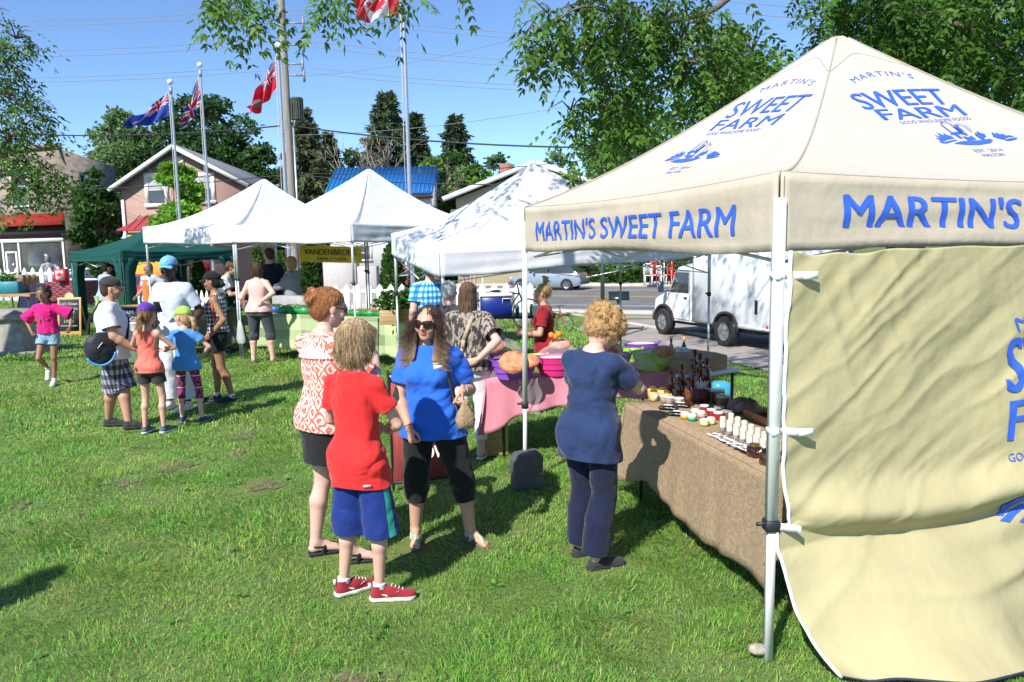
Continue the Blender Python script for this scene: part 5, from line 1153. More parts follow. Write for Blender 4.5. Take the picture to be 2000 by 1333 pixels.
def onV(s_,u): q=va+vd*s_+vn_*u; return V3(q[0],q[1],Z8)
for s_,u,m_,fm,lb,fl,cat in ((.18,.22,blueb,cuc,'blue basket at the left end of the plaid table','cucumbers heaped in the leftmost blue basket','cucumbers'),(.58,.20,greenb,berr,'green basket beside the blue one on the plaid table','pale green peas in the left green basket','peas'),(.50,.55,blueb,cuc,'blue basket behind the green one','dark cucumbers in the rear blue basket','cucumbers'),(.95,.22,greenb,cuc,'third basket along the plaid table, green, by the woman with red hair','small cucumbers in the third basket','cucumbers')):
    q=onV(s_,u); crate(q,.34,.24,.11,m_,lb,'produce baskets',rzv); fill(q,rzv,.30,.22,.09,.022,fm,cat,fl,None,46,int(s_*100),cat,(2.,.9,.9) if fm is cuc else (1,1,1))
for i in range(4):
    q=onV(2.15+i*.27,.30+.02*i); crate(q,.25,.22,.09,greenb,('green punnet of red berries, '+['leftmost','second','third','rightmost'][i]+' in its row'),'berry punnets',rzv); fill(q,rzv,.23,.20,.075,.014,tomm,'red_berries','red berries heaped in the '+['leftmost','second','third','rightmost'][i]+' green punnet',None,80,i,'berries')
q=onV(2.95,.12); crate(q,.16,.14,.08,mat('pale_green_paper',(.35,.55,.42),rough=.7),'small pale green punnet at the front of the table',None,rzv); fill(q,rzv,.13,.12,.065,.015,orm,'apricots','orange fruit in the small pale punnet',None,30,9,'fruit')
for px,py,lb in ((554,590,'black price tag hung on plaid cloth near the left end'),(706,622,'black price tag hung on the plaid cloth by the tent pole'),(583,588,'small black price tag between the baskets and woman')):
    s_=(px-505)/(797-505)*3.4; qq=G(px,py,.62); e=empty('price_tag',(qq[0],qq[1]-.06,.60),0,lb,'sign'); b=MB(); b.box((0,0,0),(.10,.01,.15),bev=.004); b.build('board',blackm,e); b=MB(); put_text(b,'1.50',plane_fn((0,-.0055,-.03),(1,0,0),(0,0,1),.001),.035,.07); b.build('lettering',paper,e)
# scale, planters behind
b=MB(); q=onV(3.2,.5); b.lathe([(.12,0),(.13,.02),(.08,.10),(.05,.18)],c=q,n=14); b.box(q+V3(0,0,.22),(.34,.26,.08),bev=.02); tag(b.build('weighing_scale',white_pl),'white weighing scale with a dark tray on the plaid table','scale')
b=MB(); b.box(q+V3(0,0,.33),(.36,.28,.13),bev=.01); tag(b.build('plastic_bin',mat('dark_bin',(.015,.035,.03),rough=.6)),'dark green bin standing on the scale','bin')
# vendor's grey table behind pink-shirted woman & green cloth table at left
olive=mat('olive_cloth',(.12,.14,.075),rough=.9,var=.15); rowtable(355,612,470,606,.80,.8,'folding table hidden under the dark olive cloth','dark olive cloth over the table by the picket fence',olive,[.65,.6,.6,.6])
b=MB(); q=at(585,560,14.3); b.box((q[0],q[1],.93),(1.1,.4,.30),rz=rzv,bev=.01); tag(b.build('display_box',mat('grey_display',(.35,.35,.34),rough=.7)),'grey display box in front of the two vendors','box')
# cooler and vendor table at right (behind patterned blouse)
q=G(968,640,.62); b=MB(); e=empty('cooler',(q[0],q[1]+.6,0),.1,'dark blue cooler box on the stall behind the patterned blouse','cooler'); cbm=mat('cooler_blue',(.01,.025,.22),rough=.35)
b.box((0,0,.93),(.52,.36,.32),bev=.02); b.build('cooler_body',cbm,e); b=MB(); b.box((0,0,1.115),(.55,.39,.05),bev=.015); b.build('lid',white_pl,e); b=MB(); b.tube([(.10,-.19,.95),(.10,-.21,1.06),(.24,-.21,1.06),(.24,-.19,.95)],.008,6); b.build('handle',white_pl,e)
ct=[V3(q[0]-.5,q[1]+.3,0),V3(q[0]+1.0,q[1]+.2,0),V3(q[0]+1.05,q[1]+.9,0),V3(q[0]-.45,q[1]+1.0,0)]; fold_table('folding table behind the pink one with a dark top',ct,.77,blackm,blackm); 
for i,(dx,c_,lb) in enumerate(((.36,(.03,.10,.18),'slate blue cup beside the cooler'),(.48,(.02,.02,.02),'black bottle beside the blue cup'),(.6,(.16,.42,.02),'green bottle by the vendor in red'))):
    b=MB(); b.lathe([(.03,0),(.034,.14),(.02,.17),(.02,.19)],c=(q[0]+dx,q[1]+.42,.772),n=12); tag(b.build('bottle',mat('btl%d'%i,c_,rough=.4),smooth=True),lb,'bottle')
b=MB(); b.box((q[0]+.72,q[1]+.33,.85),(.22,.16,.15),bev=.005); tag(b.build('napkin_box',white_pl),'small white box in front of the vendor in red','box')
# ---------- people in the photo
def PX(xy,yaw,H,z=0.):
    c,s=math.cos(R(yaw)),math.sin(R(yaw)); k=H/1.70
    def f(px,py,dY=0.):
        p=at(px,py,xy[1]+dY)-V3(xy[0],xy[1],z); return (float(c*p[0]+s*p[1])/k,float(-s*p[0]+c*p[1])/k,float(p[2])/k)
    return f
def PF(xy,yaw,H):
    f_=lambda p:(lambda q:q)(p); c,s=math.cos(R(yaw)),math.sin(R(yaw)); k=H/1.70
    def f(px,py,fy,zz=0.,pt=0.):
        p=G(px,py)-V3(xy[0],xy[1],0); return (float(c*p[0]+s*p[1])/k,float(-s*p[0]+c*p[1])/k,fy,zz,pt)
    return f
def cloth(name,c,**k):
    k.setdefault('rough',.85); k.setdefault('var',.07); k.setdefault('bump',.42); k.setdefault('bscale',17); k.setdefault('sheen',.15); k.setdefault('spec',.2); return mat(name,c,**k)
def pattern(name,c1,c2,kind,sc,soft=.5,dist=.0,c3=None):
    m=cloth(name,c1); N,L,b=nodes(m); tc=N.new('ShaderNodeTexCoord'); src=tc.outputs['Object']
    if dist:
        n=N.new('ShaderNodeTexNoise'); n.inputs['Scale'].default_value=sc[0]*1.6; L.new(src,n.inputs['Vector']); v=N.new('ShaderNodeVectorMath'); v.operation='MULTIPLY_ADD'; L.new(n.outputs['Color'],v.inputs[0]); v.inputs[1].default_value=(dist,)*3; L.new(src,v.inputs[2]); src=v.outputs[0]
    sx=N.new('ShaderNodeSeparateXYZ'); L.new(src,sx.inputs[0]); ang=math_n(N,L,'ARCTAN2',sx.outputs[0],sx.outputs[1])
    h=math_n(N,L,'MULTIPLY',ang,.15); q=lambda s_,k:math_n(N,L,'ABSOLUTE',math_n(N,L,'SUBTRACT',math_n(N,L,'FRACT',math_n(N,L,'MULTIPLY',s_,k)),.5))
    if kind=='diamond': d=math_n(N,L,'ADD',q(h,sc[0]),q(sx.outputs[2],sc[1])); f=math_n(N,L,'GREATER_THAN',math_n(N,L,'FRACT',math_n(N,L,'MULTIPLY',d,sc[2])),soft)
    elif kind=='gingham': f=math_n(N,L,'MULTIPLY',math_n(N,L,'ADD',math_n(N,L,'GREATER_THAN',q(h,sc[0]),.25),math_n(N,L,'GREATER_THAN',q(sx.outputs[2],sc[1]),.25)),.5)
    elif kind=='bands': 
        n=N.new('ShaderNodeTexVoronoi'); n.inputs['Scale'].default_value=sc[1]; L.new(tc.outputs['Object'],n.inputs['Vector']); st=math_n(N,L,'GREATER_THAN',q(sx.outputs[2],sc[0]),.38); st2=math_n(N,L,'GREATER_THAN',q(sx.outputs[2],sc[0]*6),.28); f=math_n(N,L,'MULTIPLY',st,st2)
        mx=N.new('ShaderNodeMix'); mx.data_type='RGBA'; L.new(math_n(N,L,'GREATER_THAN',n.outputs['Distance'],.52),mx.inputs[0]); mx.inputs[6].default_value=(*c1,1); mx.inputs[7].default_value=(*c3,1); m2=N.new('ShaderNodeMix'); m2.data_type='RGBA'; L.new(f,m2.inputs[0]); L.new(mx.outputs[2],m2.inputs[6]); m2.inputs[7].default_value=(*c2,1); L.new(m2.outputs[2],b.inputs['Base Color']); return m
    elif kind=='blotch':
        n=N.new('ShaderNodeTexNoise'); n.inputs['Scale'].default_value=sc[0]; n.inputs['Detail'].default_value=4; mp=N.new('ShaderNodeMapping'); mp.inputs['Scale'].default_value=(1,1,sc[1]); L.new(tc.outputs['Object'],mp.inputs[0]); L.new(mp.outputs[0],n.inputs['Vector']); f=math_n(N,L,'GREATER_THAN',n.outputs['Fac'],soft)
    elif kind=='stripes': f=math_n(N,L,'GREATER_THAN',math_n(N,L,'FRACT',math_n(N,L,'MULTIPLY',h,sc[0])),soft)
    rp=N.new('ShaderNodeValToRGB'); L.new(f,rp.inputs[0]); rp.color_ramp.elements[0].color=(*c1,1); rp.color_ramp.elements[1].color=(*c2,1)
    if c3 is not None: rp.color_ramp.elements.new(.5).color=(*c3,1)
    L.new(rp.outputs[0],b.inputs['Base Color']); return m
wht=cloth('white_cotton',(.66,.67,.70)); blk=cloth('black_cotton',(.012,.012,.014)); blk2=cloth('charcoal_cotton',(.035,.035,.04)); lens=mat('dark_lens',(.01,.006,.006),rough=.08,spec=.8); frm=mat('tortoise_frame',(.02,.012,.01),rough=.25)
rub=mat('white_rubber',(.72,.70,.66),rough=.6); rubk=mat('black_rubber',(.02,.02,.02),rough=.7); redshoe=cloth('dark_red_mesh',(.33,.02,.03),bump=.5,bscale=300); 
FAIR=(.66,.40,.30); PINKS=(.68,.42,.34); TAN=(.50,.27,.17); BR=(.28,.13,.075); DK=(.075,.035,.022)
# 1 boy
xy=tuple(G(712,1168)[:2]); yw=-22; H=1.53; f=PX(xy,yw,H); ft=PF(xy,yw,H)
def swoosh(so,M,o,q):
    P=[(-.02,.055),(.02,.035),(.075,.055),(.11,.075),(.06,.043),(.02,.048)]
    for sd in(1,-1):
        b=MB(); b.add([o+M@V3(sd*(.0395-.00*p[0]),p[0]*.85+.01,p[1]*.9+.004) for p in P],[(0,1,5),(1,2,4,5),(2,3,4)]); b.build('side_mark',mat('cream_mark',(.72,.66,.55),rough=.6),so,solid=.004)
    b=MB(); 
    for i in range(4): b.tube([o+M@V3(-.018,.055+.022*i,.092-.009*i),o+M@V3(0,.06+.022*i,.099-.009*i),o+M@V3(.018,.055+.022*i,.092-.009*i)],.003,5)
    b.build('laces',rub,so)
    b=MB(); b.box(o+M@V3(0,-.078,.095),(.016,.012,.035)); b.build('heel_tab',rub,so)
redt=cloth('bright_red_jersey',(.70,.026,.026),bump=.35); navs=cloth('royal_blue_jersey',(.008,.028,.17),sheen=.15,rough=.6)
N_,L_,b_=nodes(navs); tc=N_.new('ShaderNodeTexCoord'); sx=N_.new('ShaderNodeSeparateXYZ'); L_.new(tc.outputs['Object'],sx.inputs[0]); mx=N_.new('ShaderNodeMix'); mx.data_type='RGBA'
L_.new(math_n(N_,L_,'MULTIPLY',math_n(N_,L_,'GREATER_THAN',sx.outputs[0],.165),math_n(N_,L_,'LESS_THAN',math_n(N_,L_,'ABSOLUTE',math_n(N_,L_,'ADD',sx.outputs[1],.02)),.022)),mx.inputs[0]); L_.new(b_.inputs['Base Color'].links[0].from_socket,mx.inputs[6]); mx.inputs[7].default_value=(.02,.30,.24,1); L_.new(mx.outputs[2],b_.inputs['Base Color'])
def boyx(root,k):
    b=MB(); b.box(k.P+V3(.13,-.115,-.165),(.05,.004,.016),rz=.45); b.build('hem_badge',mat('grey_badge',(.4,.4,.42),rough=.5),root)
person('boy in a red T-shirt and blue shorts standing with his back to us',xy,yw,H,sex='c',fat=-.02,skin=FAIR,res=.0065,fres=.0035,sres=.004,hs=1.10,seed=3,
 feet=dict(L=ft(678,1160,-35),R=ft(748,1172,-62)),arms=dict(R=dict(w=(.09,.27,1.02),e=(1,-.55,-.5),curl=.5),L=dict(w=(-.10,.26,1.02),e=(-1,-.55,-.5),curl=.5)),
 head=(-6,4,2),top=dict(mat=redt,hem=-.20,sl=.60,off=.016,flare=.0,wr=.011,fr=5.5,slo=.022,wst=(1,1,.9)),bot=dict(mat=navs,name='shorts',len=1.12,hr=.118,kr=.10,off=.010,wr=.008,fr=5,wst=(1,1,.25)),
 shoes=dict(mat=redshoe,sole=rub,sock=wht,sockh=.03,fn=swoosh,sc=1.04),hair=dict(style='mop',mat=haircol('sandy_hair',(.46,.32,.18)),th=.010,amp=.007,ns=9000,sl=.07,sw=.0011,res=.0045,jit=.13,lift=.005),fn=boyx)
# 2 ginger woman
xy=tuple(G(652,1088)[:2]); yw=-38; H=1.70; f=PX(xy,yw,H); ft=PF(xy,yw,H)
coral=pattern('coral_ikat',(.78,.13,.09),(.80,.62,.55),'diamond',(13,10,2.6),.52,.05)
cor2=pattern('coral_pleat',(.78,.17,.13),(.78,.70,.74),'stripes',(120,),.45)
def gx(root,k):
    s=SD(k.N-.3,k.N+.3,.006); s.cone(k.N-k.up*.14,k.N-k.up*.015,.178,.10,0,flat=((0,1,0),.74),cutb=True,cuta=True); V,Q=s.mesh(1); an=np.arctan2(V[:,0]-k.N[0],V[:,1]-k.N[1]); V=V+vnormals(V,Q)*(.005*np.sin(an*46))[:,None]
    qmesh('pleated_yoke',(V,Q),cor2,root)
    b=MB(); b.tube([k.N+V3(math.sin(a)*.062,math.cos(a)*.07-.0,-.012+.012*math.cos(a)) for a in np.linspace(0,2*PI,30)],.0015,4); b.build('necklace',mat('thin_gold',(.6,.45,.2),rough=.3,metal=1),root)
    b=MB(); q=k.HC+k.HM@V3(.078,-.004,-.045); b.ball(q,.007,8,6); b.build('earring',mat('pearl',(.8,.78,.74),rough=.2),root)
person('red-haired woman in a coral patterned blouse with her hair pinned in a bun',xy,yw,H,sex='f',fat=.10,skin=PINKS,res=.007,fres=.0035,seed=5,brow=(.35,.16,.08),
 feet=dict(L=ft(624,1082,-30),R=ft(692,1098,-40)),arms=dict(L=dict(w=(-.13,.10,1.42),e=(-1,.25,-.7),f=(.35,.25,.9),n=(1,.3,0),curl=.9),R=dict(w=(.13,.30,1.25),e=(.8,-.3,-.6))),
 head=(-20,14,0),top=dict(name='blouse',mat=coral,hem=-.09,sl=.85,off=.018,flare=.02,wr=.011,fr=5,slo=.02),bot=dict(name='skirt',mat=blk,len=.30,skirt=1,sk=.98),
 shoes=dict(kind='sandal',mat=blk,sole=rubk),hair=dict(style='bun',mat=haircol('ginger_hair',(.42,.17,.06)),th=.002,amp=.004,ns=7500,sl=.06,sw=.0010,res=.0045,nb=11,bz=.045,jit=.12),glasses=dict(lens=lens,frame=frm,r=(.028,.018)),fn=gx)
# 3 blue woman
xy=tuple(G(852,1066)[:2]); yw=170; H=1.57; f=PX(xy,yw,H); ft=PF(xy,yw,H)
blt=cloth('royal_blue_tee',(.022,.13,.64),bump=.4)
def bx_(root,k):
    w=lambda x,z,y0=0:k.P+k.up*z+V3(x,0,0)
    b=MB(); b.box(k.P+k.up*.375+V3(-.095,.152,0),(.058,.004,.036),rz=.25,M=rotm(-.35,0,.25)); b.build('chest_badge',mat('badge_white',(.75,.75,.75),rough=.7),root)
    b=MB(); b.box(k.P+k.up*.398+V3(-.085,.147,0),(.05,.004,.020),M=rotm(-.35,0,.25)); b.build('badge_emblem',mat('badge_gold',(.55,.42,.10),rough=.7),root)
    q=k.sh[-1]; b=MB(); P=[q+V3(.035,-.12,-.05),q+V3(.04,-.06,.045),q+V3(.04,.03,.055),q+V3(.03,.10,.00),q+V3(-.0,.12,-.10),q+V3(-.03,.07,-.30),q+V3(-.06,-.02,-.45)]; b.tube(P,.011,6); b.build('bag_strap',blk,root,smooth=True)
    for q_ in(1,-1):
        wq=k.wr[q_]; d=(k.wr[q_]-k.el[q_]); d/=np.linalg.norm(d); x,y,_=frame(d); b=MB(); b.tube([wq-d*.02+(x*math.cos(a)*.031+y*math.sin(a)*.031) for a in np.linspace(0,2*PI,16)],.0025,5); b.build('bracelet',mat('bracelet%d'%q_,(.25,.10,.06) if q_>0 else (.7,.7,.72),rough=.3),root)
_,kb=person('woman in a blue T-shirt and dark sunglasses facing us with a paper bag',xy,yw,H,sex='f',fat=.54,skin=(.60,.335,.23),res=.007,fres=.0032,seed=8,
 feet=dict(R=ft(812,1058,15),L=ft(922,1058,52)),arms=dict(R=dict(w=f(800,838,-.16),e=(1,-.3,0),f=f(815,880,-.2) and (.0-.2,.25,-1),n=(-.5,-.8,0),curl=.9),L=dict(w=f(903,765,-.16),e=(-.12,-1,-.5),f=(-.1,.5,-.85),n=(.9,.2,0),curl=1.1)),
 head=(-6,3,-3),top=dict(mat=blt,hem=-.13,sl=.72,off=.018,flare=.03,wr=.012,fr=7,slo=.018,wst=(1,1,.9)),bot=dict(name='capri_trousers',mat=blk,len=1.42,hr=.072,kr=.088,off=.012,wr=.006),
 shoes=dict(kind='sandal',mat=mat('green_strap',(.35,.62,.42),rough=.5),sole=mat('brown_sole',(.20,.12,.07),rough=.7)),hair=dict(style='long',mat=haircol('brown_blond_hair',(.055,.028,.018),tip=((.42,.29,.17),1.30,1.50)),len=.27,front=1,amp=.006,ns=8500,sl=.10,sw=.0010,res=.0045,jit=.07),glasses=dict(lens=lens,frame=frm,r=(.037,.026),w=.004),fn=bx_)
# paper bag
p=at(908,783,xy[1]-.22); e=empty('paper_bag',(p[0],p[1],p[2]-.17),.3,'small crumpled brown paper bag held by the blue-shirted woman','bag')
b=MB(); b.lathe([(.035,0),(.047,.004),(.052,.05),(.047,.09),(.026,.13),(.014,.15),(.022,.175),(.012,.17)],n=18,sx=1.15,sy=.6,fn=lambda q,a:(q[0]*(1+.12*math.sin(a*4+q[2]*50)),q[1]*(1+.15*math.sin(a*3+2)),q[2]+.004*math.sin(a*5))); b.build('bag_body',mat('kraft_paper',(.36,.24,.14),rough=.85,bump=.5,bscale=60),e,smooth=False)
# 4 curly woman
xy=tuple(G(1150,1108)[:2]); yw=-40; H=1.57; f=PX(xy,yw,H); ft=PF(xy,yw,H)
navt=cloth('navy_heather_top',(.018,.036,.10),bump=.4,var=.15); navp=cloth('navy_trousers',(.010,.014,.04),var=.1)
def cx(root,k):
    b=MB()
    for i in range(3): b.box(k.P+V3(.150,-.085,.00-.028*i),(.012,.012,.016),rz=-.6)
    b.build('hem_badge',mat('grey_badge',(.4,.4,.42)),root)
person('curly blond woman in a navy top and trousers bending her head over the burlap table',xy,yw,H,sex='f',fat=.42,skin=PINKS,res=.007,fres=.0035,seed=11,lean=(.05,.0),pel=(0,.02,0),
 feet=dict(L=ft(1138,1085,-25),R=ft(1168,1112,-28)),arms=dict(R=dict(w=(.05,.28,1.36),e=(.75,.25,-1),f=(-.3,.05,.9),n=(0,-1,.2),curl=1.2),L=dict(w=(-.04,.27,1.30),e=(-.8,.3,-.9),f=(.3,0,.8),n=(0,-1,.2),curl=1.0)),
 head=(-14,46,0),top=dict(name='top',mat=navt,hem=-.20,sl=.68,off=.016,flare=.0,wr=.012,fr=6,slo=.02,wst=(1,1,1)),bot=dict(mat=navp,len=1.93,hr=.096,kr=.084,off=.008,wr=.008,fr=6,wst=(1,1,.15)),
 shoes=dict(mat=blk2,sole=rubk,kind='flat'),hs=1.13,hair=dict(style='curly',mat=haircol('golden_curls',(.54,.33,.14)),th=.010,amp=.006,ns=7500,sl=.04,sw=.0011,res=.0045,jit=.7,lift=.016,wave=1.1),glasses=dict(lens=mat('clear_lens',(.3,.3,.32),rough=.05,alpha=.4),frame=frm,r=(.026,.018),sun=False),fn=cx)
# 5 patterned blouse
xy=tuple(G(921,893)[:2]); yw=-12; H=1.61; f=PX(xy,yw,H); ft=PF(xy,yw,H)
anim=pattern('leaf_print_blouse',(.05,.042,.04),(.30,.25,.21),'blotch',(38,.45),.5)
def px5(root,k):
    b=MB(); s=k.sh[1]; P=[s+V3(-.06,.02,.075),s+V3(-.09,-.10,.02),s+V3(-.16,-.15,-.18),k.P+k.up*.16+V3(-.02,-.155,0),k.P+V3(-.10,-.18,.06)]; 
    for a_,c_ in zip(P[:-1],P[1:]): b.bar(a_,c_,.035,.006,up=(0,1,0))
    b.build('bag_strap',mat('beige_webbing',(.42,.34,.22),rough=.8),root)
    b=MB(); b.ball(k.P+V3(-.10,-.19,.05),(.03,.02,.03),10,6); b.build('purse',mat('crimson_purse',(.4,.01,.06),rough=.5),root,smooth=True)
person('woman in a brown leaf-print blouse and white trousers with a tan bag strap',xy,yw,H,sex='f',fat=.35,skin=PINKS,res=.009,fres=.005,seed=14,
 feet=dict(L=(-.09,.02,5),R=(.11,-.02,-12)),arms=dict(R=dict(w=(.14,-.19,1.00),e=(1,-.15,.2),f=(-.85,-.1,-.3),n=(0,1,0),curl=.35,spread=.5),L=dict(w=(-.22,.3,1.1))),
 head=(-8,2,0),top=dict(name='blouse',mat=anim,hem=-.06,sl=.75,off=.025,flare=.05,wr=.011,fr=6,slo=.035),bot=dict(mat=wht,len=1.75,hr=.062,kr=.07,off=.008,wr=.006,fr=9),
 shoes=dict(kind='sandal',mat=mat('pink_strap',(.6,.3,.3),rough=.5),sole=rub),hair=dict(style='bob',mat=haircol('mid_brown_hair',(.13,.075,.045)),len=.19,amp=.005,ns=1800,sl=.07,sw=.0016,res=.007,jit=.08),fn=px5)
# 6,7 behind: white hair, plaid shirt
def simple(lb,px,Y,yw,H,z=0.,**kw):
    p=at(px,480,Y); kw.setdefault('res',.011); kw.setdefault('fres',.007); kw.setdefault('sres',.008); kw.setdefault('skin',FAIR); kw.setdefault('shoes',dict(mat=blk2,sole=rubk)); kw.setdefault('bot',dict(mat=blk2,len=1.9,hr=.07,kr=.075))
    return person(lb,(p[0],p[1]),yw,H,z=z,**kw)
simple('white-haired person standing beside the leaf-print blouse woman',873,8.3,-25,1.56,sex='f',fat=.3,seed=20,top=dict(mat=cloth('charcoal_top',(.05,.05,.06)),hem=-.1,sl=.7,off=.02),hair=dict(style='short',mat=haircol('white_hair',(.62,.60,.55)),th=.008,amp=.006,res=.008))
bpl=pattern('blue_plaid_shirt',(.02,.16,.42),(.55,.75,.85),'gingham',(18,14),.5,0,(.05,.33,.62)); simple('man in a blue and white plaid shirt behind the blue-shirted woman',838,9.75,15,1.78,sex='m',fat=.3,seed=21,top=dict(name='plaid_shirt',mat=bpl,hem=-.1,sl=.6,off=.025),hair=dict(style='short',mat=haircol('grey_brown_hair',(.16,.13,.10)),res=.009))
# 8 vendor in red
p=at(1062,480,9.0); xy=(p[0],p[1]); f=PX(xy,80,1.56,-.08); reddk=cloth('dark_red_tee',(.28,.012,.018))
simple('vendor in a dark red T-shirt with a blond topknot gesturing with one hand',1062,9.0,80,1.56,z=-.08,sex='f',fat=.25,skin=(.56,.30,.20),seed=22,fres=.0055,res=.009,arms=dict(L=dict(w=f(1022,652,-.1),e=(-.6,-1,-.3)),R=dict(w=f(1013,650,.05),e=(.4,-.6,-1),f=(0,.15,1),n=(0,1,.1),curl=.1,spread=.8)),head=(4,0,0),top=dict(mat=reddk,hem=-.1,sl=.7,off=.014),hair=dict(style='topbun',mat=haircol('blond_topknot',(.46,.29,.12)),res=.006,ns=700,sl=.06,sw=.002,amp=.004))
# 9 pink tank
xy=tuple(G(512,708)[:2]); yw=-8; H=1.72; f=PX(xy,yw,H)
def hangbag(root,k): pass
person('woman in a pink sleeveless top and grey capris with one hand on her hip',xy,yw,H,sex='f',fat=.5,skin=PINKS,res=.010,fres=.006,seed=24,
 feet=dict(L=(-.15,0,12),R=(.20,.02,-15)),arms=dict(R=dict(w=(.13,-.16,1.06),e=(1,-.2,.25),f=(-.6,-.1,-.6),n=(0,1,0),curl=.4),L=dict(w=(-.27,.03,.92),curl=.9)),
 top=dict(name='tank_top',mat=cloth('pale_pink_knit',(.72,.42,.40)),hem=-.06,sl=0,off=.018,flare=.06,wr=.008),bot=dict(name='capri_trousers',mat=cloth('slate_capri',(.05,.055,.065)),len=1.25,hr=.085,kr=.085),shoes=None,
 hair=dict(style='long',mat=haircol('dark_brown_hair',(.07,.035,.022)),len=.30,amp=.006,ns=900,sl=.09,sw=.0025,res=.008,jit=.08))
p=at(468,625,xy[1]-.02); b=MB(); b.lathe([(.02,0),(.06,.012),(.075,.09),(.06,.22),(.045,.33),(.012,.42)],n=18,sy=.6,fn=lambda q,a:(q[0]*(1+.07*math.sin(a*5+q[2]*20)),q[1],q[2])); o=b.build('plastic_bag',mat('translucent_bag',(.75,.78,.8),rough=.3,alpha=.42),smooth=True); o.location=(p[0],p[1],p[2]-.42); tag(o,'thin white plastic carrier bag hanging from the pink-topped woman\'s hand','bag')
# 10-12 vendors under the white tents
simple('vendor man in a dark navy polo shirt behind the vegetable stall',524,14.9,-10,1.84,z=.12,sex='m',fat=.35,seed=30,head=(60,0,0),top=dict(name='polo_shirt',mat=cloth('dark_navy_polo',(.008,.012,.03)),hem=-.1,sl=.6,off=.02),arms=dict(R=dict(w=(.15,.3,1.0)),L=dict(w=(-.15,.3,1.0))),hair=dict(style='short',mat=haircol('dark_hair',(.05,.03,.02)),res=.009))
simple('vendor woman in a grey cardigan with reddish blond hair behind the stall',568,14.6,75,1.68,z=.12,sex='f',fat=.3,seed=31,top=dict(name='cardigan',mat=cloth('grey_cardigan',(.20,.21,.24)),hem=-.1,sl=1.7,off=.02),arms=dict(L=dict(w=(-.06,.42,1.1),e=(-.5,-1,-.6)),R=dict(w=(.06,.42,1.1),e=(.5,-1,-.6))),hair=dict(style='long',len=.2,mat=haircol('strawberry_hair',(.40,.22,.10)),res=.009,amp=.006))
simple('brown-haired person in a white T-shirt bending over the far stall table',424,14.6,-80,1.76,sex='f',fat=.2,lean=(.14,0),seed=32,top=dict(mat=wht,hem=-.1,sl=.65,off=.02),arms=dict(L=dict(w=(-.15,.45,1.1),e=(-.5,-1,-.6)),R=dict(w=(.15,.45,1.1),e=(.5,-1,-.6))),head=(0,25,0),hair=dict(style='short',th=.008,mat=haircol('auburn_brown_hair',(.12,.045,.025)),res=.009,amp=.006))
# 13 gingham girl
xy=tuple(G(434,786)[:2]); yw=98; H=1.66; f=PX(xy,yw,H); ging=pattern('gingham_shirt',(.015,.015,.02),(.72,.73,.75),'gingham',(22,18),.5,0,(.22,.22,.24))
def gg(root,k):
    b=MB(); s=k.sh[-1]; b.tube([s+V3(.03,.05,.06),s+V3(-.0,.035,.0),s+V3(-.02,.02,-.12),s+V3(-.015,.0,-.26),s+V3(.03,-.06,-.40)],.012,6); b.build('bag_strap',mat('red_orange_strap',(.75,.08,.03),rough=.6),root,smooth=True)
person('girl in a gingham sleeveless shirt, black cap and black shorts',xy,yw,H,sex='f',fat=.06,skin=(.36,.18,.105),res=.009,fres=.005,seed=35,
 feet=dict(L=ft(445,790,10) if 0 else (-.06,-.12,0),R=(.10,.10,8)),arms=dict(L=dict(w=(-.20,.04,.93),curl=.7),R=dict(w=(.14,.25,1.05))),head=(0,3,0),top=dict(name='gingham_shirt',mat=ging,hem=-.0,sl=0,off=.022,wr=.008),bot=dict(name='shorts',mat=blk,len=.50,hr=.10,off=.014),
 shoes=dict(mat=blk2,sole=mat('navy_rubber',(.04,.06,.10)),sock=wht),hair=dict(style='bun',mat=haircol('black_hair',(.014,.010,.009)),res=.007,bz=-.03,nb=8),cap=dict(mat=blk),fn=gg)
# 14 polo man
xy=tuple(G(352,798)[:2]); yw=172; H=1.86; f=PX(xy,yw,H)
_,kp=person('tall man in a white polo shirt, white trousers, glasses and a light blue cap',xy,yw,H,sex='m',fat=.0,skin=DK,res=.009,fres=.005,seed=38,brow=(.02,.015,.012),stubble=(.03,.02,.018),sta=.5,
 feet=dict(R=(.12,.0,5),L=(-.13,.08,-12)),arms=dict(R=dict(w=f(300,640,-.2),e=(1,-.6,-.5),f=(-.7,.3,.5),n=(-.3,.3,.9),curl=.9),L=dict(w=(-.27,.12,.98))),head=(10,4,0),
 top=dict(name='polo_shirt',mat=cloth('white_polo',(.55,.60,.70)),hem=-.12,sl=.74,off=.018,wr=.012,slo=.016),bot=dict(mat=wht,len=1.92,hr=.085,kr=.085),shoes=dict(mat=rub,sole=rub),
 hair=dict(style='short',mat=haircol('black_hair',(.014,.010,.009)),th=-.004,res=.007),cap=dict(mat=cloth('light_blue_cap',(.15,.42,.72)),logo=('R',wht)),glasses=dict(lens=mat('clear_lens',(.3,.3,.32),rough=.05,alpha=.4),frame=frm,r=(.027,.017),sun=False))
p=at(311,610,xy[1]-.26); b=MB(); b.box((0,0,0),(.075,.009,.15),bev=.004); o=b.build('phone',blackm); o.location=tuple(p); o.rotation_euler=(.5,0,0); tag(o,'dark phone held up by the man in the white polo shirt','phone')
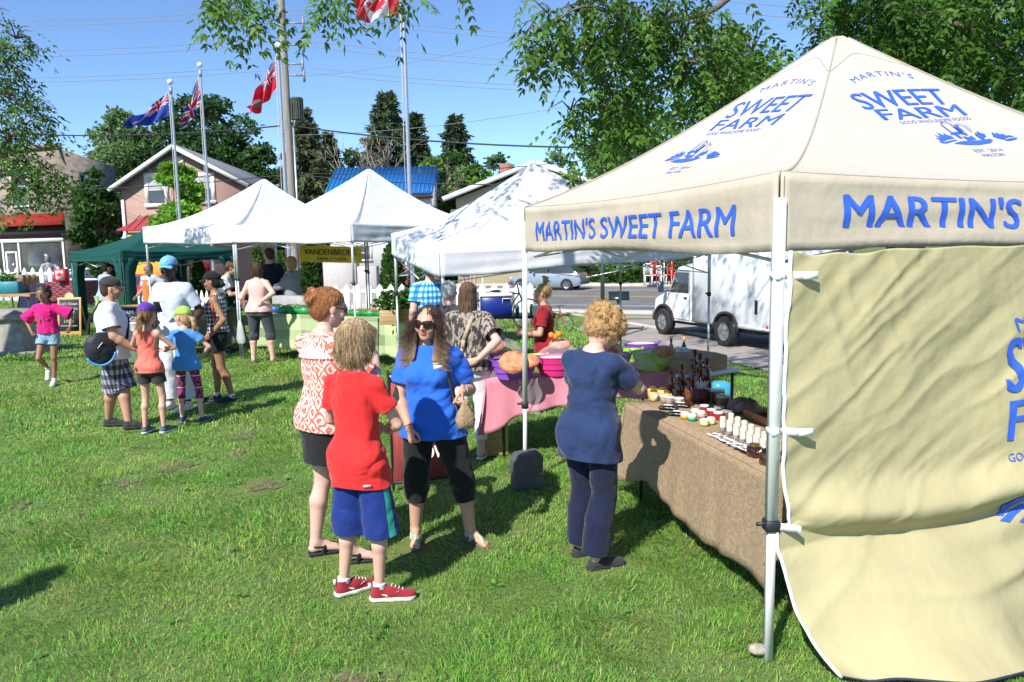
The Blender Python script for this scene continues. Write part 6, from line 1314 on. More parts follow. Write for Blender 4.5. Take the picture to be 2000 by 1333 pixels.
# 15 cap man with sling bag
xy=tuple(G(232,838)[:2]); yw=-68; H=1.66; f=PX(xy,yw,H); ft=PF(xy,yw,H); plsh=pattern('plaid_shorts',(.03,.03,.05),(.42,.42,.50),'gingham',(16,9),.5,0,(.12,.12,.17))
def cm(root,k):
    s=SD(V3(-.45,-.50,.60),V3(.40,.30,1.3),.009); s.ell((.23,-.09,.95),(.075,.17,.19),0,M=rotm(.15,0,.25)); V,Q=s.mesh(1); bo=qmesh('sling_bag',wrinkle((V,Q),.006,7,4),cloth('black_bag',(.02,.022,.03),rough=.5),root)
    b=MB(); b.tube([(.298,-.09+.15*math.cos(a),.95+.17*math.sin(a)) for a in np.linspace(-2.6,-.2,20)],.012,6); b.build('piping',mat('sky_piping',(.05,.30,.75),rough=.5),bo,smooth=True)
    b=MB(); b.tube([(.30,-.14,.90),(.31,-.11,.97),(.305,-.06,1.03)],.005,5); b.build('zip',wht,bo)
    b=MB(); P=[V3(.12,-.21,1.10),V3(.08,-.20,1.25),k.sh[-1]*.5+k.N*.5+V3(0,-.09,.05),k.sh[-1]*.6+k.N*.4+V3(0,.02,.08),V3(.02,.185,1.25),V3(.16,.17,1.05),V3(.25,.04,.98),V3(.26,-.05,1.08)]; b.tube(P,[.018]*8,6); b.build('bag_strap',blk,bo,smooth=True)
person('stocky man in a white T-shirt and dark cap with a black sling bag',xy,yw,H,sex='m',fat=.80,skin=(.52,.28,.185),res=.009,fres=.005,seed=41,stubble=(.18,.10,.07),sta=.45,
 feet=dict(L=ft(255,838,-5),R=ft(216,832,-15)),arms=dict(R=dict(w=f(262,682,-.12),e=(.5,-.9,-.4),f=(.1,1,-.12),n=(-.9,.0,-.3),curl=.25,spread=.5),L=dict(w=(-.2,.3,1.0))),head=(0,5,0),
 top=dict(mat=wht,hem=-.12,sl=.70,off=.022,wr=.010,slo=.03),bot=dict(name='shorts',mat=plsh,len=1.08,hr=.125,kr=.11,off=.010),shoes=dict(mat=blk2,sole=rubk),hair=dict(style='short',mat=haircol('cropped_hair',(.05,.03,.022)),th=-.003,res=.007),cap=dict(mat=cloth('charcoal_cap',(.04,.037,.035)),logo=('C',mat('orange_badge',(.7,.35,.15)))),fn=cm)
# 16 purple cap girl, 17 green cap girl
xy=tuple(G(302,846)[:2]); yw=-4; H=1.36
person('girl in a coral racerback top and purple cap with a long ponytail',xy,yw,H,sex='c',fat=-.05,skin=(.64,.37,.27),res=.009,fres=.005,seed=44,hs=1.16,feet=dict(L=(-.12,0,0),R=(.13,.03,-18)),
 arms=dict(L=dict(w=(-.12,.28,1.10),e=(-1,-.3,-.3)),R=dict(w=(.12,.28,1.10),e=(1,-.3,-.3))),head=(-5,2,0),top=dict(name='tank_top',mat=cloth('coral_tank',(.78,.16,.12)),hem=-.10,sl=0,off=.014,rxk=.92,strap=.12,flare=.03),bot=dict(name='shorts',mat=blk2,len=.52,hr=.095,off=.014),
 shoes=dict(mat=cloth('teal_grey_shoe',(.08,.13,.15)),sole=rub,sc=1.05),hair=dict(style='pony',mat=haircol('blond_brown_tail',(.36,.19,.08)),len=.27,res=.006,ns=700,sl=.09,sw=.002,amp=.004),cap=dict(mat=cloth('purple_cap',(.10,.035,.34))))
xy=tuple(G(372,826)[:2]); yw=6; H=1.28; legg=pattern('printed_leggings',(.02,.012,.02),(.60,.58,.60),'bands',(5.5,42),.5,0,(.42,.05,.20))
person('small girl in a blue T-shirt, lime green cap and printed leggings',xy,yw,H,sex='c',fat=-.05,skin=(.66,.40,.30),res=.009,fres=.005,seed=46,hs=1.18,feet=dict(L=(-.13,.05,10),R=(.19,-.03,-15)),
 arms=dict(L=dict(w=(-.1,.27,1.1),e=(-1,-.3,-.3)),R=dict(w=(.2,.15,1.0),e=(1,-.3,-.3))),head=(62,0,0),top=dict(mat=cloth('sky_blue_tee',(.07,.27,.64)),hem=-.12,sl=.5,off=.02,flare=.05),bot=dict(name='leggings',mat=legg,len=1.55,hr=.045,kr=.056,off=.006,wr=.002),
 shoes=dict(mat=cloth('navy_shoe',(.03,.05,.16)),sole=mat('aqua_rubber',(.1,.3,.4))),hair=dict(style='pony',mat=haircol('pale_blond_tail',(.58,.38,.20),tip=((.7,.25,.22),1.26,1.34)),len=.19,res=.006,ns=500,sl=.07,sw=.002,amp=.004),cap=dict(mat=cloth('lime_cap',(.32,.58,.10))))
# 18 running girl
xy=tuple(G(103,752)[:2]); yw=192; H=1.46; f=PX(xy,yw,H); mag=cloth('magenta_top',(.62,.012,.17))
def rg(root,k):
    b=MB(); put_text(b,'x',plane_fn(k.P+V3(.045,.135,.20),(-1,0,0),(0,0,1),.006),.14,.10,-.0); b.build('shirt_print',mat('grey_print',(.20,.10,.16),rough=.8),root)
person('girl in a loose magenta top, denim shorts and glasses hurrying across the grass',xy,yw,H,sex='c',fat=-.05,skin=(.34,.17,.10),res=.010,fres=.005,seed=48,hs=1.1,pel=(0,0,-.015),lean=(.04,0),
 feet=dict(L=(-.03,.03,5),R=(.13,-.26,0,.21,-55)),arms=dict(R=dict(w=f(60,648,-.1),e=(1,-.6,0),curl=.7),L=dict(w=f(136,640,-.05),e=(-1,-.5,.2),curl=.7)),head=(0,0,6),
 top=dict(name='batwing_top',mat=mag,hem=.0,sl=.95,off=.030,flare=.02,wr=.014,slo=.055,fr=6),bot=dict(name='denim_shorts',mat=cloth('pale_denim',(.22,.36,.47),var=.3,scale=30),len=.45,hr=.095,topz=.05),shoes=dict(mat=rub,sole=rub,sock=wht),
 hair=dict(style='afro',mat=haircol('dark_curls',(.035,.020,.014)),res=.007,amp=.010),glasses=dict(lens=mat('clear_lens',(.3,.3,.32)),frame=frm,r=(.026,.017),sun=False),fn=rg)
# 19-23
simple('man in a light blue shirt and khaki trousers seen from behind on the left lawn',195,17.9,-35,1.70,sex='m',fat=.1,lean=(.07,0),seed=50,res=.012,skin=TAN,top=dict(mat=cloth('light_blue_shirt',(.30,.40,.60)),hem=-.12,sl=1.5,off=.022),bot=dict(mat=cloth('khaki',(.17,.15,.09)),len=1.9,hr=.08,kr=.085),hair=dict(style='short',mat=haircol('black_hair',(.014,.010,.009)),res=.01),arms=dict(R=dict(w=(.12,.28,1.0)),L=dict(w=(-.12,.28,1.0))),cap=dict(mat=blk))
def apron(root,k):
    b=MB(); b.grid(lambda u,v:(lambda a:(math.sin(a)*.155,math.cos(a)*.15+.012,1.33-v*.55))((u-.5)*1.5),8,6); b.build('apron',pattern('orange_apron',(.50,.12,.03),(.60,.30,.10),'stripes',(60,),.7),root,solid=.004,smooth=True)
simple('brown-haired woman with an orange apron under the green tent',286,17.2,165,1.70,sex='f',fat=.15,seed=51,res=.012,skin=TAN,top=dict(mat=cloth('pale_grey_tee',(.42,.44,.48)),hem=-.1,sl=.7,off=.016),hair=dict(style='long',len=.25,mat=haircol('light_brown_long',(.25,.14,.07)),res=.01),arms=dict(R=dict(w=(.28,.12,.95)),L=dict(w=(-.42,.15,1.15))),fn=apron)
simple('grey-haired woman in a grey top and jeans at the left-hand stall',90,26.,50,1.66,z=.22,sex='f',fat=.2,seed=52,res=.016,fres=.01,top=dict(mat=cloth('pale_grey_top',(.33,.33,.35)),hem=-.1,sl=.8,off=.02),bot=dict(mat=cloth('blue_jeans',(.14,.24,.38)),len=1.9,hr=.07,kr=.075),arms=dict(R=dict(w=(.15,-.18,1.0),e=(1,-.3,.2)),L=dict(w=(-.2,.3,1.0))),hair=dict(style='bob',len=.12,mat=haircol('grey_hair',(.16,.16,.16)),res=.012),glasses=dict(lens=lens,frame=frm))
simple('person in a dark red jacket standing by the parked cars',395,27.,180,1.78,z=.1,sex='m',fat=.2,seed=53,res=.016,fres=.01,top=dict(mat=cloth('maroon_jacket',(.16,.015,.03)),hem=-.1,sl=1.8,off=.03),hair=dict(style='short',mat=haircol('black_hair',(.014,.010,.009)),res=.012))
simple('far pedestrian in shorts across the road, left one of the pair',908,33.,160,1.75,sex='m',seed=54,res=.018,fres=.012,z=.1,top=dict(mat=cloth('pale_grey_top',(.33,.33,.35)),hem=-.1,sl=.6,off=.02),bot=dict(mat=cloth('blue_shorts',(.06,.10,.28)),len=.95,hr=.1,kr=.1),hair=dict(style='short',mat=haircol('black_hair',(.014,.010,.009)),res=.012))
simple('far pedestrian in dark shorts across the road, right one of the pair',922,33.,200,1.68,sex='f',seed=55,res=.018,fres=.012,z=.1,top=dict(mat=blk,hem=-.1,sl=.6,off=.02),bot=dict(mat=blk,len=.5,hr=.1),hair=dict(style='bob',len=.12,mat=haircol('black_hair',(.014,.010,.009)),res=.012))
p=G(125,1115); person('bystander just outside the left edge whose shadow falls on the lawn',(p[0]-.93,p[1]-1.60),30,1.72,sex='m',skin=FAIR,res=.014,fres=.01,seed=60,top=dict(mat=wht,hem=-.1,sl=.6),bot=dict(mat=blk,len=1.9,hr=.07),shoes=dict(mat=blk,sole=rubk),hair=dict(style='short',mat=haircol('black_hair',(.014,.010,.009)),res=.01))
print('people done',time.time()-T0)
# ---------- buildings
def wallmat(name,c,**k): return mat(name,c,rough=.9,**k)
glassd=mat('window_glass',(.05,.06,.07),rough=.06,spec=.8,var=.3,scale=1.); trimw=mat('white_trim',(.75,.74,.70),rough=.6,var=.05)
def brickmat(name,c1,c2,mort,sc,bw=.5,bh=.25,off=.5):
    m=mat(name,c1,rough=.95); N,L,b=nodes(m); br=N.new('ShaderNodeTexBrick'); tc=N.new('ShaderNodeTexCoord'); sx=N.new('ShaderNodeSeparateXYZ'); cb_=N.new('ShaderNodeCombineXYZ'); L.new(tc.outputs['Object'],sx.inputs[0])
    L.new(math_n(N,L,'ADD',sx.outputs[0],sx.outputs[1]),cb_.inputs[0]); L.new(sx.outputs[2],cb_.inputs[1]); L.new(cb_.outputs[0],br.inputs['Vector']); br.inputs['Scale'].default_value=sc; br.inputs['Brick Width'].default_value=bw; br.inputs['Row Height'].default_value=bh; br.inputs['Mortar Size'].default_value=.012
    br.inputs['Color1'].default_value=(*c1,1); br.inputs['Color2'].default_value=(*c2,1); br.inputs['Mortar'].default_value=(*mort,1)
    n=N.new('ShaderNodeTexNoise'); n.inputs['Scale'].default_value=3; n.inputs['Detail'].default_value=8; L.new(tc.outputs['Object'],n.inputs['Vector']); mx=N.new('ShaderNodeMix'); mx.data_type='RGBA'; mx.blend_type='MULTIPLY'; mx.inputs[0].default_value=.7; L.new(br.outputs[0],mx.inputs[6]); L.new(n.outputs['Color'],mx.inputs[7])
    rp=N.new('ShaderNodeValToRGB'); L.new(n.outputs['Fac'],rp.inputs[0]); rp.color_ramp.elements[0].color=(.55,.55,.55,1); rp.color_ramp.elements[1].color=(1.25,1.2,1.15,1); L.new(rp.outputs[0],mx.inputs[7]); L.new(mx.outputs[2],b.inputs['Base Color']); return m
def window(root,o,ux,w,h,m=trimw,fw=.10,out=None,bars=1,sill=True,pane=None,blind=None):
    """o: lower-left corner on the wall"""
    ux=np.asarray(ux,float); n=np.cross(ux,V3(0,0,1)); o=np.asarray(o,float); z=V3(0,0,1)
    b=MB(); 
    for p,q in((o-ux*fw,o-ux*fw+z*h),(o+ux*w,o+ux*w+z*h)): b.prism([(0,0),(fw,0),(fw,h),(0,h)],n*.06,o=p,ux=ux,uy=z)
    b.prism([(-fw,h),(w+fw,h),(w+fw,h+fw),(-fw,h+fw)],n*.065,o=o,ux=ux,uy=z); b.prism([(-fw*1.2,-fw),(w+fw*1.2,-fw),(w+fw*1.2,0),(-fw*1.2,0)],n*.10,o=o,ux=ux,uy=z)
    for i in range(bars): b.prism([(0,h*(i+1)/(bars+1)-.02),(w,h*(i+1)/(bars+1)-.02),(w,h*(i+1)/(bars+1)+.03),(0,h*(i+1)/(bars+1)+.03)],n*.045,o=o,ux=ux,uy=z)
    f=b.build('window',m,root,world=True); b=MB(); b.add([o+n*.02,o+ux*w+n*.02,o+ux*w+z*h+n*.02,o+z*h+n*.02],[(0,1,2,3)]); b.build('pane',pane or glassd,f,world=True)
    if blind: b=MB(); b.add([o+n*.027+z*h*.55,o+ux*w+n*.027+z*h*.55,o+ux*w+z*h+n*.027,o+z*h+n*.027],[(0,1,2,3)]); b.build('blind',blind,f,world=True)
    return f
def block(root,name,P,z0,z1,m):
    b=MB(); b.prism([(p[0],p[1]) for p in P],(0,0,z1-z0),o=(0,0,z0),ux=(1,0,0),uy=(0,1,0)); return b.build(name,m,root,world=True)
# stone shop
c=at(132,500,46.); e=empty('stone_shop',(c[0],c[1],-.6),0,'two-storey stone shop with a red awning band at the far left','building')
stone=brickmat('pale_stone',(.40,.34,.27),(.24,.21,.18),(.33,.29,.24),1.5,.55,.28); c=V3(c[0],c[1],0); U_=-RD; D_=V3(-.2,.98,0)
P=[c+U_*16,c,c+D_*11,c+U_*16+D_*11]; block(e,'wall',P,-.7,8.05,stone)
b=MB(); b.prism([(-.15,-.15),(16.1,-.15),(16.1,.35),(-.15,.35)],(0,0,.28),o=c+V3(0,0,8.05),ux=U_,uy=D_); b.build('cornice',stone,e,world=True)
b=MB(); o=c+V3(0,0,4.05)
b.prism([(0,0),(-.5,-.45),(-.55,-.42),(-.05,.28)] ,U_*14,o=o+U_*.0,ux=D_,uy=(0,0,1)); b.build('awning',mat('red_awning',(.42,.035,.025),rough=.5,var=.1,stretch=(.3,6,6)),e,world=True)
b=MB(); b.prism([(.0,2.9),(14,2.9),(14,3.6),(.0,3.6)],-D_*.08,o=c,ux=U_,uy=(0,0,1)); b.build('fascia',mat('dark_fascia',(.03,.02,.02),rough=.6),e,world=True)
win=mat('shop_glass',(.06,.065,.06),rough=.05,spec=.9,var=.6,scale=.6)
b=MB()
for a_,b__ in((.35,4.1),(4.3,5.6),(5.8,9.)): b.prism([(a_,-.1),(b__,-.1),(b__,2.6),(a_,2.6)],-D_*.06,o=c,ux=U_,uy=(0,0,1))
f=b.build('shopfront_window',win,e,world=True)
b=MB()
for a_ in(.25,4.15,5.62,9.): b.prism([(a_,-.3),(a_+.13,-.3),(a_+.13,2.7),(a_,2.7)],-D_*.12,o=c,ux=U_,uy=(0,0,1))
b.prism([(.25,2.62),(9.1,2.62),(9.1,2.85),(.25,2.85)],-D_*.125,o=c,ux=U_,uy=(0,0,1)); b.prism([(.25,-.4),(9.1,-.4),(9.1,-.1),(.25,-.1)],-D_*.10,o=c,ux=U_,uy=(0,0,1)); b.build('shopfront_frame',trimw,e,world=True)
b=MB(); b.prism([(4.45,-.5),(5.45,-.5),(5.45,2.0),(4.45,2.0)],-D_*.09,o=c,ux=U_,uy=(0,0,1)); d_=b.build('door',win,e,world=True); b=MB()
for r_ in (((4.42,-.5),(4.56,2.1)),((5.34,-.5),(5.48,2.1)),((4.56,1.98),(5.34,2.1)),((4.56,.62),(5.34,.70))): b.prism([r_[0],(r_[1][0],r_[0][1]),r_[1],(r_[0][0],r_[1][1])],-D_*.13,o=c,ux=U_,uy=(0,0,1))
b.build('door_frame',trimw,d_,world=True); b=MB(); fnp=plane_fn(c+U_*4.95-D_*.14,-U_,(0,0,1),.01)
for i,t_ in enumerate(('Photo','Gallery')): put_text(b,t_,fnp,.13,.5,0,.35-.2*i)
b.build('door_lettering',trimw,d_,world=True)
for s_ in(1.9+.0,): 
    window(e,c+U_*(4.3)+V3(0,0,4.85)-D_*.01,-U_ if 0 else RD,1.35,2.3)
window(e,c+U_*10.3+V3(0,0,4.85)-D_*.01,RD,1.35,2.3)
window(e,c+D_*3.2+V3(0,0,4.6),D_,.8,2.3,mat('dim_trim',(.5,.5,.48)))
# gabled stucco house
Yh=42.; gl_=at(223,367,Yh);gr_=at(486,358,Yh);ga=at(343,283,Yh); stucco=wallmat('pink_stucco',(.36,.235,.19),var=.08,scale=2,bump=.5,bscale=30)
e=empty('gabled_house',(gl_[0]+3.5,Yh,-.6),0,'pinkish stucco house with grey gable roof and red porch roof','building')
x0,x1,xa=gl_[0]+.35,gr_[0]-.35,ga[0]; ze=(gl_[2]+gr_[2])/2-.05; dv=V3(-.09,1,0)*19
b=MB(); b.prism([(x0,-.7),(x1,-.7),(x1,ze-.05),(xa,ga[2]-.3),(x0,ze-.05)],dv,o=(0,Yh,0),ux=(1,0,0),uy=(0,0,1)); b.build('wall',stucco,e,world=True)
shing=mat('grey_shingle',(.13,.145,.17),rough=.9,var=.2,scale=10,bump=.4,bscale=25)
def slab(p0,p1,d,th,m,nm,root):
    b=MB(); up=V3(0,0,th); b.add([p0,p1,p1+d,p0+d,p0+up,p1+up,p1+d+up,p0+d+up],[(3,2,1,0),(4,5,6,7),(0,1,5,4),(1,2,6,5),(2,3,7,6),(3,0,4,7)]); return b.build(nm,m,root,world=True)
A_=V3(ga[0],Yh-.45,ga[2]-.12); sl_=V3(gl_[0]-.1,Yh-.45,gl_[2]-.15); sr_=V3(gr_[0]+.1,Yh-.45,gr_[2]-.15)
slab(sl_,A_,dv*1.03,.16,shing,'roof',e); slab(A_+V3(.002,0,0),sr_,dv*1.03,.16,shing,'roof',e)
for p in (sl_,sr_):
    b=MB(); b.bar(p+V3(0,-.06,-.02),A_+V3(0,-.06,-.02),.10,.20,up=(0,0,1)); b.build('barge_board',trimw,e,world=True)
b=MB(); b.box((gl_[0]+.4,Yh-.05,(ze-.7)/2+.2),(.14,.1,ze-1)); b.build('corner_board',trimw,e,world=True)
b=MB(); b.prism([(-.28,0),(.28,0),(.28,.55),(0,.75),(-.28,.55)],(0,-.06,0),o=(xa+.1,Yh,ga[2]-1.35),ux=(1,0,0),uy=(0,0,1)); b.build('vent',trimw,e,world=True)
for pa,pb,ya,yb in((292,319,345,398),(385,411,345,392)):
    a_=at(pa,yb,Yh);c_=at(pb,ya,Yh); window(e,(a_[0],Yh-.01,a_[2]),(1,0,0),c_[0]-a_[0],c_[2]-a_[2],fw=.20,blind=mat('blind',(.42,.44,.46),rough=.8))
pr0=at(228,447,Yh-1.6); pr1=at(420,440,Yh-1.6); b=MB(); redr=mat('red_metal_roof',(.36,.05,.06),rough=.45,var=.12); 
b.add([(pr0[0],Yh-1.7,3.05),(pr1[0]+3,Yh-1.7,3.05),(pr1[0]+3,Yh-.02,3.85),(pr0[0]+.8,Yh-.02,3.85)],[(0,1,2,3)]); pr_o=b.build('porch_roof',redr,e,world=True,solid=.08)
b=MB()
for i in range(24): x=pr0[0]+.5+i*.4; b.bar((x,Yh-1.72,3.10),(x+.02,Yh-.04,3.90),.03,.05)
b.build('roof_ribs',redr,pr_o,world=True)
b=MB(); b.box((pr0[0]+1.9,Yh-.8,1.15),(2.9,1.4,3.6)); b.build('porch_wall',wallmat('yellow_wall',(.62,.36,.05),var=.1),e,world=True)
# blue-roofed house
Yb=48.; bl_=at(632,382,Yb);br_=at(845,379,Yb); e=empty('blue_roof_house',(bl_[0]+3,Yb,-.6),0,'white house with a bright blue metal roof behind the centre tents','building')
zt=at(640,332,Yb+3.5)[2]; blue_r=mat('blue_metal_roof',(.018,.16,.46),rough=.35,var=.08,spec=.6)
b=MB(); b.prism([(0,-.7),(4.2+2.8,-.7),(7,bl_[2]-.2),(3.5,zt-.25),(0,bl_[2]-.2)],(br_[0]-bl_[0]-.4,0,0),o=(bl_[0]+.2,Yb+.3,0),ux=(0,1,0),uy=(0,0,1)); b.build('wall',wallmat('white_siding',(.68,.68,.66),var=.05),e,world=True)
rf=slab(V3(bl_[0],Yb,bl_[2]-.05),V3(bl_[0],Yb+3.6,zt),V3(br_[0]-bl_[0],0,0),.12,blue_r,'roof',e); slab(V3(bl_[0],Yb+3.602,zt),V3(bl_[0],Yb+7.6,bl_[2]-.05),V3(br_[0]-bl_[0],0,0),.12,blue_r,'roof',e)
b=MB()
for i in range(26): x=bl_[0]+.1+i*(br_[0]-bl_[0]-.2)/25; b.bar((x,Yb-.02,bl_[2]+.09),(x,Yb+3.58,zt+.14),.035,.05)
b.build('roof_ribs',blue_r,rf,world=True)
b=MB(); b.box(((bl_[0]+br_[0])/2,Yb+.02,bl_[2]-.18),(br_[0]-bl_[0],.06,.22)); b.build('fascia',mat('brown_fascia',(.10,.05,.04),rough=.7),e,world=True)
for pa,pb,ya,yb in((706,722,482,507),(760,790,480,540),(640,665,485,540)):
    a_=at(pa,yb,Yb+.3);c_=at(pb,ya,Yb+.3); window(e,(a_[0],Yb+.29,a_[2]),(1,0,0),c_[0]-a_[0],c_[2]-a_[2],fw=.12)
# cream gabled house
Yc=50.; cl_=at(866,389,Yc); ca_=at(1046,316,Yc); cr__=at(1135,352,Yc); e=empty('cream_house',(ca_[0],Yc,-.6),0,'cream sided house with a white-edged gable behind the dappled tent','building')
crm=mat('cream_siding',(.62,.55,.36),rough=.8,var=.06,stretch=(.2,.2,22),scale=2); xr=2*ca_[0]-cl_[0]
b=MB(); b.prism([(cl_[0]+.8,-.7),(xr-.8,-.7),(xr-.8,cl_[2]),(ca_[0],ca_[2]-.35),(cl_[0]+.8,cl_[2])],(0,9,0),o=(0,Yc,0),ux=(1,0,0),uy=(0,0,1)); b.build('wall',crm,e,world=True)
A_=V3(ca_[0],Yc-.6,ca_[2]-.1); s1=V3(cl_[0],Yc-.6,cl_[2]-.05); s2=V3(xr,Yc-.6,cl_[2]-.05); slab(s1,A_,V3(0,10,0),.15,shing,'roof',e); slab(A_+V3(.002,0,0),s2,V3(0,10,0),.15,shing,'roof',e)
for p in(s1,s2): b=MB(); b.bar(p+V3(0,-.06,0),A_+V3(0,-.06,0),.1,.30); b.build('barge_board',trimw,e,world=True)
b=MB(); q=at(988,335,Yc+4); b.box((q[0],Yc+4,q[2]-.3),(.8,.8,1.6)); b.build('chimney',brickmat('red_brick',(.35,.13,.09),(.28,.1,.07),(.4,.37,.33),4.),e,world=True)
for pa,pb,ya,yb in((885,900,412,470),(905,925,412,470),(915,935,500,528),(960,985,500,528)):
    a_=at(pa,yb,Yc);c_=at(pb,ya,Yc); window(e,(a_[0],Yc-.01,a_[2]),(1,0,0),c_[0]-a_[0],c_[2]-a_[2],fw=.10,bars=0)
# antique shop wall and its furniture
q=at(1228,500,51.); e=empty('antique_shop',(q[0]+4,51.,-.6),0,'low beige shop across the road behind the shrubs and red chairs','building'); P=[(q[0],51),(q[0]+12,47),(q[0]+14,54),(q[0]+2,57)]; block(e,'wall',P,-.7,3.4,brickmat('beige_block',(.45,.40,.33),(.40,.36,.30),(.35,.32,.28),1.2)); block(e,'roof',[(q[0]-.3,50.7),(q[0]+12.3,46.7),(q[0]+14.3,54.3),(q[0]+1.8,57.3)],3.4,3.7,shing)
wood_r=mat('red_painted_wood',(.55,.035,.02),rough=.5); wood_w=mat('white_painted_wood',(.74,.73,.70),rough=.6)
def chair(px,py,Y,m,lb,h=1.,rz=0.):
    p=at(px,py,Y); e=empty('chair',(p[0],p[1],-.53),rz,lb,'chair','chairs outside the antique shop')
    for sx in(-1,1):
        for sy in(-1,1): b=MB(); b.box((sx*.2,sy*.2,(.22 if sy<0 else .5)*h),(.05,.05,(.44 if sy<0 else 1.0)*h)); b.build('leg',m,e)
    b=MB(); b.box((0,0,.46*h),(.46,.46,.04)); b.build('seat',m,e); b=MB()
    for k in range(4): b.box((-.12+.08*k,.2,.72*h),(.03,.02,.42*h))
    b.box((0,.2,.97*h),(.46,.035,.12)); b.build('backrest',m,e)
for i,(px,m,lb,h) in enumerate(((1266,wood_w,'white wooden chair, furthest left outside the shop',1.25),(1279,wood_r,'red wooden chair with a tall back beside the white one',1.35),(1292,wood_w,'white chair tucked behind the red ones',1.1),(1313,wood_r,'red chair piled at the right by the shop wall',1.2),(1321,wood_r,'red chair nearest to the white truck',1.45))): chair(px,540,44.5+.2*i,m,lb,h,.3*i)
for px,lb in((1300,'white cabinet frame with shelves between the chairs'),(1285,'low white shelf behind the red chair')):
    p=at(px,540,46.5); b=MB(); 
    for s_ in(-1,1): b.box((p[0]+s_*.35,p[1],.15),(.06,.35,1.4))
    for k in range(4): b.box((p[0],p[1],-.45+.42*k),(.64,.35,.05))
    tag(b.build('shelf',wood_w),lb,'shelf')
# ---------- picket fences
picw=mat('picket_white',(.76,.77,.78),rough=.6,var=.05)
def fence(p0,p1,zt,h,sp,w,lab,zb=None):
    p0=V3(*p0,0);p1=V3(*p1,0); L=np.linalg.norm(p1-p0); t=(p1-p0)/L; n=V3(-t[1],t[0],0); e=empty('picket_fence',tuple((p0+p1)/2),0,lab,'fence')
    b=MB(); k=int(L/sp)
    for i in range(k+1):
        c=p0+t*(i*sp); zb_=zt-h; b.prism([(-w/2,zb_),(w/2,zb_),(w/2,zt-.12),(0,zt),(-w/2,zt-.12)],n*.022,o=c,ux=t,uy=(0,0,1))
    b.build('picket_panel',picw,e,world=True); b=MB()
    for z in(zt-.22,zt-h+.2): b.bar(p0+n*.05+V3(0,0,z),p1+n*.05+V3(0,0,z),.05,.13,up=(0,0,1)) 
    b.build('rails',picw,e,world=True)
a=at(655,558,21.8);c=at(1046,547,20.6); fence((a[0],a[1]),(c[0],c[1]),.93,1.1,.33,.19,'white picket fence running behind the white tents')
a=at(362,560,16.4);c=at(452,563,15.6); fence((a[0],a[1]),(c[0],c[1]),1.12,1.12,.17,.10,'short white picket fence beside the gingham-shirted girl')
a=at(-20,514,24.5);c=at(136,515,24.0); fence((a[0],a[1]),(c[0],c[1]),1.52,1.2,.30,.15,'white picket fence behind the left-hand stalls')
a=at(252,552,18.6);c=at(290,560,17.2); fence((a[0],a[1]),(c[0],c[1]),1.0,1.0,.16,.10,'narrow white picket section under the green tent')
# ---------- vehicles
tyrem=mat('tyre_rubber',(.02,.02,.021),rough=.8); rimm=mat('alloy_rim',(.45,.46,.48),rough=.3,metal=.8); lampr=mat('red_lamp',(.5,.01,.01),rough=.2); lampw=mat('head_lamp',(.75,.78,.8),rough=.1); chromem=mat('chrome',(.6,.6,.62),rough=.15,metal=1)
def wheel(root,x,y,r,w,side):
    b=MB(); pr=[(.001,-w*.1),(r*.62,-w*.1),(r*.62,-w/2),(r*.93,-w/2),(r,-w*.3),(r,w*.3),(r*.93,w/2),(r*.62,w/2),(r*.62,w*.1),(.001,w*.1)]; b.lathe(pr,(0,0,0),24); M=rotm(R(90),0,0); V=np.concatenate(b.v)@M.T+V3(x,y,r); q=MB(); q.add(V,b.f); o=q.build('wheel',tyrem,root,smooth='auto')
    b=MB(); b.lathe([(.001,w*.30),(r*.2,w*.34),(r*.3,w*.2),(r*.62,w*.42),(r*.64,w*.3)],(0,0,0),20)
    for i in range(5):
        a_=2*PI*i/5; b.bar((math.cos(a_)*r*.12,math.sin(a_)*r*.12,w*.36),(math.cos(a_)*r*.62,math.sin(a_)*r*.62,w*.40),r*.16,.03)
    V=np.concatenate(b.v)*V3(1,1,1); M2=rotm(R(90)*side,0,0); V=V@M2.T+V3(x,y,r); q=MB(); q.add(V,b.f); q.build('rim',rimm,o,smooth='auto'); return o
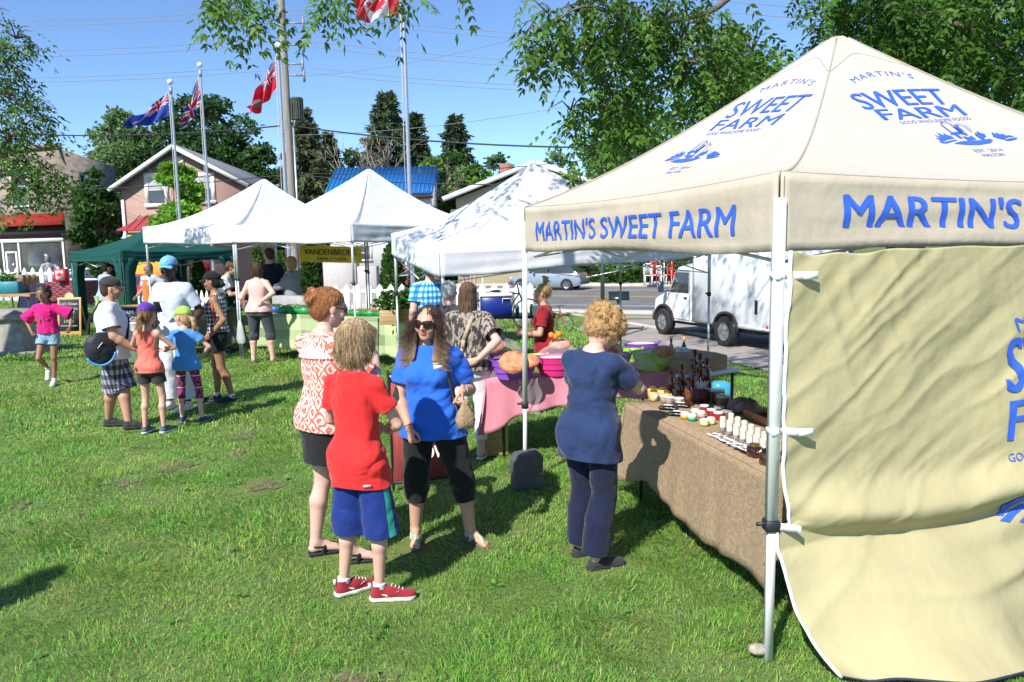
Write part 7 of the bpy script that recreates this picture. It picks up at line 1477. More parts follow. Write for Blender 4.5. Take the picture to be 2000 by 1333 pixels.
def carbody(label,loc,rz,L,W,prof,col,group=None,rough=.25,belt=.95,wr=.31,name='parked_car',wb=(.19,.81)):
    """prof: (x fraction, top height) from the nose; x forward"""
    e=empty(name,loc,rz,label,'car',group); m=mat('paint_%s'%label[:14],col,rough=rough,coat=.8,spec=.6,var=.02); n=44; V=[];mi=[];F_=[]
    P=np.array(prof); cl=lambda t:float(np.interp(t,P[:,0],P[:,1]))
    for i in range(n+1):
        t=i/n; x=L*(.5-t); zt=cl(t); k=1-.10*max(0,(abs(t-.5)-.38)/.12)**1.5; w=W/2*k; gh=max(zt-belt,0); b_=min(belt,zt); lo=.20+.10*max(0,(abs(t-.5)-.40)/.1)
        for q in(.0+1,): sec=[(w*.90,lo),(w*.985,lo+.14),(w,.52 if b_>.52 else b_*.8),(w*.975,b_-.05),(w*.93,b_+.0),(w*(.93-.20*min(1,gh/.5)),b_+gh*.90),(w*(.80-.16*min(1,gh/.5)),zt+.0*gh+(.015 if gh<.02 else .03))]
        V+= [(x,y,z) for y,z in sec]+[(x,-y,z) for y,z in sec[::-1]]
    m_=14
    for i in range(n):
        t=(i+.5)/n; gh=cl(t)-belt; slope=abs(cl((i+1)/n)-cl(i/n))/(L/n)
        for k in range(m_):
            F_.append((i*m_+k,i*m_+(k+1)%m_,(i+1)*m_+(k+1)%m_,(i+1)*m_+k)); g_=0
            if k in(4,8) and gh>.16 : g_=1
            if k in(5,6,7) and gh>.03 and slope>.30: g_=1
            mi.append(g_)
    F_+= [tuple(range(m_))[::-1],tuple(range(n*m_,n*m_+m_))]; mi+=[0,0]
    b=MB(); b.add(V,F_); b.m=mi; b.build('car_body',[m,glassd],e,smooth='auto')
    for sx in wb:
        for s_ in(1,-1):
            x=L*(.5-sx); b=MB(); a0=[(x+math.cos(a_)*wr*1.16,wr*1.0+math.sin(a_)*wr*1.16) for a_ in np.linspace(-.3,PI+.3,20)]; b.prism(a0,(0,s_*.02,0),o=(0,s_*(W/2*.985),0),ux=(1,0,0),uy=(0,0,1)); b.build('wheel_arch',tyrem,e); wheel(e,x,s_*(W/2-.06),wr,.2,1 if s_<0 else -1)
    for s_ in(1,-1):
        b=MB(); b.ball((L*.455,s_*W*.36,.66),(.14,.16,.08),10,6); b.build('headlight',lampw,e,smooth=True); b=MB(); b.ball((-L*.475,s_*W*.37,.80),(.07,.12,.13),10,6); b.build('tail_light',lampr,e,smooth=True)
        b=MB(); b.ball((L*.13,s_*(W/2+.09),belt+.03),(.07,.10,.07),8,6); b.build('wing_mirror',m,e,smooth=True)
        b=MB(); b.box((-L*.06,s_*W*.465,belt+.2),(.05,.03,.40)); b.build('door_pillar',blackm,e)
        b=MB(); b.box((-L*.0,s_*(W/2+.004),belt-.12),(.16,.02,.03)); b.box((-L*.2,s_*(W/2+.004),belt-.12),(.16,.02,.03)); b.build('door_handle',m,e)
    return e
hatch=[(0,.42),(.02,.62),(.06,.74),(.25,.96),(.40,1.40),(.48,1.47),(.68,1.46),(.82,1.36),(.93,1.02),(.97,.92),(1,.45)]
suv=[(0,.45),(.02,.72),(.06,.88),(.24,1.03),(.36,1.48),(.45,1.58),(.80,1.56),(.92,1.42),(.97,1.0),(1,.5)]
ang=math.atan2(RD[1],RD[0])
q=at(1070,540,45.5); carbody('silver blue hatchback parked across the road',(q[0],44.6,ZR),ang+PI,4.45,1.76,hatch,(.22,.27,.32))
q=at(150,540,44.); carbody('white car parked on the street behind the left-hand stalls',(q[0],45.,ZR+.15),ang+PI,4.7,1.8,suv,(.62,.66,.70),belt=1.0,wr=.34)
q=at(262,545,38.); carbody('bright red small car parked behind the green tent',(q[0],39.,ZR),ang+PI,3.9,1.72,hatch,(.50,.012,.02))
q=at(345,545,37.); carbody('red car parked nose to tail behind the small red one',(q[0],37.4,ZR),ang+PI,4.3,1.75,suv,(.42,.01,.02),belt=1.0)
q=at(775,525,42.); carbody('dark red car half hidden by the cedars across the road',(q[0],43.,ZR),ang+PI,4.4,1.76,hatch,(.28,.01,.03))
q=at(1215,520,57.); carbody('white car parked beyond the shrubs by the antique shop',(q[0]-1,56.,ZR),ang+PI,4.4,1.76,hatch,(.6,.62,.64))
# box truck
fr=at(1300,560,21.9);rr_=at(1430,560,19.2); fw_=V3(fr[0]-rr_[0],fr[1]-rr_[1],0); WB=np.linalg.norm(fw_); rz_=math.atan2(fw_[1],fw_[0]); mid=V3((fr[0]+rr_[0])/2,(fr[1]+rr_[1])/2,-.68)
W2=1.0; mid=mid+V3(math.sin(rz_),-math.cos(rz_),0)*.92 ; mid2=mid
e=empty('box_truck',tuple(mid2),rz_,'white box truck with dappled shade parked behind the cream tent','truck'); tw=mat('truck_white',(.74,.76,.80),rough=.35,coat=.5,var=.03); xf_=WB/2; xb=-WB/2
# visible side is local +y or -y depending on heading
sd=1 if (rotm(0,0,rz_)@V3(0,1,0))[0]<0 else -1
b=MB(); b.box((xb-.35+ .15,0,1.62),(3.1,2.15,2.2),bev=.03); bx_o=b.build('cargo_box',tw,e)
b=MB(); 
for x_ in(xb-1.745,xb+1.345):
    for y_ in(-1.06,1.06): b.box((x_,y_,1.62),(.09,.09,2.24))
for z_ in(.535,2.71):
    for y_ in(-1.07,1.07): b.box((xb-.2,y_,z_),(3.1,.06,.07))
b.build('box_trim',mat('alu_trim',(.5,.52,.54),rough=.4,metal=.5),bx_o)
b=MB(); sec=lambda x,w,z0,z1,tw_:[(x,w,z0),(x,w,(z0+z1)/2),(x,w*.97,z1*.97),(x,tw_,z1),(x,-tw_,z1),(x,-w*.97,z1*.97),(x,-w,(z0+z1)/2),(x,-w,z0)]
ST=[(xf_+.62,.80,.42,.86,.5),(xf_+.58,.90,.38,1.02,.72),(xf_+.30,.93,.36,1.14,.76),(xf_-.12,.95,.40,1.27,.80),(xf_-.62,.95,.44,1.98,.66),(xf_-.85,.95,.44,2.03,.66),(xf_-1.35,.95,.44,2.03,.66)]
V=[p for s_ in ST for p in sec(*s_)]; F_=[(i*8+k,i*8+(k+1)%8,(i+1)*8+(k+1)%8,(i+1)*8+k) for i in range(6) for k in range(8)]+[tuple(range(8))[::-1],tuple(range(48,56))]; mi=[0]*48+[0,0]
for k in (2,3,4): mi[3*8+k]=1 if k==3 else 0
b.add(V,F_); b.m=mi; b.build('cab',[tw,glassd],e,smooth='auto',bevel=.015)
for s_ in(1,-1):
    b=MB(); b.prism([(xf_-.28,1.24),(xf_-.60,1.80),(xf_-1.15,1.80),(xf_-1.15,1.24)],(0,s_*.02,0),o=(0,s_*.945,0),ux=(1,0,0),uy=(0,0,1)); b.build('side_window',glassd,e)
    b=MB(); 
    for p0_,p1_ in(((xf_-.20,.50),(xf_-.20,1.22)),((xf_-.20,1.22),(xf_-.58,1.86)),((xf_-.58,1.86),(xf_-1.20,1.86)),((xf_-1.20,1.86),(xf_-1.20,.50)),((xf_-1.20,.50),(xf_-.2,.50))): b.bar((p0_[0],s_*.957,p0_[1]),(p1_[0],s_*.957,p1_[1]),.012,.012)
    b.build('door_seam',mat('seam_grey',(.25,.26,.28),rough=.5),e)
    b=MB(); b.box((xf_-1.02,s_*.965,1.10),(.14,.02,.04)); b.build('door_handle',blackm,e)
    b=MB(); b.box((xf_-.22,s_*1.22,1.38),(.10,.17,.30),bev=.03); b.tube([(xf_-.30,s_*.95,1.28),(xf_-.25,s_*1.15,1.25),(xf_-.24,s_*1.2,1.3)],.02,6); b.build('wing_mirror',mat('dark_blue_grey',(.03,.05,.09),rough=.3),e,smooth='auto')
    b=MB(); b.ball((xf_+.56,s_*.66,.82),(.06,.16,.11),10,6); b.build('headlight',lampw,e,smooth=True)
    for x_ in(xf_,xb):
        r_=.37; b=MB(); o_=[(x_+math.cos(a_)*.50,.38+math.sin(a_)*.50) for a_ in np.linspace(0,PI,20)]; i_=[(x_+math.cos(a_)*.43,.38+math.sin(a_)*.43) for a_ in np.linspace(PI,0,20)]; yy=.955 if x_>0 else 1.085
        b.prism(o_+i_,(0,s_*.05,0),o=(0,s_*yy,0),ux=(1,0,0),uy=(0,0,1)); b.build('fender_flare',tyrem,e)
        b=MB(); b.prism([(x_+math.cos(a_)*.43,.38+math.sin(a_)*.43) for a_ in np.linspace(-.4,PI+.4,24)],(0,s_*.012,0),o=(0,s_*yy,0),ux=(1,0,0),uy=(0,0,1)); b.build('wheel_well',blackm,e)
        wheel(e,x_,s_*(yy-.03),r_,.24,1 if s_<0 else -1)
    b=MB(); b.box((xb-1.1,s_*1.085,1.05),(.10,.02,.34),bev=.01); b.build('fuel_door',blackm,e)
    b=MB(); b.box((xb-1.5,s_*1.085,.60),(.06,.02,.10)); b.box((xb-1.72,s_*1.105,1.0),(.05,.02,.10)); b.build('marker_light',lampr,e)
    b=MB(); b.cyl((xb-1.80,s_*.85,.62),(xb-1.84,s_*.85,.62),.07,n=14); b.build('tail_light',lampr,e)
b=MB(); b.box((-.1,0,.42),(WB+1.6,1.5,.16)); b.box((xb-1.7,0,.42),(.12,2.1,.16)); b.build('chassis',blackm,e)
b=MB(); b.box((xf_+.66,0,.5),(.14,1.8,.24),bev=.03); b.build('bumper',mat('grey_bumper',(.12,.12,.13),rough=.5),e)
b=MB(); put_text(b,'TRUCK RENTAL',(lambda x,y:V3(xb-.2-x*sd,sd*1.079,1.9+y)),.16,1.6) if 0 else None
# ---------- poles, flags, wires
galv=mat('flagpole_metal',(.42,.44,.47),rough=.35,metal=.5,var=.05)
def flagpole(pxb,pyb,pxt,pyt,Y,r,lab):
    t_=at(pxt,pyt,Y); m_=at(pxb,pyb,Y); x=m_[0]; e=empty('flagpole',(x,Y,TZf(x,Y)),0,lab,'flagpole','flagpoles'); h=t_[2]; b=MB(); b.cyl((x,Y,TZf(x,Y)-.1),(x,Y,h-.2),r,r*.6,14); b.build('pole',galv,e,world=True,smooth='auto')
    b=MB(); b.ball((x,Y,h),(r*1.7,)*3,12,8); b.build('finial_ball',mat('white_ball',(.75,.75,.72),rough=.3),e,world=True,smooth=True); b=MB(); b.cyl((x,Y,h-.35),(x,Y,h-.15),r*1.0,n=10); b.build('truck_cap',galv,e,world=True)
    b=MB(); b.tube([(x-r*1.2,Y,h-.3),(x-r*1.6,Y,h*.5),(x-r*1.2,Y,1.2)],.012,4); b.build('halyard',mat('rope',(.4,.4,.4)),e,world=True)
    return x,h
def flagmat(name,kind):
    m=mat(name,(.1,.1,.4),rough=.7,trans=.35,vcol=False); N,L,b=nodes(m); a=N.new('ShaderNodeAttribute'); a.attribute_name='Col'
    for l_ in list(L): 
        if l_.to_node==b and l_.to_socket.name=='Base Color': L.remove(l_)
    L.new(a.outputs['Color'],b.inputs['Base Color'])
    for n_ in N:
        if n_.type=='BSDF_TRANSLUCENT': L.new(a.outputs['Color'],n_.inputs[0])
    return m
RED=V3(.62,.015,.035);NAV=V3(.02,.05,.30);WHT=V3(.78,.78,.80)
def union(u,v):   # u,v in 0..1 over the union device
    x,y=(u-.5)*2,(v-.5); 
    if abs(u-.5)<.05 or abs(v-.5)<.10: return RED
    if abs(u-.5)<.085 or abs(v-.5)<.165: return WHT
    d=abs(abs(x)*.5-abs(y)); return RED if d<.035 else (WHT if d<.11 else NAV)
leafpoly=[(0,.42),(.07,.28),(.16,.32),(.13,.10),(.26,.22),(.29,.15),(.40,.17),(.35,.05),(.40,0),(.20,-.16),(.22,-.24),(.02,-.20),(.02,-.40)]; leafpoly=leafpoly+[(-x,y) for x,y in leafpoly[::-1]]
def inleaf(x,y):
    c=False; n=len(leafpoly)
    for i in range(n):
        x1,y1=leafpoly[i];x2,y2=leafpoly[(i+1)%n]
        if (y1>y)!=(y2>y) and x<(x2-x1)*(y-y1)/(y2-y1)+x1: c=not c
    return c
def canflag(u,v): 
    if u<.25 or u>.75: return RED
    return RED if inleaf((u-.5)*1.9,(v-.5)*1.05) else WHT
def ontario(u,v):
    if u<.5 and v>.5: return union(u*2,v*2-1)
    if (u-.75)**2*4+(v-.45)**2*1.6<.045: return V3(.08,.30,.10) if v<.48 else WHT
    return RED
def blueens(u,v):
    if u<.5 and v>.5: return union(u*2,v*2-1)
    if (u-.76)**2*4+(v-.45)**2*1.4<.05: return V3(.75,.42,.05) if (int(u*40)+int(v*30))%3 else V3(.5,.08,.05)
    return NAV*1.3
def flag(lab,corners,fnc,Y,seed,wave=.10,nu=90,nv=54):
    """corners: pixel quad (hoist top, hoist bottom, fly bottom, fly top)"""
    H_=[at(px,py,Y) for px,py in corners]; b=MB(); 
    def f(u,v):
        p=(H_[1]*(1-v)+H_[0]*v)*(1-u)+(H_[2]*(1-v)+H_[3]*v)*u; s_=u**.7*wave
        return p+V3(.25*s_*math.sin(v*7+u*5+seed),s_*math.sin(u*13+v*6+seed)*2.2,s_*.35*math.sin(u*9+seed))-V3(0,0,0.15*math.sin(PI*u)*wave*6)
    b.grid(f,nu,nv); o=b.build('flag',flagmat('flag_cloth','x'),smooth=True); me=o.data; a=me.color_attributes.new('Col','FLOAT_COLOR','POINT')
    C=np.array([[*fnc(i/nu,j/nv),1] for j in range(nv+1) for i in range(nu+1)],np.float32); a.data.foreach_set('color',C.ravel()); tag(o,lab,'flag','flags'); return o
flagpole(351,432,329,160,24.,.052,'silver flagpole carrying the dark blue flag, leftmost one'); flagpole(408,403,388,127,24.6,.050,'silver flagpole carrying the union flag')
flagpole(557,370,541,90,22.,.066,'silver flagpole beside the wooden utility pole, with the red flag'); flagpole(800,376,783,-40,20.,.064,'tall silver flagpole with the maple leaf flag at the top of the picture')
flag('dark blue flag with a small union corner and golden crest',[(327,178),(330,225),(247,250),(243,242)],blueens,24.,1.,.09)
flag('red white and blue union flag hanging twisted from its pole',[(388,147),(392,203),(358,247),(352,240)],lambda u,v:union(u,v),24.6,2.2,.08)
flag('red ensign with a union corner and a shield',[(537,112),(540,170),(498,222),(479,208)],ontario,22.,3.1,.08)
flag('red and white maple leaf flag cut by the top edge of the picture',[(778,-38),(779,25),(700,40),(686,-6)],canflag,20.,4.,.07)
Yp=30.; polx=at(560,200,Yp)[0]; wp_=mat('weathered_pole',(.22,.19,.165),rough=.95,col2=(.34,.31,.28),scale=3,stretch=(8,8,.5),bump=.5,bscale=30)
e=empty('utility_pole',(polx,Yp,-.5),0,'weathered wooden utility pole with a grey-green transformer','utility pole'); b=MB(); b.cyl((polx,Yp,-.6),(polx-.02,Yp,15.5),.155,.12,14); b.build('pole',wp_,e,world=True,smooth='auto')
q=at(580,213,Yp-.1); b=MB(); b.lathe([(.20,-.42),(.24,-.38),(.24,.34),(.25,.36),(.20,.42),(.05,.44)],q,18); 
for k in range(5): b.box((q[0]-.14+.07*k,q[1]-.235,q[2]-.05),(.02,.05,.55))
b.build('transformer',mat('green_grey_steel',(.055,.065,.045),rough=.5,var=.2),e,world=True,smooth='auto')
for px,py in((576,45),(577,88),(575,125),(578,147)): 
    b=MB(); q=at(px,py,Yp); b.bar((polx,Yp,q[2]),(q[0]+.35,Yp,q[2]),.05,.05); b.cyl((q[0]+.3,Yp,q[2]-.25),(q[0]+.3,Yp,q[2]+.22),.05,n=8); b.build('insulator_arm',mat('grey_porcelain',(.25,.26,.28),rough=.4),e,world=True)
b=MB(); q=at(571,250,Yp-.25); q2=at(571,372,Yp-.25); b.cyl((q[0]+.03,q[1],q[2]),(q[0]+.03,q[1],-.5),.04,n=8); b.tube([(q[0]+.03,q[1],q[2]),(q[0]+.12,q[1],q[2]+.3),(q[0]+.35,q[1],q[2]+.4)],.03,6); b.build('conduit',galv,e,world=True)
wirem=mat('wire_dark',(.03,.03,.035),rough=.6); wireg=mat('wire_grey',(.22,.24,.28),rough=.5)
def wpt(px,py,off=0.):
    d=ray(px,py); o=V3(polx,Yp+off,0); t=(o@RN)/(d@RN); return V3(0,0,CH)+d*t
def wire(pts,r,m,lab,sag=.25,plane=True):
    P=[wpt(*p) for p in pts]; b=MB(); out=[]
    for a_,c_ in zip(P[:-1],P[1:]):
        for k in range(13): t_=k/12; out.append(a_*(1-t_)+c_*t_-V3(0,0,sag*4*t_*(1-t_)))
    b.tube(out,r,4); tag(b.build('overhead_wire',m),lab,'wire')
for i,(pa,pb,pc) in enumerate((((-30,40),(551,14),(1100,68)),((-30,50),(551,24),(1100,78)),((-30,100),(551,72),(1180,125)),((-30,111),(551,83),(1180,137)),((-30,152),(552,125),(1180,172)),((-30,160),(552,135),(1180,181)))):
    wire([pa,pb,pc],.010,wireg,'thin grey power line, %s from the top, crossing the whole sky'%['first','second','third','fourth','fifth','sixth'][i],.15)
wire([(-30,258),(546,246)],.028,wirem,'thick black cable from the left to the utility pole'); wire([(572,246),(1300,288)],.028,wirem,'thick black cable from the utility pole to the right')
wire([(-30,368),(566,340),(1250,352)],.02,wirem,'lower black cable passing in front of the gabled house'); wire([(570,338),(1250,300)],.014,wirem,'thin cable rising to the right above the blue roof'); wire([(575,150),(1050,62)],.009,wireg,'thin diagonal line rising to the right across the sky'); wire([(575,264),(1200,190)],.009,wireg,'thin line rising from the utility pole towards the right-hand trees')
wire([(1400,0),(1660,20)],.012,wireg,'power line crossing the top right above the tent',.02); wire([(1400,22),(1660,40)],.012,wireg,'second power line at the top right above the tent',.02)
# banner
ba=at(583,480,15.6);bb=at(705,482,15.3); e=empty('banner',tuple((ba+bb)/2-V3(0,0,.4)),0,'yellow farm banner hung under the white tents','banner'); dx=(bb-ba); Lb=np.linalg.norm(dx); dx/=Lb; hb=at(640,480,15.5)[2]-at(640,512,15.5)[2]; o_=ba-V3(0,0,hb)
bf=lambda x,y:o_+dx*x+V3(0,0,y)+V3(0,1,0)*(.02*math.sin(x*6)+.012*math.sin(x*14+y*6))
b=MB(); b.grid(lambda u,v:bf(u*Lb,v*hb),40,8); b.build('banner_sheet',mat('yellow_vinyl',(.80,.58,.01),rough=.5),e,world=True,smooth=True)
b=MB(); g_=lambda x,y:bf(x,y)-V3(0,.008,0); put_text(b,'VANDENBROEK',g_,hb*.36,Lb*.84,Lb*.5,hb*.46,dup=.03); put_text(b,'FAMILY FARM',g_,hb*.20,Lb*.46,Lb*.52,hb*.12,dup=.02); b.build('lettering',blackm,e,world=True)
# chalkboards
slate=mat('blackboard',(.035,.035,.045),rough=.8,var=.3); pine=mat('varnished_pine',(.62,.33,.11),rough=.5,var=.1); 
def chalkboard(p,rz,w,h,lines,lab,arch=True):
    e=empty('chalkboard_sign',p,rz,lab,'sign'); T=rotm(R(-9),0,0); X=lambda v:T@V3(*v)
    b=MB(); pts=[(-w/2,0),(w/2,0),(w/2,h)]+([(w*.2,h),(w*.17,h+.07),(0,h+.12),(-w*.17,h+.07),(-w*.2,h)] if arch else [])+[(-w/2,h)]; b.prism(pts,X((0,.03,0)),o=(0,0,0),ux=(1,0,0),uy=X((0,0,1))); b.build('frame',pine,e,bevel=.004)
    b=MB(); b.prism([(-w/2+.045,.12),(w/2-.045,.12),(w/2-.045,h-.05),(-w/2+.045,h-.05)],X((0,-.006,0)),o=(0,0,0),ux=(1,0,0),uy=X((0,0,1))); b.build('slate',slate,e)
    for s_ in(-1,1): b=MB(); b.bar(X((s_*w*.42,.03,h*.95)),(s_*w*.42,.42,0),.03,.02); b.build('back_leg',pine,e)
    for i,(t_,c_,hh) in enumerate(lines):
        b=MB(); y_=h-.20-i*(h-.32)/max(5,len(lines)); put_text(b,t_,plane_fn(X((0,-.008,y_)),(1,0,0),X((0,0,1)),.003),hh,min(w*.74,hh*len(t_)*.62)); b.build('chalk_lettering',mat('chalk_%d%d%d'%tuple(int(k*99) for k in c_),c_,rough=.9),e)
    return e
q=at(134,650,18.0); chalkboard((q[0],18.0,0),.05,.54,.92,(("Liz's Soaps",(.75,.5,.6),.085),('Pet Treats',(.3,.55,.75),.075),('CARROT',(.6,.62,.55),.07),('BACON',(.75,.3,.25),.07),('LIVER',(.35,.6,.3),.07),('Homemade Jam',(.6,.62,.6),.05)),'chalkboard sign in a pine frame standing on the left lawn')
q=at(250,630,14.6); chalkboard((q[0],14.6,.0),.35,.50,.95,(('JAM',(.3,.55,.75),.09),('FUDGE',(.7,.7,.7),.09)),'second pine-framed chalkboard half hidden behind the man in the polo shirt',False)
# plinth at the left edge
gran=mat('weathered_granite',(.30,.28,.24),rough=.9,var=.25,scale=8,bump=.3,bscale=50); q=G(0,693); e=empty('stone_plinth',(q[0]-.1,q[1]+.35,0),.12,'weathered stone monument plinth cut off by the left edge','monument')
b=MB(); b.box((0,0,.03),(1.6,1.2,.06),bev=.01); b.build('base_slab',gran,e)
b=MB(); pts=lambda w,d,z:[(-w,-d,z),(w,-d,z),(w,d,z),(-w,d,z)]; V=pts(.52,.42,.06)+pts(.50,.40,.14)+pts(.40,.32,.66); b.add(V,[(0,1,2,3)[::-1],(8,9,10,11)]+[(j*4+i,j*4+(i+1)%4,(j+1)*4+(i+1)%4,(j+1)*4+i) for j in range(2) for i in range(4)]); b.build('shaft',gran,e,bevel=.01)
b=MB(); b.box((0,0,.72),(1.0,.84,.12),bev=.03); V=pts(.46,.38,.78)+pts(.36,.28,.86); b.add(V,[(4,5,6,7)]+[(i,(i+1)%4,4+(i+1)%4,4+i) for i in range(4)]); b.build('cap_stone',gran,e)
# pale granite cenotaph base behind the fence
pg=mat('pink_granite',(.46,.42,.42),rough=.7,var=.08,scale=20); q=at(686,560,23.2); e=empty('granite_monument',(q[0],23.2,TZf(q[0],23.2)),0,'pale pink granite blocks of a monument behind the picket fence','monument')
for x_,w_,h_,d_ in((-.32,1.0,1.55,.6),(.50,.58,1.40,.5),(-.05,2.0,.25,1.2)): b=MB(); b.box((x_,d_*.3 if w_<1.5 else .3,h_/2),(w_,d_,h_),bev=.015); b.build('granite_block',pg,e)
# lectern sign and dark post
q=at(1209,600,22.6); zb_=TZf(q[0],22.6); e=empty('lectern_sign',(q[0],22.6,-.65),-.1,'tilted dark information panel on a grey post','sign'); top=at(1209,578,22.6)[2]+.65
b=MB(); b.box((0,0,top/2-.05),(.13,.10,top)); b.build('post',mat('grey_green_post',(.30,.33,.28),rough=.6),e); b=MB(); b.box((0,-.02,top-.0),(.60,.05,.42),M=rotm(R(-62),0,0)); b.build('panel',mat('dark_panel',(.02,.025,.02),rough=.3),e)
q=at(1177,560,20.5); b=MB(); b.cyl((q[0],20.5,-.7),(q[0],20.5,2.5),.055,n=10); tag(b.build('sign_post',mat('dark_green_post',(.02,.04,.035),rough=.5)),'slim dark green post behind the dappled tent','post')
# bicycles
def bike(p,rz,col,lab,sc=1.):
    e=empty('bicycle',p,rz,lab,'bicycle',None,sc); fm=mat('bike_%d'%int(col[0]*99),col,rough=.35)
    for x_ in(-.52,.52):
        b=MB(); b.tube([(x_+.33*math.cos(a_),0,.34+.33*math.sin(a_)) for a_ in np.linspace(0,2*PI,28)],.018,6,False); w_=b.build('wheel',tyrem,e,smooth=True); b=MB()
        for k in range(10): a_=PI*k/10; b.cyl((x_+.32*math.cos(a_),0,.34+.32*math.sin(a_)),(x_-.32*math.cos(a_),0,.34-.32*math.sin(a_)),.0025,n=4)
        b.build('spokes',rimm,w_)
    b=MB(); bb_=(0,0,.30);st=(-.16,0,.78);hd=(.34,0,.80)
    for p_,q_ in((bb_,st),(bb_,hd),(st,hd),(bb_,(-.52,0,.34)),(st,(-.52,0,.34)),(hd,(.52,0,.34)),(hd,(.30,0,.98))): b.cyl(p_,q_,.018,n=8)
    b.build('frame',fm,e,smooth='auto'); b=MB(); b.tube([(.38,-.28,.98),(.30,-.1,1.0),(.30,.1,1.0),(.38,.28,.98)],.013,6); b.build('handlebar',blackm,e); b=MB(); b.ball((-.18,0,.86),(.13,.07,.03),10,6); b.build('saddle',blackm,e,smooth=True)
q=at(985,620,17.6); bike((q[0],17.6,TZf(q[0],17.6)),.15,(.02,.02,.02),'black bicycle leaning by the picket fence',1.05); q=at(1090,632,19.5); bike((q[0]-.15,19.6,TZf(q[0],19.6)),-.5,(.35,.03,.03),'bicycle with red frame lying low at the edge of the paving',.7)
# ---------- left-hand stalls
def quadtab(px0,px1,py,Y,z,w,lab,clab,m,drop=.6,z0=0.):
    a=at(px0,py,Y);c_=at(px1,py,Y-.3); P=[V3(a[0],a[1],0),V3(c_[0],c_[1],0),V3(c_[0],c_[1]+w,0),V3(a[0],a[1]+w,0)]; fold_table(lab,P,z-.008,white_pl,blackm); tabletop_cloth('tablecloth',clab,'tablecloth',P,z,[drop]*4,m,seed=px0)
maroon=pattern('maroon_cloth',(.13,.018,.035),(.26,.10,.11),'diamond',(8,8,2.),.6); quadtab(88,160,549,21.,1.18,1.,'folding table hidden under the maroon cloth','maroon patterned cloth over a table on the left',maroon,.62)
quadtab(38,86,553,21.5,1.10,1.,'folding table hidden under the navy cloth','dark navy cloth over a low table at the left',cloth('navy_cloth',(.015,.02,.06)),.7)
quadtab(-25,56,570,20.0,.92,.9,'wooden trestle table at the left edge','bare brown board laid over the left trestle table',mat('brown_board',(.30,.17,.08),rough=.7),.06)
b=MB(); q=at(8,555,20.2); b.box((q[0],20.4,1.08),(.75,.5,.32),bev=.02); tag(b.build('storage_box',mat('teal_plastic',(.02,.20,.26),rough=.5)),'teal plastic box of seedlings on the left table','box')
gp=mat('young_leaves',(.06,.16,.02),rough=.6,var=.4,trans=.3)
def leafclump(c,r,n,size,m,name,lab,cat,seed=0,kind=None,parent=None,fn=None):
    rr=np.random.default_rng(seed); P=rr.normal(0,1,(n,3)); P/=np.linalg.norm(P,axis=1)[:,None]; P*= (rr.uniform(.35,1,n)**.5)[:,None]*(1+.35*fbm(P*2.2+seed,2,seed))[:,None]; P=P*np.array(r)+np.array(c)
    if fn is not None: P=fn(P,rr)
    V,Q=leafquads(P,size,rr); me=npmesh(name,V,Q); o=link(name,me,m,parent,world=parent is not None); 
    if parent is None: tag(o,lab,cat)
    return o
def leafquads(P,size,rr,droop=0.):
    n=len(P); a=rr.normal(0,1,(n,3)); a[:,2]*=.6; a[:,2]-=droop; a/=np.linalg.norm(a,axis=1)[:,None]; b_=np.cross(a,rr.normal(0,1,(n,3))); b_/=np.linalg.norm(b_,axis=1)[:,None]; s_=(size*rr.uniform(.6,1.3,n))[:,None]
    V=np.stack([P,P+a*s_*.5+b_*s_*.32,P+a*s_,P+a*s_*.5-b_*s_*.32],1).reshape(-1,3); return V,np.arange(4*n).reshape(n,4)
q=at(10,538,20.3); leafclump((q[0],20.4,1.32),(.36,.22,.12),300,.09,gp,'seedlings','small green seedlings growing out of the teal box','plant',1)
for i,(px,py,lb) in enumerate(((38,548,'left brown paper bag with handles on the stall'),(47,540,'middle brown paper bag with handles on the stall'),(60,540,'right brown paper bag with handles on the stall'))):
    q=at(px,py+10,20.4+.1*i); e=empty('gift_bag',(q[0],q[1],1.12),.3*i,lb,'bag','paper bags on the left stall'); b=MB(); b.box((0,0,.14),(.22,.10,.28)); b.build('bag_body',mat('kraft_paper',(.36,.24,.14)),e); b=MB(); b.tube([(-.06,-.05,.27),(-.04,-.05,.37),(.04,-.05,.37),(.06,-.05,.27)],.006,5); b.build('handle',mat('kraft_paper',(.36,.24,.14)),e)
q=at(119,535,20.8); e=empty('cooler_bag',(q[0],20.8,1.19),.1,'red cooler bag with a white maple leaf panel on the maroon table','bag'); b=MB(); b.box((0,0,.17),(.32,.22,.34),bev=.03); b.build('bag_body',mat('red_nylon',(.60,.02,.03),rough=.5),e); b=MB(); b.box((0,-.112,.17),(.20,.004,.24)); pn_=b.build('panel',trimw,e); b=MB(); V=[(x*.22,-.116,.18+y*.22) for x,y in leafpoly]; b.add(V,[tuple(range(len(V)))]); b.build('maple_leaf',mat('red_nylon',(.6,.02,.03)),e)
q=at(14,600,18.6); b=MB(); b.lathe([(.10,0),(.16,.03),(.17,.10),(.12,.22),(.06,.40),(.05,.5)],(q[0],18.6,0),14); tag(b.build('white_planter',white_pl,smooth=True),'white plastic stand on the grass beneath the left table','container')
q=at(205,595,16.9); b=MB(); b.grid(lambda u,v:(q[0]-.25+.12*u+.03*math.sin(v*7),16.9+.02*math.sin(u*9),1.0-.55*v),6,8); tag(b.build('towel',cloth('pale_green_towel',(.35,.45,.25)),smooth=True),'pale green towel hanging from the khaki-trousered man','towel')
b=MB(); q=at(268,640,13.2); b.lathe([(.10,0),(.14,.30),(.15,.31),(.13,.32)],(q[0],13.2,.42),16); tag(b.build('white_bucket',white_pl,smooth='auto'),'white bucket on the green tent table behind the cap man','bucket')
quadtab(228,300,600,13.4,.42,.7,'low table under the dark green cloth behind the children','dark green cloth behind the polo-shirted man',olive,.4)
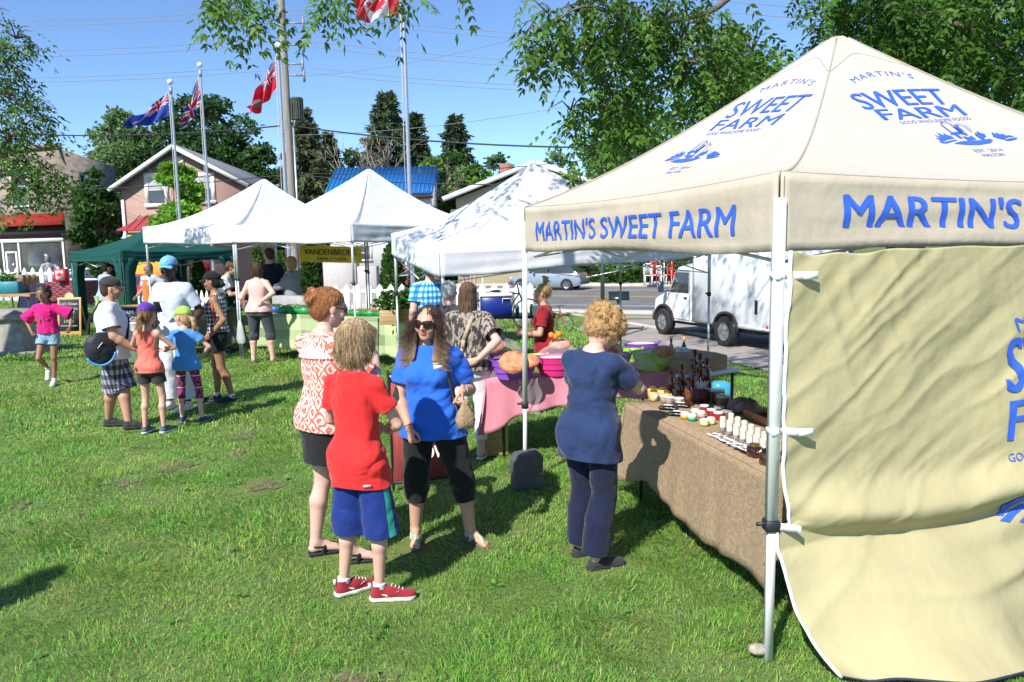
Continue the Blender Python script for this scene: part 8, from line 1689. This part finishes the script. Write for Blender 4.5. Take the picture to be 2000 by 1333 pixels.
print('town',time.time()-T0)
# ---------- trees
def leafmat(name,c,tr=.35):
    m=mat(name,c,rough=.5,var=.0,trans=tr,spec=.3,vcol=True); return m
barkm=mat('bark',(.10,.075,.055),rough=.95,col2=(.17,.14,.11),scale=4,stretch=(3,3,.6),bump=.7,bscale=20)
LM_=leafmat('leaf',(1,1,1),.40)
def setcol(o,C):
    a=o.data.color_attributes.new('Col','FLOAT_COLOR','POINT'); a.data.foreach_set('color',np.concatenate([C,np.ones((len(C),1))],1).astype(np.float32).ravel())
def limbs_(b,base,h,r,blobs,rr):
    top=V3(base[0],base[1],base[2]+h*.62); P=[V3(*base)-V3(0,0,.2),V3(*base)*.5+top*.5+V3(rr.normal(0,.02*h),rr.normal(0,.02*h),0),top]; b.tube(P,[r,r*.75,r*.4],9)
    for c in blobs:
        t=rr.uniform(.45,.98); s=V3(*base)*(1-t)+top*t; c=V3(*c); m=(s+c)/2+V3(0,0,-.05*h*rr.uniform(0,1)); b.tube([s,m,c],[r*.30,r*.2,r*.06],6)
        for _ in range(2): e_=c+rr.normal(0,.07*h,3); b.tube([m,(m+e_)/2+rr.normal(0,.02*h,3),e_],[r*.12,r*.08,r*.03],4)
def tree(label,px,ybase_z,Y,ytop,w,col,n,leaf,seed,shape='round',group='trees beyond the road',low=.25,nb=22,gap=.0,name='leafy_tree'):
    rr=np.random.default_rng(seed); x=at(px,400,Y)[0]; zt=at(px,ytop,Y)[2]; z0=ybase_z; H_=zt-z0; W_=w*Y/1500/2*1.3
    e=empty(name,(x,Y,z0),0,label,'tree',group); blobs=[];rad=[]
    for i in range(nb):
        f=rr.uniform(low,.97); prof={'round':math.sin(PI*min(1,(f-low)/(1-low)*.85+.12))**.6,'column':.8*math.sin(PI*min(1,(f-low)/(1-low)*.8+.15))**.4,'cone':(1-(f-low)/(1-low))*.95+.05}[shape]
        a=rr.uniform(0,2*PI); q=rr.uniform(.25,.80)*prof; blobs.append((x+math.cos(a)*W_*q,Y+math.sin(a)*W_*q,z0+H_*f-.03*H_)); rad.append(max(.22,.46*prof)*W_*rr.uniform(.7,1.15))
    blobs.append((x,Y,zt-H_*.08)); rad.append(.22*W_)
    b=MB(); limbs_(b,(x,Y,z0),H_,max(.12,H_*.022),blobs[:16],rr); b.build('trunk',barkm,e,world=True,smooth=True)
    Vs=[];C=[]
    sz=np.array(rad)**2; cnt=(n*sz/sz.sum()).astype(int)+20
    for (c,r_,k) in zip(blobs,rad,cnt):
        d=rr.normal(0,1,(k,3)); d/=np.linalg.norm(d,axis=1)[:,None]; ra=rr.uniform(.3,1,k)**.45*(1+.45*fbm(d*2.5+seed,2,seed)); P=np.array(c)+d*(ra*r_)[:,None]*np.array([1,1,.72]); keep=fbm(P*(3./max(W_,1)),2,seed+7)>-.75+gap; P=P[keep]
        V,_=leafquads(P,leaf*1.25,rr); Vs.append(V); cc=np.array(col)*1.5*rr.uniform(.75,1.25)*np.ones((len(P),1))*rr.uniform(.75,1.2,(len(P),1)); C.append(np.repeat(cc,4,0))
    V=np.concatenate(Vs); o=link('crown',npmesh('crown',V,np.arange(len(V)).reshape(-1,4)),LM_,e,world=True); setcol(o,np.concatenate(C)); return e
def spruce(label,px,Y,ytop,w,seed,col=(.030,.048,.018),z0=-.6,n=15000,bare=.0):
    rr=np.random.default_rng(seed); x=at(px,400,Y)[0]; zt=at(px,ytop,Y)[2]; H_=zt-z0; W_=w*Y/1500/2*2.3; e=empty('spruce_tree',(x,Y,z0),0,label,'tree','spruces beyond the road')
    b=MB(); b.tube([(x,Y,z0),(x,Y,z0+H_*.5),(x,Y,zt-.2)],[.28,.18,.02],8); Vs=[];C=[]; nl=int(H_*3.4)
    for i in range(nl):
        f=(i+rr.uniform(0,.6))/nl; z=z0+H_*(.12+.87*f); L_=W_*(1-f)**.92*rr.uniform(.72,1.12)+.08*W_
        for k in range(7):
            a=rr.uniform(0,2*PI); d=V3(math.cos(a),math.sin(a),0); L2=L_*rr.uniform(.65,1.1); dr=.28+.25*(1-f)
            p0=V3(x,Y,z); p2=p0+d*L2+V3(0,0,-dr*L2*.75+.10*L2); p1=p0+d*L2*.5-V3(0,0,dr*L2*.5)
            if k%2==0 and f>.05: b.tube([p0,p1,p2],[.03,.02,.006],4)
            m=max(8,int(n/(nl*7)*(1.6-f))); t=rr.uniform(.15,1,m); P=p0*((1-t)**2)[:,None]+p1*(2*t*(1-t))[:,None]+p2*(t**2)[:,None]; sd=np.array([-d[1],d[0],0]); P=P+sd*(rr.normal(0,.13,m)*L2*(1.1-t*.7))[:,None]+V3(0,0,-1)*(np.abs(rr.normal(0,.10,m))*L2)[:,None]
            dirn=d*.8+rr.normal(0,.5,(m,3))-V3(0,0,.55); dirn/=np.linalg.norm(dirn,axis=1)[:,None]; s_=rr.uniform(.22,.55,m)[:,None]; bb_=np.cross(dirn,rr.normal(0,1,(m,3))); bb_/=np.linalg.norm(bb_,axis=1)[:,None]
            Vs.append(np.stack([P,P+dirn*s_*.4+bb_*.075,P+dirn*s_,P+dirn*s_*.4-bb_*.075],1).reshape(-1,3)); C.append(np.repeat(np.array(col)*2.2*rr.uniform(.7,1.4)*rr.uniform(.7,1.3,(m,1)),4,0))
    b.build('trunk',barkm,e,world=True,smooth=True); V=np.concatenate(Vs); o=link('crown',npmesh('crown',V,np.arange(len(V)).reshape(-1,4)),LM_,e,world=True); setcol(o,np.concatenate(C)); return e
DG=(.030,.075,.016);MG=(.055,.125,.022);LG=(.10,.20,.03);YG=(.14,.27,.03);GG=(.09,.15,.06)
tree('feathery pale green tree behind the stone shop and gabled house',252,-.6,64,205,135,(.10,.17,.055),15000,.30,1,'round',low=.30,nb=34,gap=.05)
tree('tall dark tree with an open crown behind the gabled house',402,-.6,66,172,165,(.040,.085,.028),17000,.34,2,'round',low=.30,nb=36,gap=.05)
tree('dark bushy tree right of the gabled house roof',470,-.6,62,248,80,DG,6000,.32,3); tree('dark round tree left of the utility pole',518,-.6,60,268,85,DG,7000,.30,4)
spruce('big brownish spruce just right of the utility pole',598,52,203,110,5,(.050,.062,.026),n=16000); spruce('narrow spruce beside the big brownish one',648,56,255,60,6)
spruce('tallest spruce, left of the centre flagpole',763,58,172,130,7,(.035,.055,.022),n=20000); spruce('slim spruce right of the centre flagpole',818,60,215,62,8); spruce('dark spruce standing alone above the round green trees',893,60,218,90,9,(.025,.042,.02))
for i,(px,yt,w,c) in enumerate(((690,285,150,DG),(845,300,90,LG),(890,285,110,MG),(935,312,80,LG))): tree(['dark low tree behind the blue roof on its left','bright green tree at the right end of the blue roof','mid green tree in front of the lone spruce','light green tree left of the cream house'][i],px,-.6,56-2*(i==1),yt,w,c,7000,.28,20+i,low=.1)
tree('small airy tree left of the cream house chimney',975,-.6,64,288,70,(.07,.13,.05),3500,.28,30,gap=.15); tree('thin pale tree behind the peak of the dappled tent',1085,-.6,66,284,60,(.13,.19,.09),2500,.28,31,gap=.2)
tree('large light green tree behind the left slope of the cream tent',1255,-.6,48,128,215,(.10,.20,.04),11000,.26,33,low=.12,nb=44,gap=.30); tree('round green tree low behind the cream tent edge',1150,-.6,50,275,120,(.09,.18,.03),8000,.25,34,low=.05)
tree('tall pale green tree above the cream tent slope',1440,-.6,46,28,220,(.095,.19,.04),17000,.26,35,low=.2,nb=40,gap=.25)
tree('dark green tree growing between stone shop and house',190,-.6,42.5,318,80,DG,14000,.20,40,low=.12,nb=30); tree('young bright green maple in front of the gabled house',352,-.55,33,306,84,YG,14000,.17,41,'round',low=.40,nb=26)
# bare dead tree
rr=np.random.default_rng(77); e=MB(); x0_=at(735,400,53)[0]
def br(p,d,L,r,k):
    q=p+d*L; e.tube([p,(p+q)/2+rr.normal(0,.04*L,3),q],[r,r*.8,r*.55],5)
    if k: 
        for _ in range(3): d2=d+rr.normal(0,.42,3); d2[2]+=.05; d2/=np.linalg.norm(d2); br(q if rr.uniform()<.6 else (p+q)/2,d2,L*.68,r*.55,k-1)
for dx in(-.85,-.5,-.15,.2,.6,1.): d_=V3(dx,rr.normal(0,.2),.75); br(V3(x0_,53,2.),d_/np.linalg.norm(d_),3.1,.13,4)
e.tube([(x0_,53,-.6),(x0_,53,2.1)],[.35,.25],8); tag(e.build('bare_tree',mat('bare_bark',(.30,.24,.19),rough=.95)),'bare grey branched tree in front of the tallest spruce','tree')
# cedars and shrubs
def shrub(label,px,Y,ytop,ybot,w,col,n,leaf,seed,name='cedar_shrub',cone=True,z0=None):
    x=at(px,500,Y)[0]; zt=at(px,ytop,Y)[2]; z0=TZf(x,Y) if z0 is None else z0; H_=zt-z0; rr=np.random.default_rng(seed); W_=w*Y/1500/2; f=rr.uniform(0,1,n)**(1.3 if cone else .9); a=rr.uniform(0,2*PI,n); prof=(np.sqrt(1-f)*.95+.05 if cone else np.sqrt(np.maximum(1-(2*f-1)**2,0))); rad=W_*prof*rr.uniform(.6,1.0,n)**.4*(1+.22*vnoise(np.stack([a*2,f*7,a*0+seed],1)))
    P=np.stack([x+np.cos(a)*rad,Y+np.sin(a)*rad,z0+H_*f],1); V,_=leafquads(P,leaf,rr,-.9 if cone else 0); e=empty(name,(x,Y,z0),0,label,'shrub'); o=link('foliage',npmesh('foliage',V,np.arange(len(V)).reshape(-1,4)),LM_,e,world=True); setcol(o,np.repeat(np.array(col)*rr.uniform(.6,1.3,(n,1)),4,0)); b=MB(); b.cyl((x,Y,z0-.1),(x,Y,z0+H_*.7),.06,.02,7); b.build('stem',barkm,e,world=True)
shrub('cone-shaped green cedar left of its twin, behind the fence',765,25.5,478,600,58,(.07,.16,.025),5000,.12,50); shrub('cone-shaped green cedar right of its twin, behind the fence',822,25.8,482,600,62,(.075,.17,.025),5200,.12,51)
shrub('upright cedar behind the gingham-shirted girl',385,19.5,512,600,44,(.06,.14,.02),2600,.10,52); shrub('cedar between the vendor man and the tent pole',503,19.,486,600,34,(.09,.2,.03),2200,.10,53); shrub('small cedar right of the vendor woman',600,20,505,600,60,(.06,.13,.03),3000,.10,54)
shrub('narrow light cedar behind the vendor pair',548,19.5,495,600,26,(.10,.22,.03),1600,.10,55)
for i,(px,yt,w,c) in enumerate(((1165,515,46,(.03,.08,.02)),(1192,512,40,(.09,.2,.025)),(1225,511,50,(.08,.19,.03)),(1212,530,110,(.05,.13,.02)),(1250,523,40,(.09,.17,.04)))): shrub(['dark shrub at the left of the roadside bed','bright shrub left of centre in the roadside bed','bright rounded shrub in the middle of the roadside bed','long low hedge along the front of the roadside bed','pale shrub nearest to the white chair'][i],px,49.5-(i==3)*.8,yt,548,w,c,1500,.16,60+i,'roadside_shrub',False)
# herbs in crates by the bin under the tents
for i,(px,py,lb) in enumerate(((760,612,'wooden crate of leafy herbs by the weighing scale'),(795,600,'tall potted herbs behind the leafy crate'),(812,618,'leafy plants beside the plaid-shirted man'))):
    q=at(px,py,11.8+.3*i); b=MB(); b.box((q[0],q[1],.88),(.26,.26,.22)); tag(b.build('planter',mat('crate_wood',(.42,.28,.13)),bevel=.005),'small wooden planter, %s in the row of herbs'%['leftmost','middle','rightmost'][i],'planter'); leafclump((q[0],q[1],1.12),(.20,.18,.17),420,.08,mat('herb_leaf',(.06,.15,.025),rough=.5,var=.4,trans=.3),'herbs',lb,'plant',70+i)
for i,(px,py) in enumerate(((455,585),(440,600))):
    q=at(px,py,14.6); leafclump((q[0],q[1],1.05),(.24,.2,.2),380,.09,mat('herb_dark',(.025,.08,.02),rough=.5,var=.4,trans=.25),'potted_plant',['dark leafy plant on the olive-clothed table','second dark leafy plant lower on the olive-clothed table'][i],'plant',75+i)
# ---------- walnut trees: compound leaves on real twigs
def walnut(root,anchors,n_per,spread,seed,col,name='crown',leaflet=.075,trunk=None,twigs=None,down=.55,pairs=6):
    rr=np.random.default_rng(seed); Vs=[];C=[];b=MB()
    for (c,r_,k) in anchors:
        c=V3(*c); 
        for _ in range(k):
            p=c+rr.normal(0,1,3)*np.array(r_)*.46; d=rr.normal(0,1,3); d[2]=-abs(d[2])*down-.25; d/=np.linalg.norm(d); L=rr.uniform(.22,.42)*leaflet/.075
            if twigs and rr.uniform()<.28: 
                q=p-d*.02; m=p*.5+c*.5+V3(0,0,.08); b.tube([c,m,q],[.012,.007,.003],4)
            side=np.cross(d,V3(0,0,1)+rr.normal(0,.3,3)); side/=np.linalg.norm(side)+1e-9; nn=np.cross(side,d)
            m=pairs; t=np.repeat((np.arange(m)+.8)/m,2); sg=np.tile([1,-1],m); base=p+d*(t*L)[:,None]-V3(0,0,1)*(t*t*L*.35)[:,None]
            ld=side*sg[:,None]*.9+d*.55+rr.normal(0,.15,(2*m,3))-V3(0,0,.25); base=np.concatenate([base,[p+d*L-V3(0,0,1)*L*.35]]); ld=np.concatenate([ld,[d-V3(0,0,.3)]]); ld/=np.linalg.norm(ld,axis=1)[:,None]
            ll=leaflet*rr.uniform(.8,1.2,len(base))[:,None]; wd=np.cross(ld,nn+rr.normal(0,.35,(len(base),3))); wd/=np.linalg.norm(wd,axis=1)[:,None]; dr=V3(0,0,-1)*ll*.18
            Vs.append(np.stack([base,base+ld*ll*.38+wd*ll*.23,base+ld*ll+dr,base+ld*ll*.38-wd*ll*.23],1).reshape(-1,3)); cc=np.array(col)*rr.uniform(.65,1.35); C.append(np.repeat(cc*rr.uniform(.85,1.15,(len(base),1)),4,0))
    V=np.concatenate(Vs); o=link(name,npmesh(name,V,np.arange(len(V)).reshape(-1,4)),LM_,root,world=True); setcol(o,np.concatenate(C))
    if b.n: b.build('twigs',barkm,root,world=True)
    return o
def wp(px,py,Y): return tuple(at(px,py,Y))
e=empty('walnut_tree',(6.4,12.6,-.1),0,'large walnut tree behind the cream tent, its boughs hanging over the tents','tree')
b=MB(); B0=V3(6.4,12.6,-.7); b.tube([B0,V3(6.4,12.5,2.),V3(6.1,12.3,5.2),V3(5.2,11.8,8)],[.34,.28,.22,.12],12); b.build('trunk',barkm,e,world=True,smooth=True)
b=MB()
def limb(P,r0,r1):
    P=[V3(*p) for p in P]; Q=[]; 
    for i in range(len(P)-1):
        for k in range(6): t=k/6; p0_=P[max(i-1,0)];p1_=P[i];p2_=P[i+1];p3_=P[min(i+2,len(P)-1)]; Q.append(.5*((2*p1_)+(p2_-p0_)*t+(2*p0_-5*p1_+4*p2_-p3_)*t*t+(3*p1_-p0_-3*p2_+p3_)*t**3))
    Q.append(P[-1]); b.tube(Q,list(np.linspace(r0,r1,len(Q))),6)
limb([(5.9,12.1,6.2),wp(1600,-70,10.4),wp(1450,-20,9.5),wp(1380,25,9.),wp(1240,55,8.4),wp(1150,85,8.1),wp(1110,118,8.)],.06,.008)
limb([wp(1380,35,9.),wp(1330,90,8.8),wp(1350,120,8.6),wp(1420,110,8.4)],.04,.006); limb([wp(1240,55,8.4),wp(1215,110,8.3),wp(1190,150,8.2),wp(1165,220,8.1)],.03,.005); limb([wp(1330,90,8.8),wp(1270,120,8.6),wp(1210,135,8.5)],.02,.005); limb([wp(1380,35,9.),wp(1340,150,8.9),wp(1300,150,8.8)],.03,.005)
limb([wp(1240,55,8.4),wp(1180,20,8.),wp(1130,15,7.9),wp(1060,60,7.8)],.03,.005); limb([(5.2,11.8,7.8),(2.,9.5,6.8),(-.5,7.6,6.2),wp(760,-60,6.6),wp(520,-30,6.3),wp(450,10,6.2)],.12,.008); limb([(5.3,11.8,7.6),(1.5,9.5,8.),(-2.,7.5,7.6),(-3.5,6.,7.)],.12,.02); limb([(6.3,12.4,4.),wp(1760,40,11.),wp(1850,40,10.6),wp(1960,90,10.4)],.12,.02); limb([wp(760,-60,6.6),wp(700,20,6.5),wp(705,50,6.5),wp(718,66,6.5)],.010,.004); limb([wp(780,-60,6.6),wp(722,15,6.4),wp(712,50,6.4)],.008,.003)
b.build('boughs',barkm,e,world=True,smooth=True)
WC=(.075,.165,.02)
A=[(wp(px,py,Y),(r_*Y/1500,.5,r_*Y/1500),k) for px,py,Y,r_,k in ((1060,60,7.8,50,22),(1085,95,7.9,45,18),(1070,25,7.9,40,14),(1130,20,8,70,22),(1160,60,8.1,60,26),(1215,30,8.3,80,34),(1250,70,8.4,70,34),(1300,30,8.7,80,34),(1360,40,8.9,70,30),(1325,80,8.6,60,26),(1190,100,8.2,50,18),(1290,110,8.6,50,16),(1410,60,8.5,40,16),(1360,120,8.6,50,16),(1400,150,8.8,60,22),(1440,130,9.2,70,26),(1470,100,9.6,60,24),(1180,180,8.1,40,16),(1190,210,8.1,50,22),(1165,240,8.1,40,14),(1145,225,8.1,30,9),(1235,215,8.3,60,20),(1260,190,8.4,50,16),(1330,170,8.8,60,18),(1380,200,9.,60,18),(1430,180,9.3,60,18),(1115,215,8.,35,10),(1290,60,8.5,80,30),(1180,10,8.,80,24))]
walnut(e,A,1,1,101,WC,'crown',.085,twigs=True)
A=[(wp(px,py,Y),(60*Y/1500,.9,55*Y/1500),k) for px,py,Y,k in [(x_,y_,10.2+(i%4)*.7,36) for i,(x_,y_) in enumerate([(x_,y_) for x_ in range(1650,2090,58) for y_ in (-40,0,40,85,130,175,225) if y_<(x_-1600)*.62+80])]]
walnut(e,A,1,1,102,(.062,.145,.018),'crown',.10,down=.35)
A=[(wp(px,py-6,Y),(r_*.72*Y/1500,.3,r_*.72*Y/1500),k) for px,py,Y,r_,k in ((415,-2,6.2,40,16),(450,5,6.2,45,14),(490,8,6.3,45,11),(470,30,6.2,20,3),(495,52,6.2,12,2),(525,20,6.3,20,4),(640,5,6.4,30,8),(640,28,6.4,18,4),(675,-5,6.5,25,7),(790,0,6.6,25,7),(815,8,6.6,15,3),(900,-30,6.8,20,3))]
walnut(e,A,1,1,103,(.11,.22,.03),'crown',.066)
# upper crown out of the picture: it throws the dappled shade
rr=np.random.default_rng(5); A=[((x_+rr.normal(0,.3),y_+rr.normal(0,.3),z_),(.9,.9,.6),k) for x_,y_,z_,k in ((-3.6,6.6,6.8,16),(-2.6,6.2,6.9,22),(-1.6,6.6,7.2,20),(-.6,7.2,7.3,26),(.2,7.8,7.4,30),(-1.2,7.9,7.0,12),(1.,8.6,7.6,30),(1.6,10.2,7.8,30),(.2,9.2,7.8,22),(2.2,11.8,8.2,30),(1.,12.2,8.,24),(3.2,12.,8.4,34),(2.6,13.6,8.,30),(4.,10.5,7.8,30),(5.,12.5,8.,30),(1.4,14.,7.6,22),(4.,14.5,7.6,30))]
walnut(e,A,1,1,104,WC,'crown',.12)
# tree overhanging the left edge
e=empty('ash_tree',(-12.2,11.0,0),0,'leafy tree outside the left edge with branches reaching into the picture','tree'); b=MB(); b.tube([(-12.2,11,-.2),(-12.,11,3),(-11.6,11.2,7)],[.3,.24,.12],10); b.build('trunk',barkm,e,world=True,smooth=True)
b=MB(); limb([(-12.,11,3.2),wp(-60,300,11.5),wp(20,262,11.6),wp(60,280,11.6),wp(95,300,11.6)],.08,.006); limb([(-11.9,11,4.2),wp(-40,180,11.8),wp(15,190,11.8),wp(55,210,11.8)],.06,.006); limb([(-11.8,11,5),wp(-40,90,12),wp(20,95,12),wp(55,110,12)],.05,.006); limb([(-12.,11,3.),wp(-50,340,11.3),wp(30,350,11.3),wp(90,370,11.3)],.06,.006); b.build('boughs',barkm,e,world=True,smooth=True)
A=[(wp(px,py,Y),(r_*Y/1500,.5,r_*Y/1500*.8),k) for px,py,Y,r_,k in [(a_,b_,c_,d_*.8,int(e_*1.5)) for a_,b_,c_,d_,e_ in ((-5,90,12,40,28),(30,75,12,36,16),(60,82,12,20,6),(10,125,12,40,22),(30,150,12,30,12),(-5,170,12,45,24),(20,195,11.8,45,24),(55,200,11.8,35,16),(75,215,11.8,25,10),(0,240,11.8,50,26),(50,245,11.7,50,20),(85,235,11.7,30,8),(15,270,11.6,45,20),(80,265,11.6,25,7),(10,310,11.5,50,28),(50,320,11.5,40,22),(90,330,11.4,40,22),(110,345,11.4,28,12),(30,360,11.3,40,16),(75,370,11.3,35,16),(115,365,11.3,20,8),(10,400,11.3,30,6),(55,400,11.3,25,5),(-10,30,12,20,6),(95,395,11.3,16,4))]]
walnut(e,A,1,1,105,(.07,.155,.025),'crown',.075,twigs=True,down=.15,pairs=4)
print('trees',time.time()-T0)
add_grass([(2.3,4.6,150000,.034,.0016,1),(4.6,8,190000,.036,.0024,2),(8,14,190000,.042,.0048,3),(14,24,120000,.05,.010,4),(24,32,30000,.06,.02,5)],'grass','short green lawn grass with yellowish patches')

print('done',time.time()-T0)

rr=np.random.default_rng(12); n=260; Y=np.sqrt(rr.uniform(2.4**2,11**2,n)); X=rr.uniform(-.72,.6,n)*Y; k=rr.integers(4,9,n); cen=np.repeat(np.stack([X,Y,0*X],1),k,0); m=len(cen); a=rr.uniform(0,2*PI,m); d=np.stack([np.cos(a),np.sin(a),rr.uniform(.1,.7,m)],1); s_=rr.uniform(.02,.048,m)[:,None]; sd=np.stack([-np.sin(a),np.cos(a),0*a],1); P=cen+V3(0,0,.012)+rr.normal(0,.012,(m,3))*V3(1,1,.3)
P[:,2]+=TZv(P); V=np.stack([P,P+d*s_*.6+sd*s_*.36,P+d*s_*1.05,P+d*s_*.6-sd*s_*.36],1).reshape(-1,3); o=link('weeds',npmesh('weeds',V,np.arange(4*m).reshape(-1,4)),MATS['grass_blade']); setcol(o,np.repeat(np.array([.15,.32,.06])*rr.uniform(.7,1.5,(m,1)),4,0)); tag(o,'broad-leaved weeds and clover scattered in the lawn','weeds',kind='stuff')
m=70; Y=np.sqrt(rr.uniform(2.4**2,10**2,m)); P=np.stack([rr.uniform(-.7,.6,m)*Y,Y,.03+0*Y],1); V,Q=leafquads(P,.022,rr); o=link('fallen_leaves',npmesh('fallen_leaves',V,Q),mat('dry_leaf',(.36,.26,.13),rough=.8,var=.4,scale=3)); tag(o,'small dry leaves lying in the lawn','leaves',kind='stuff')
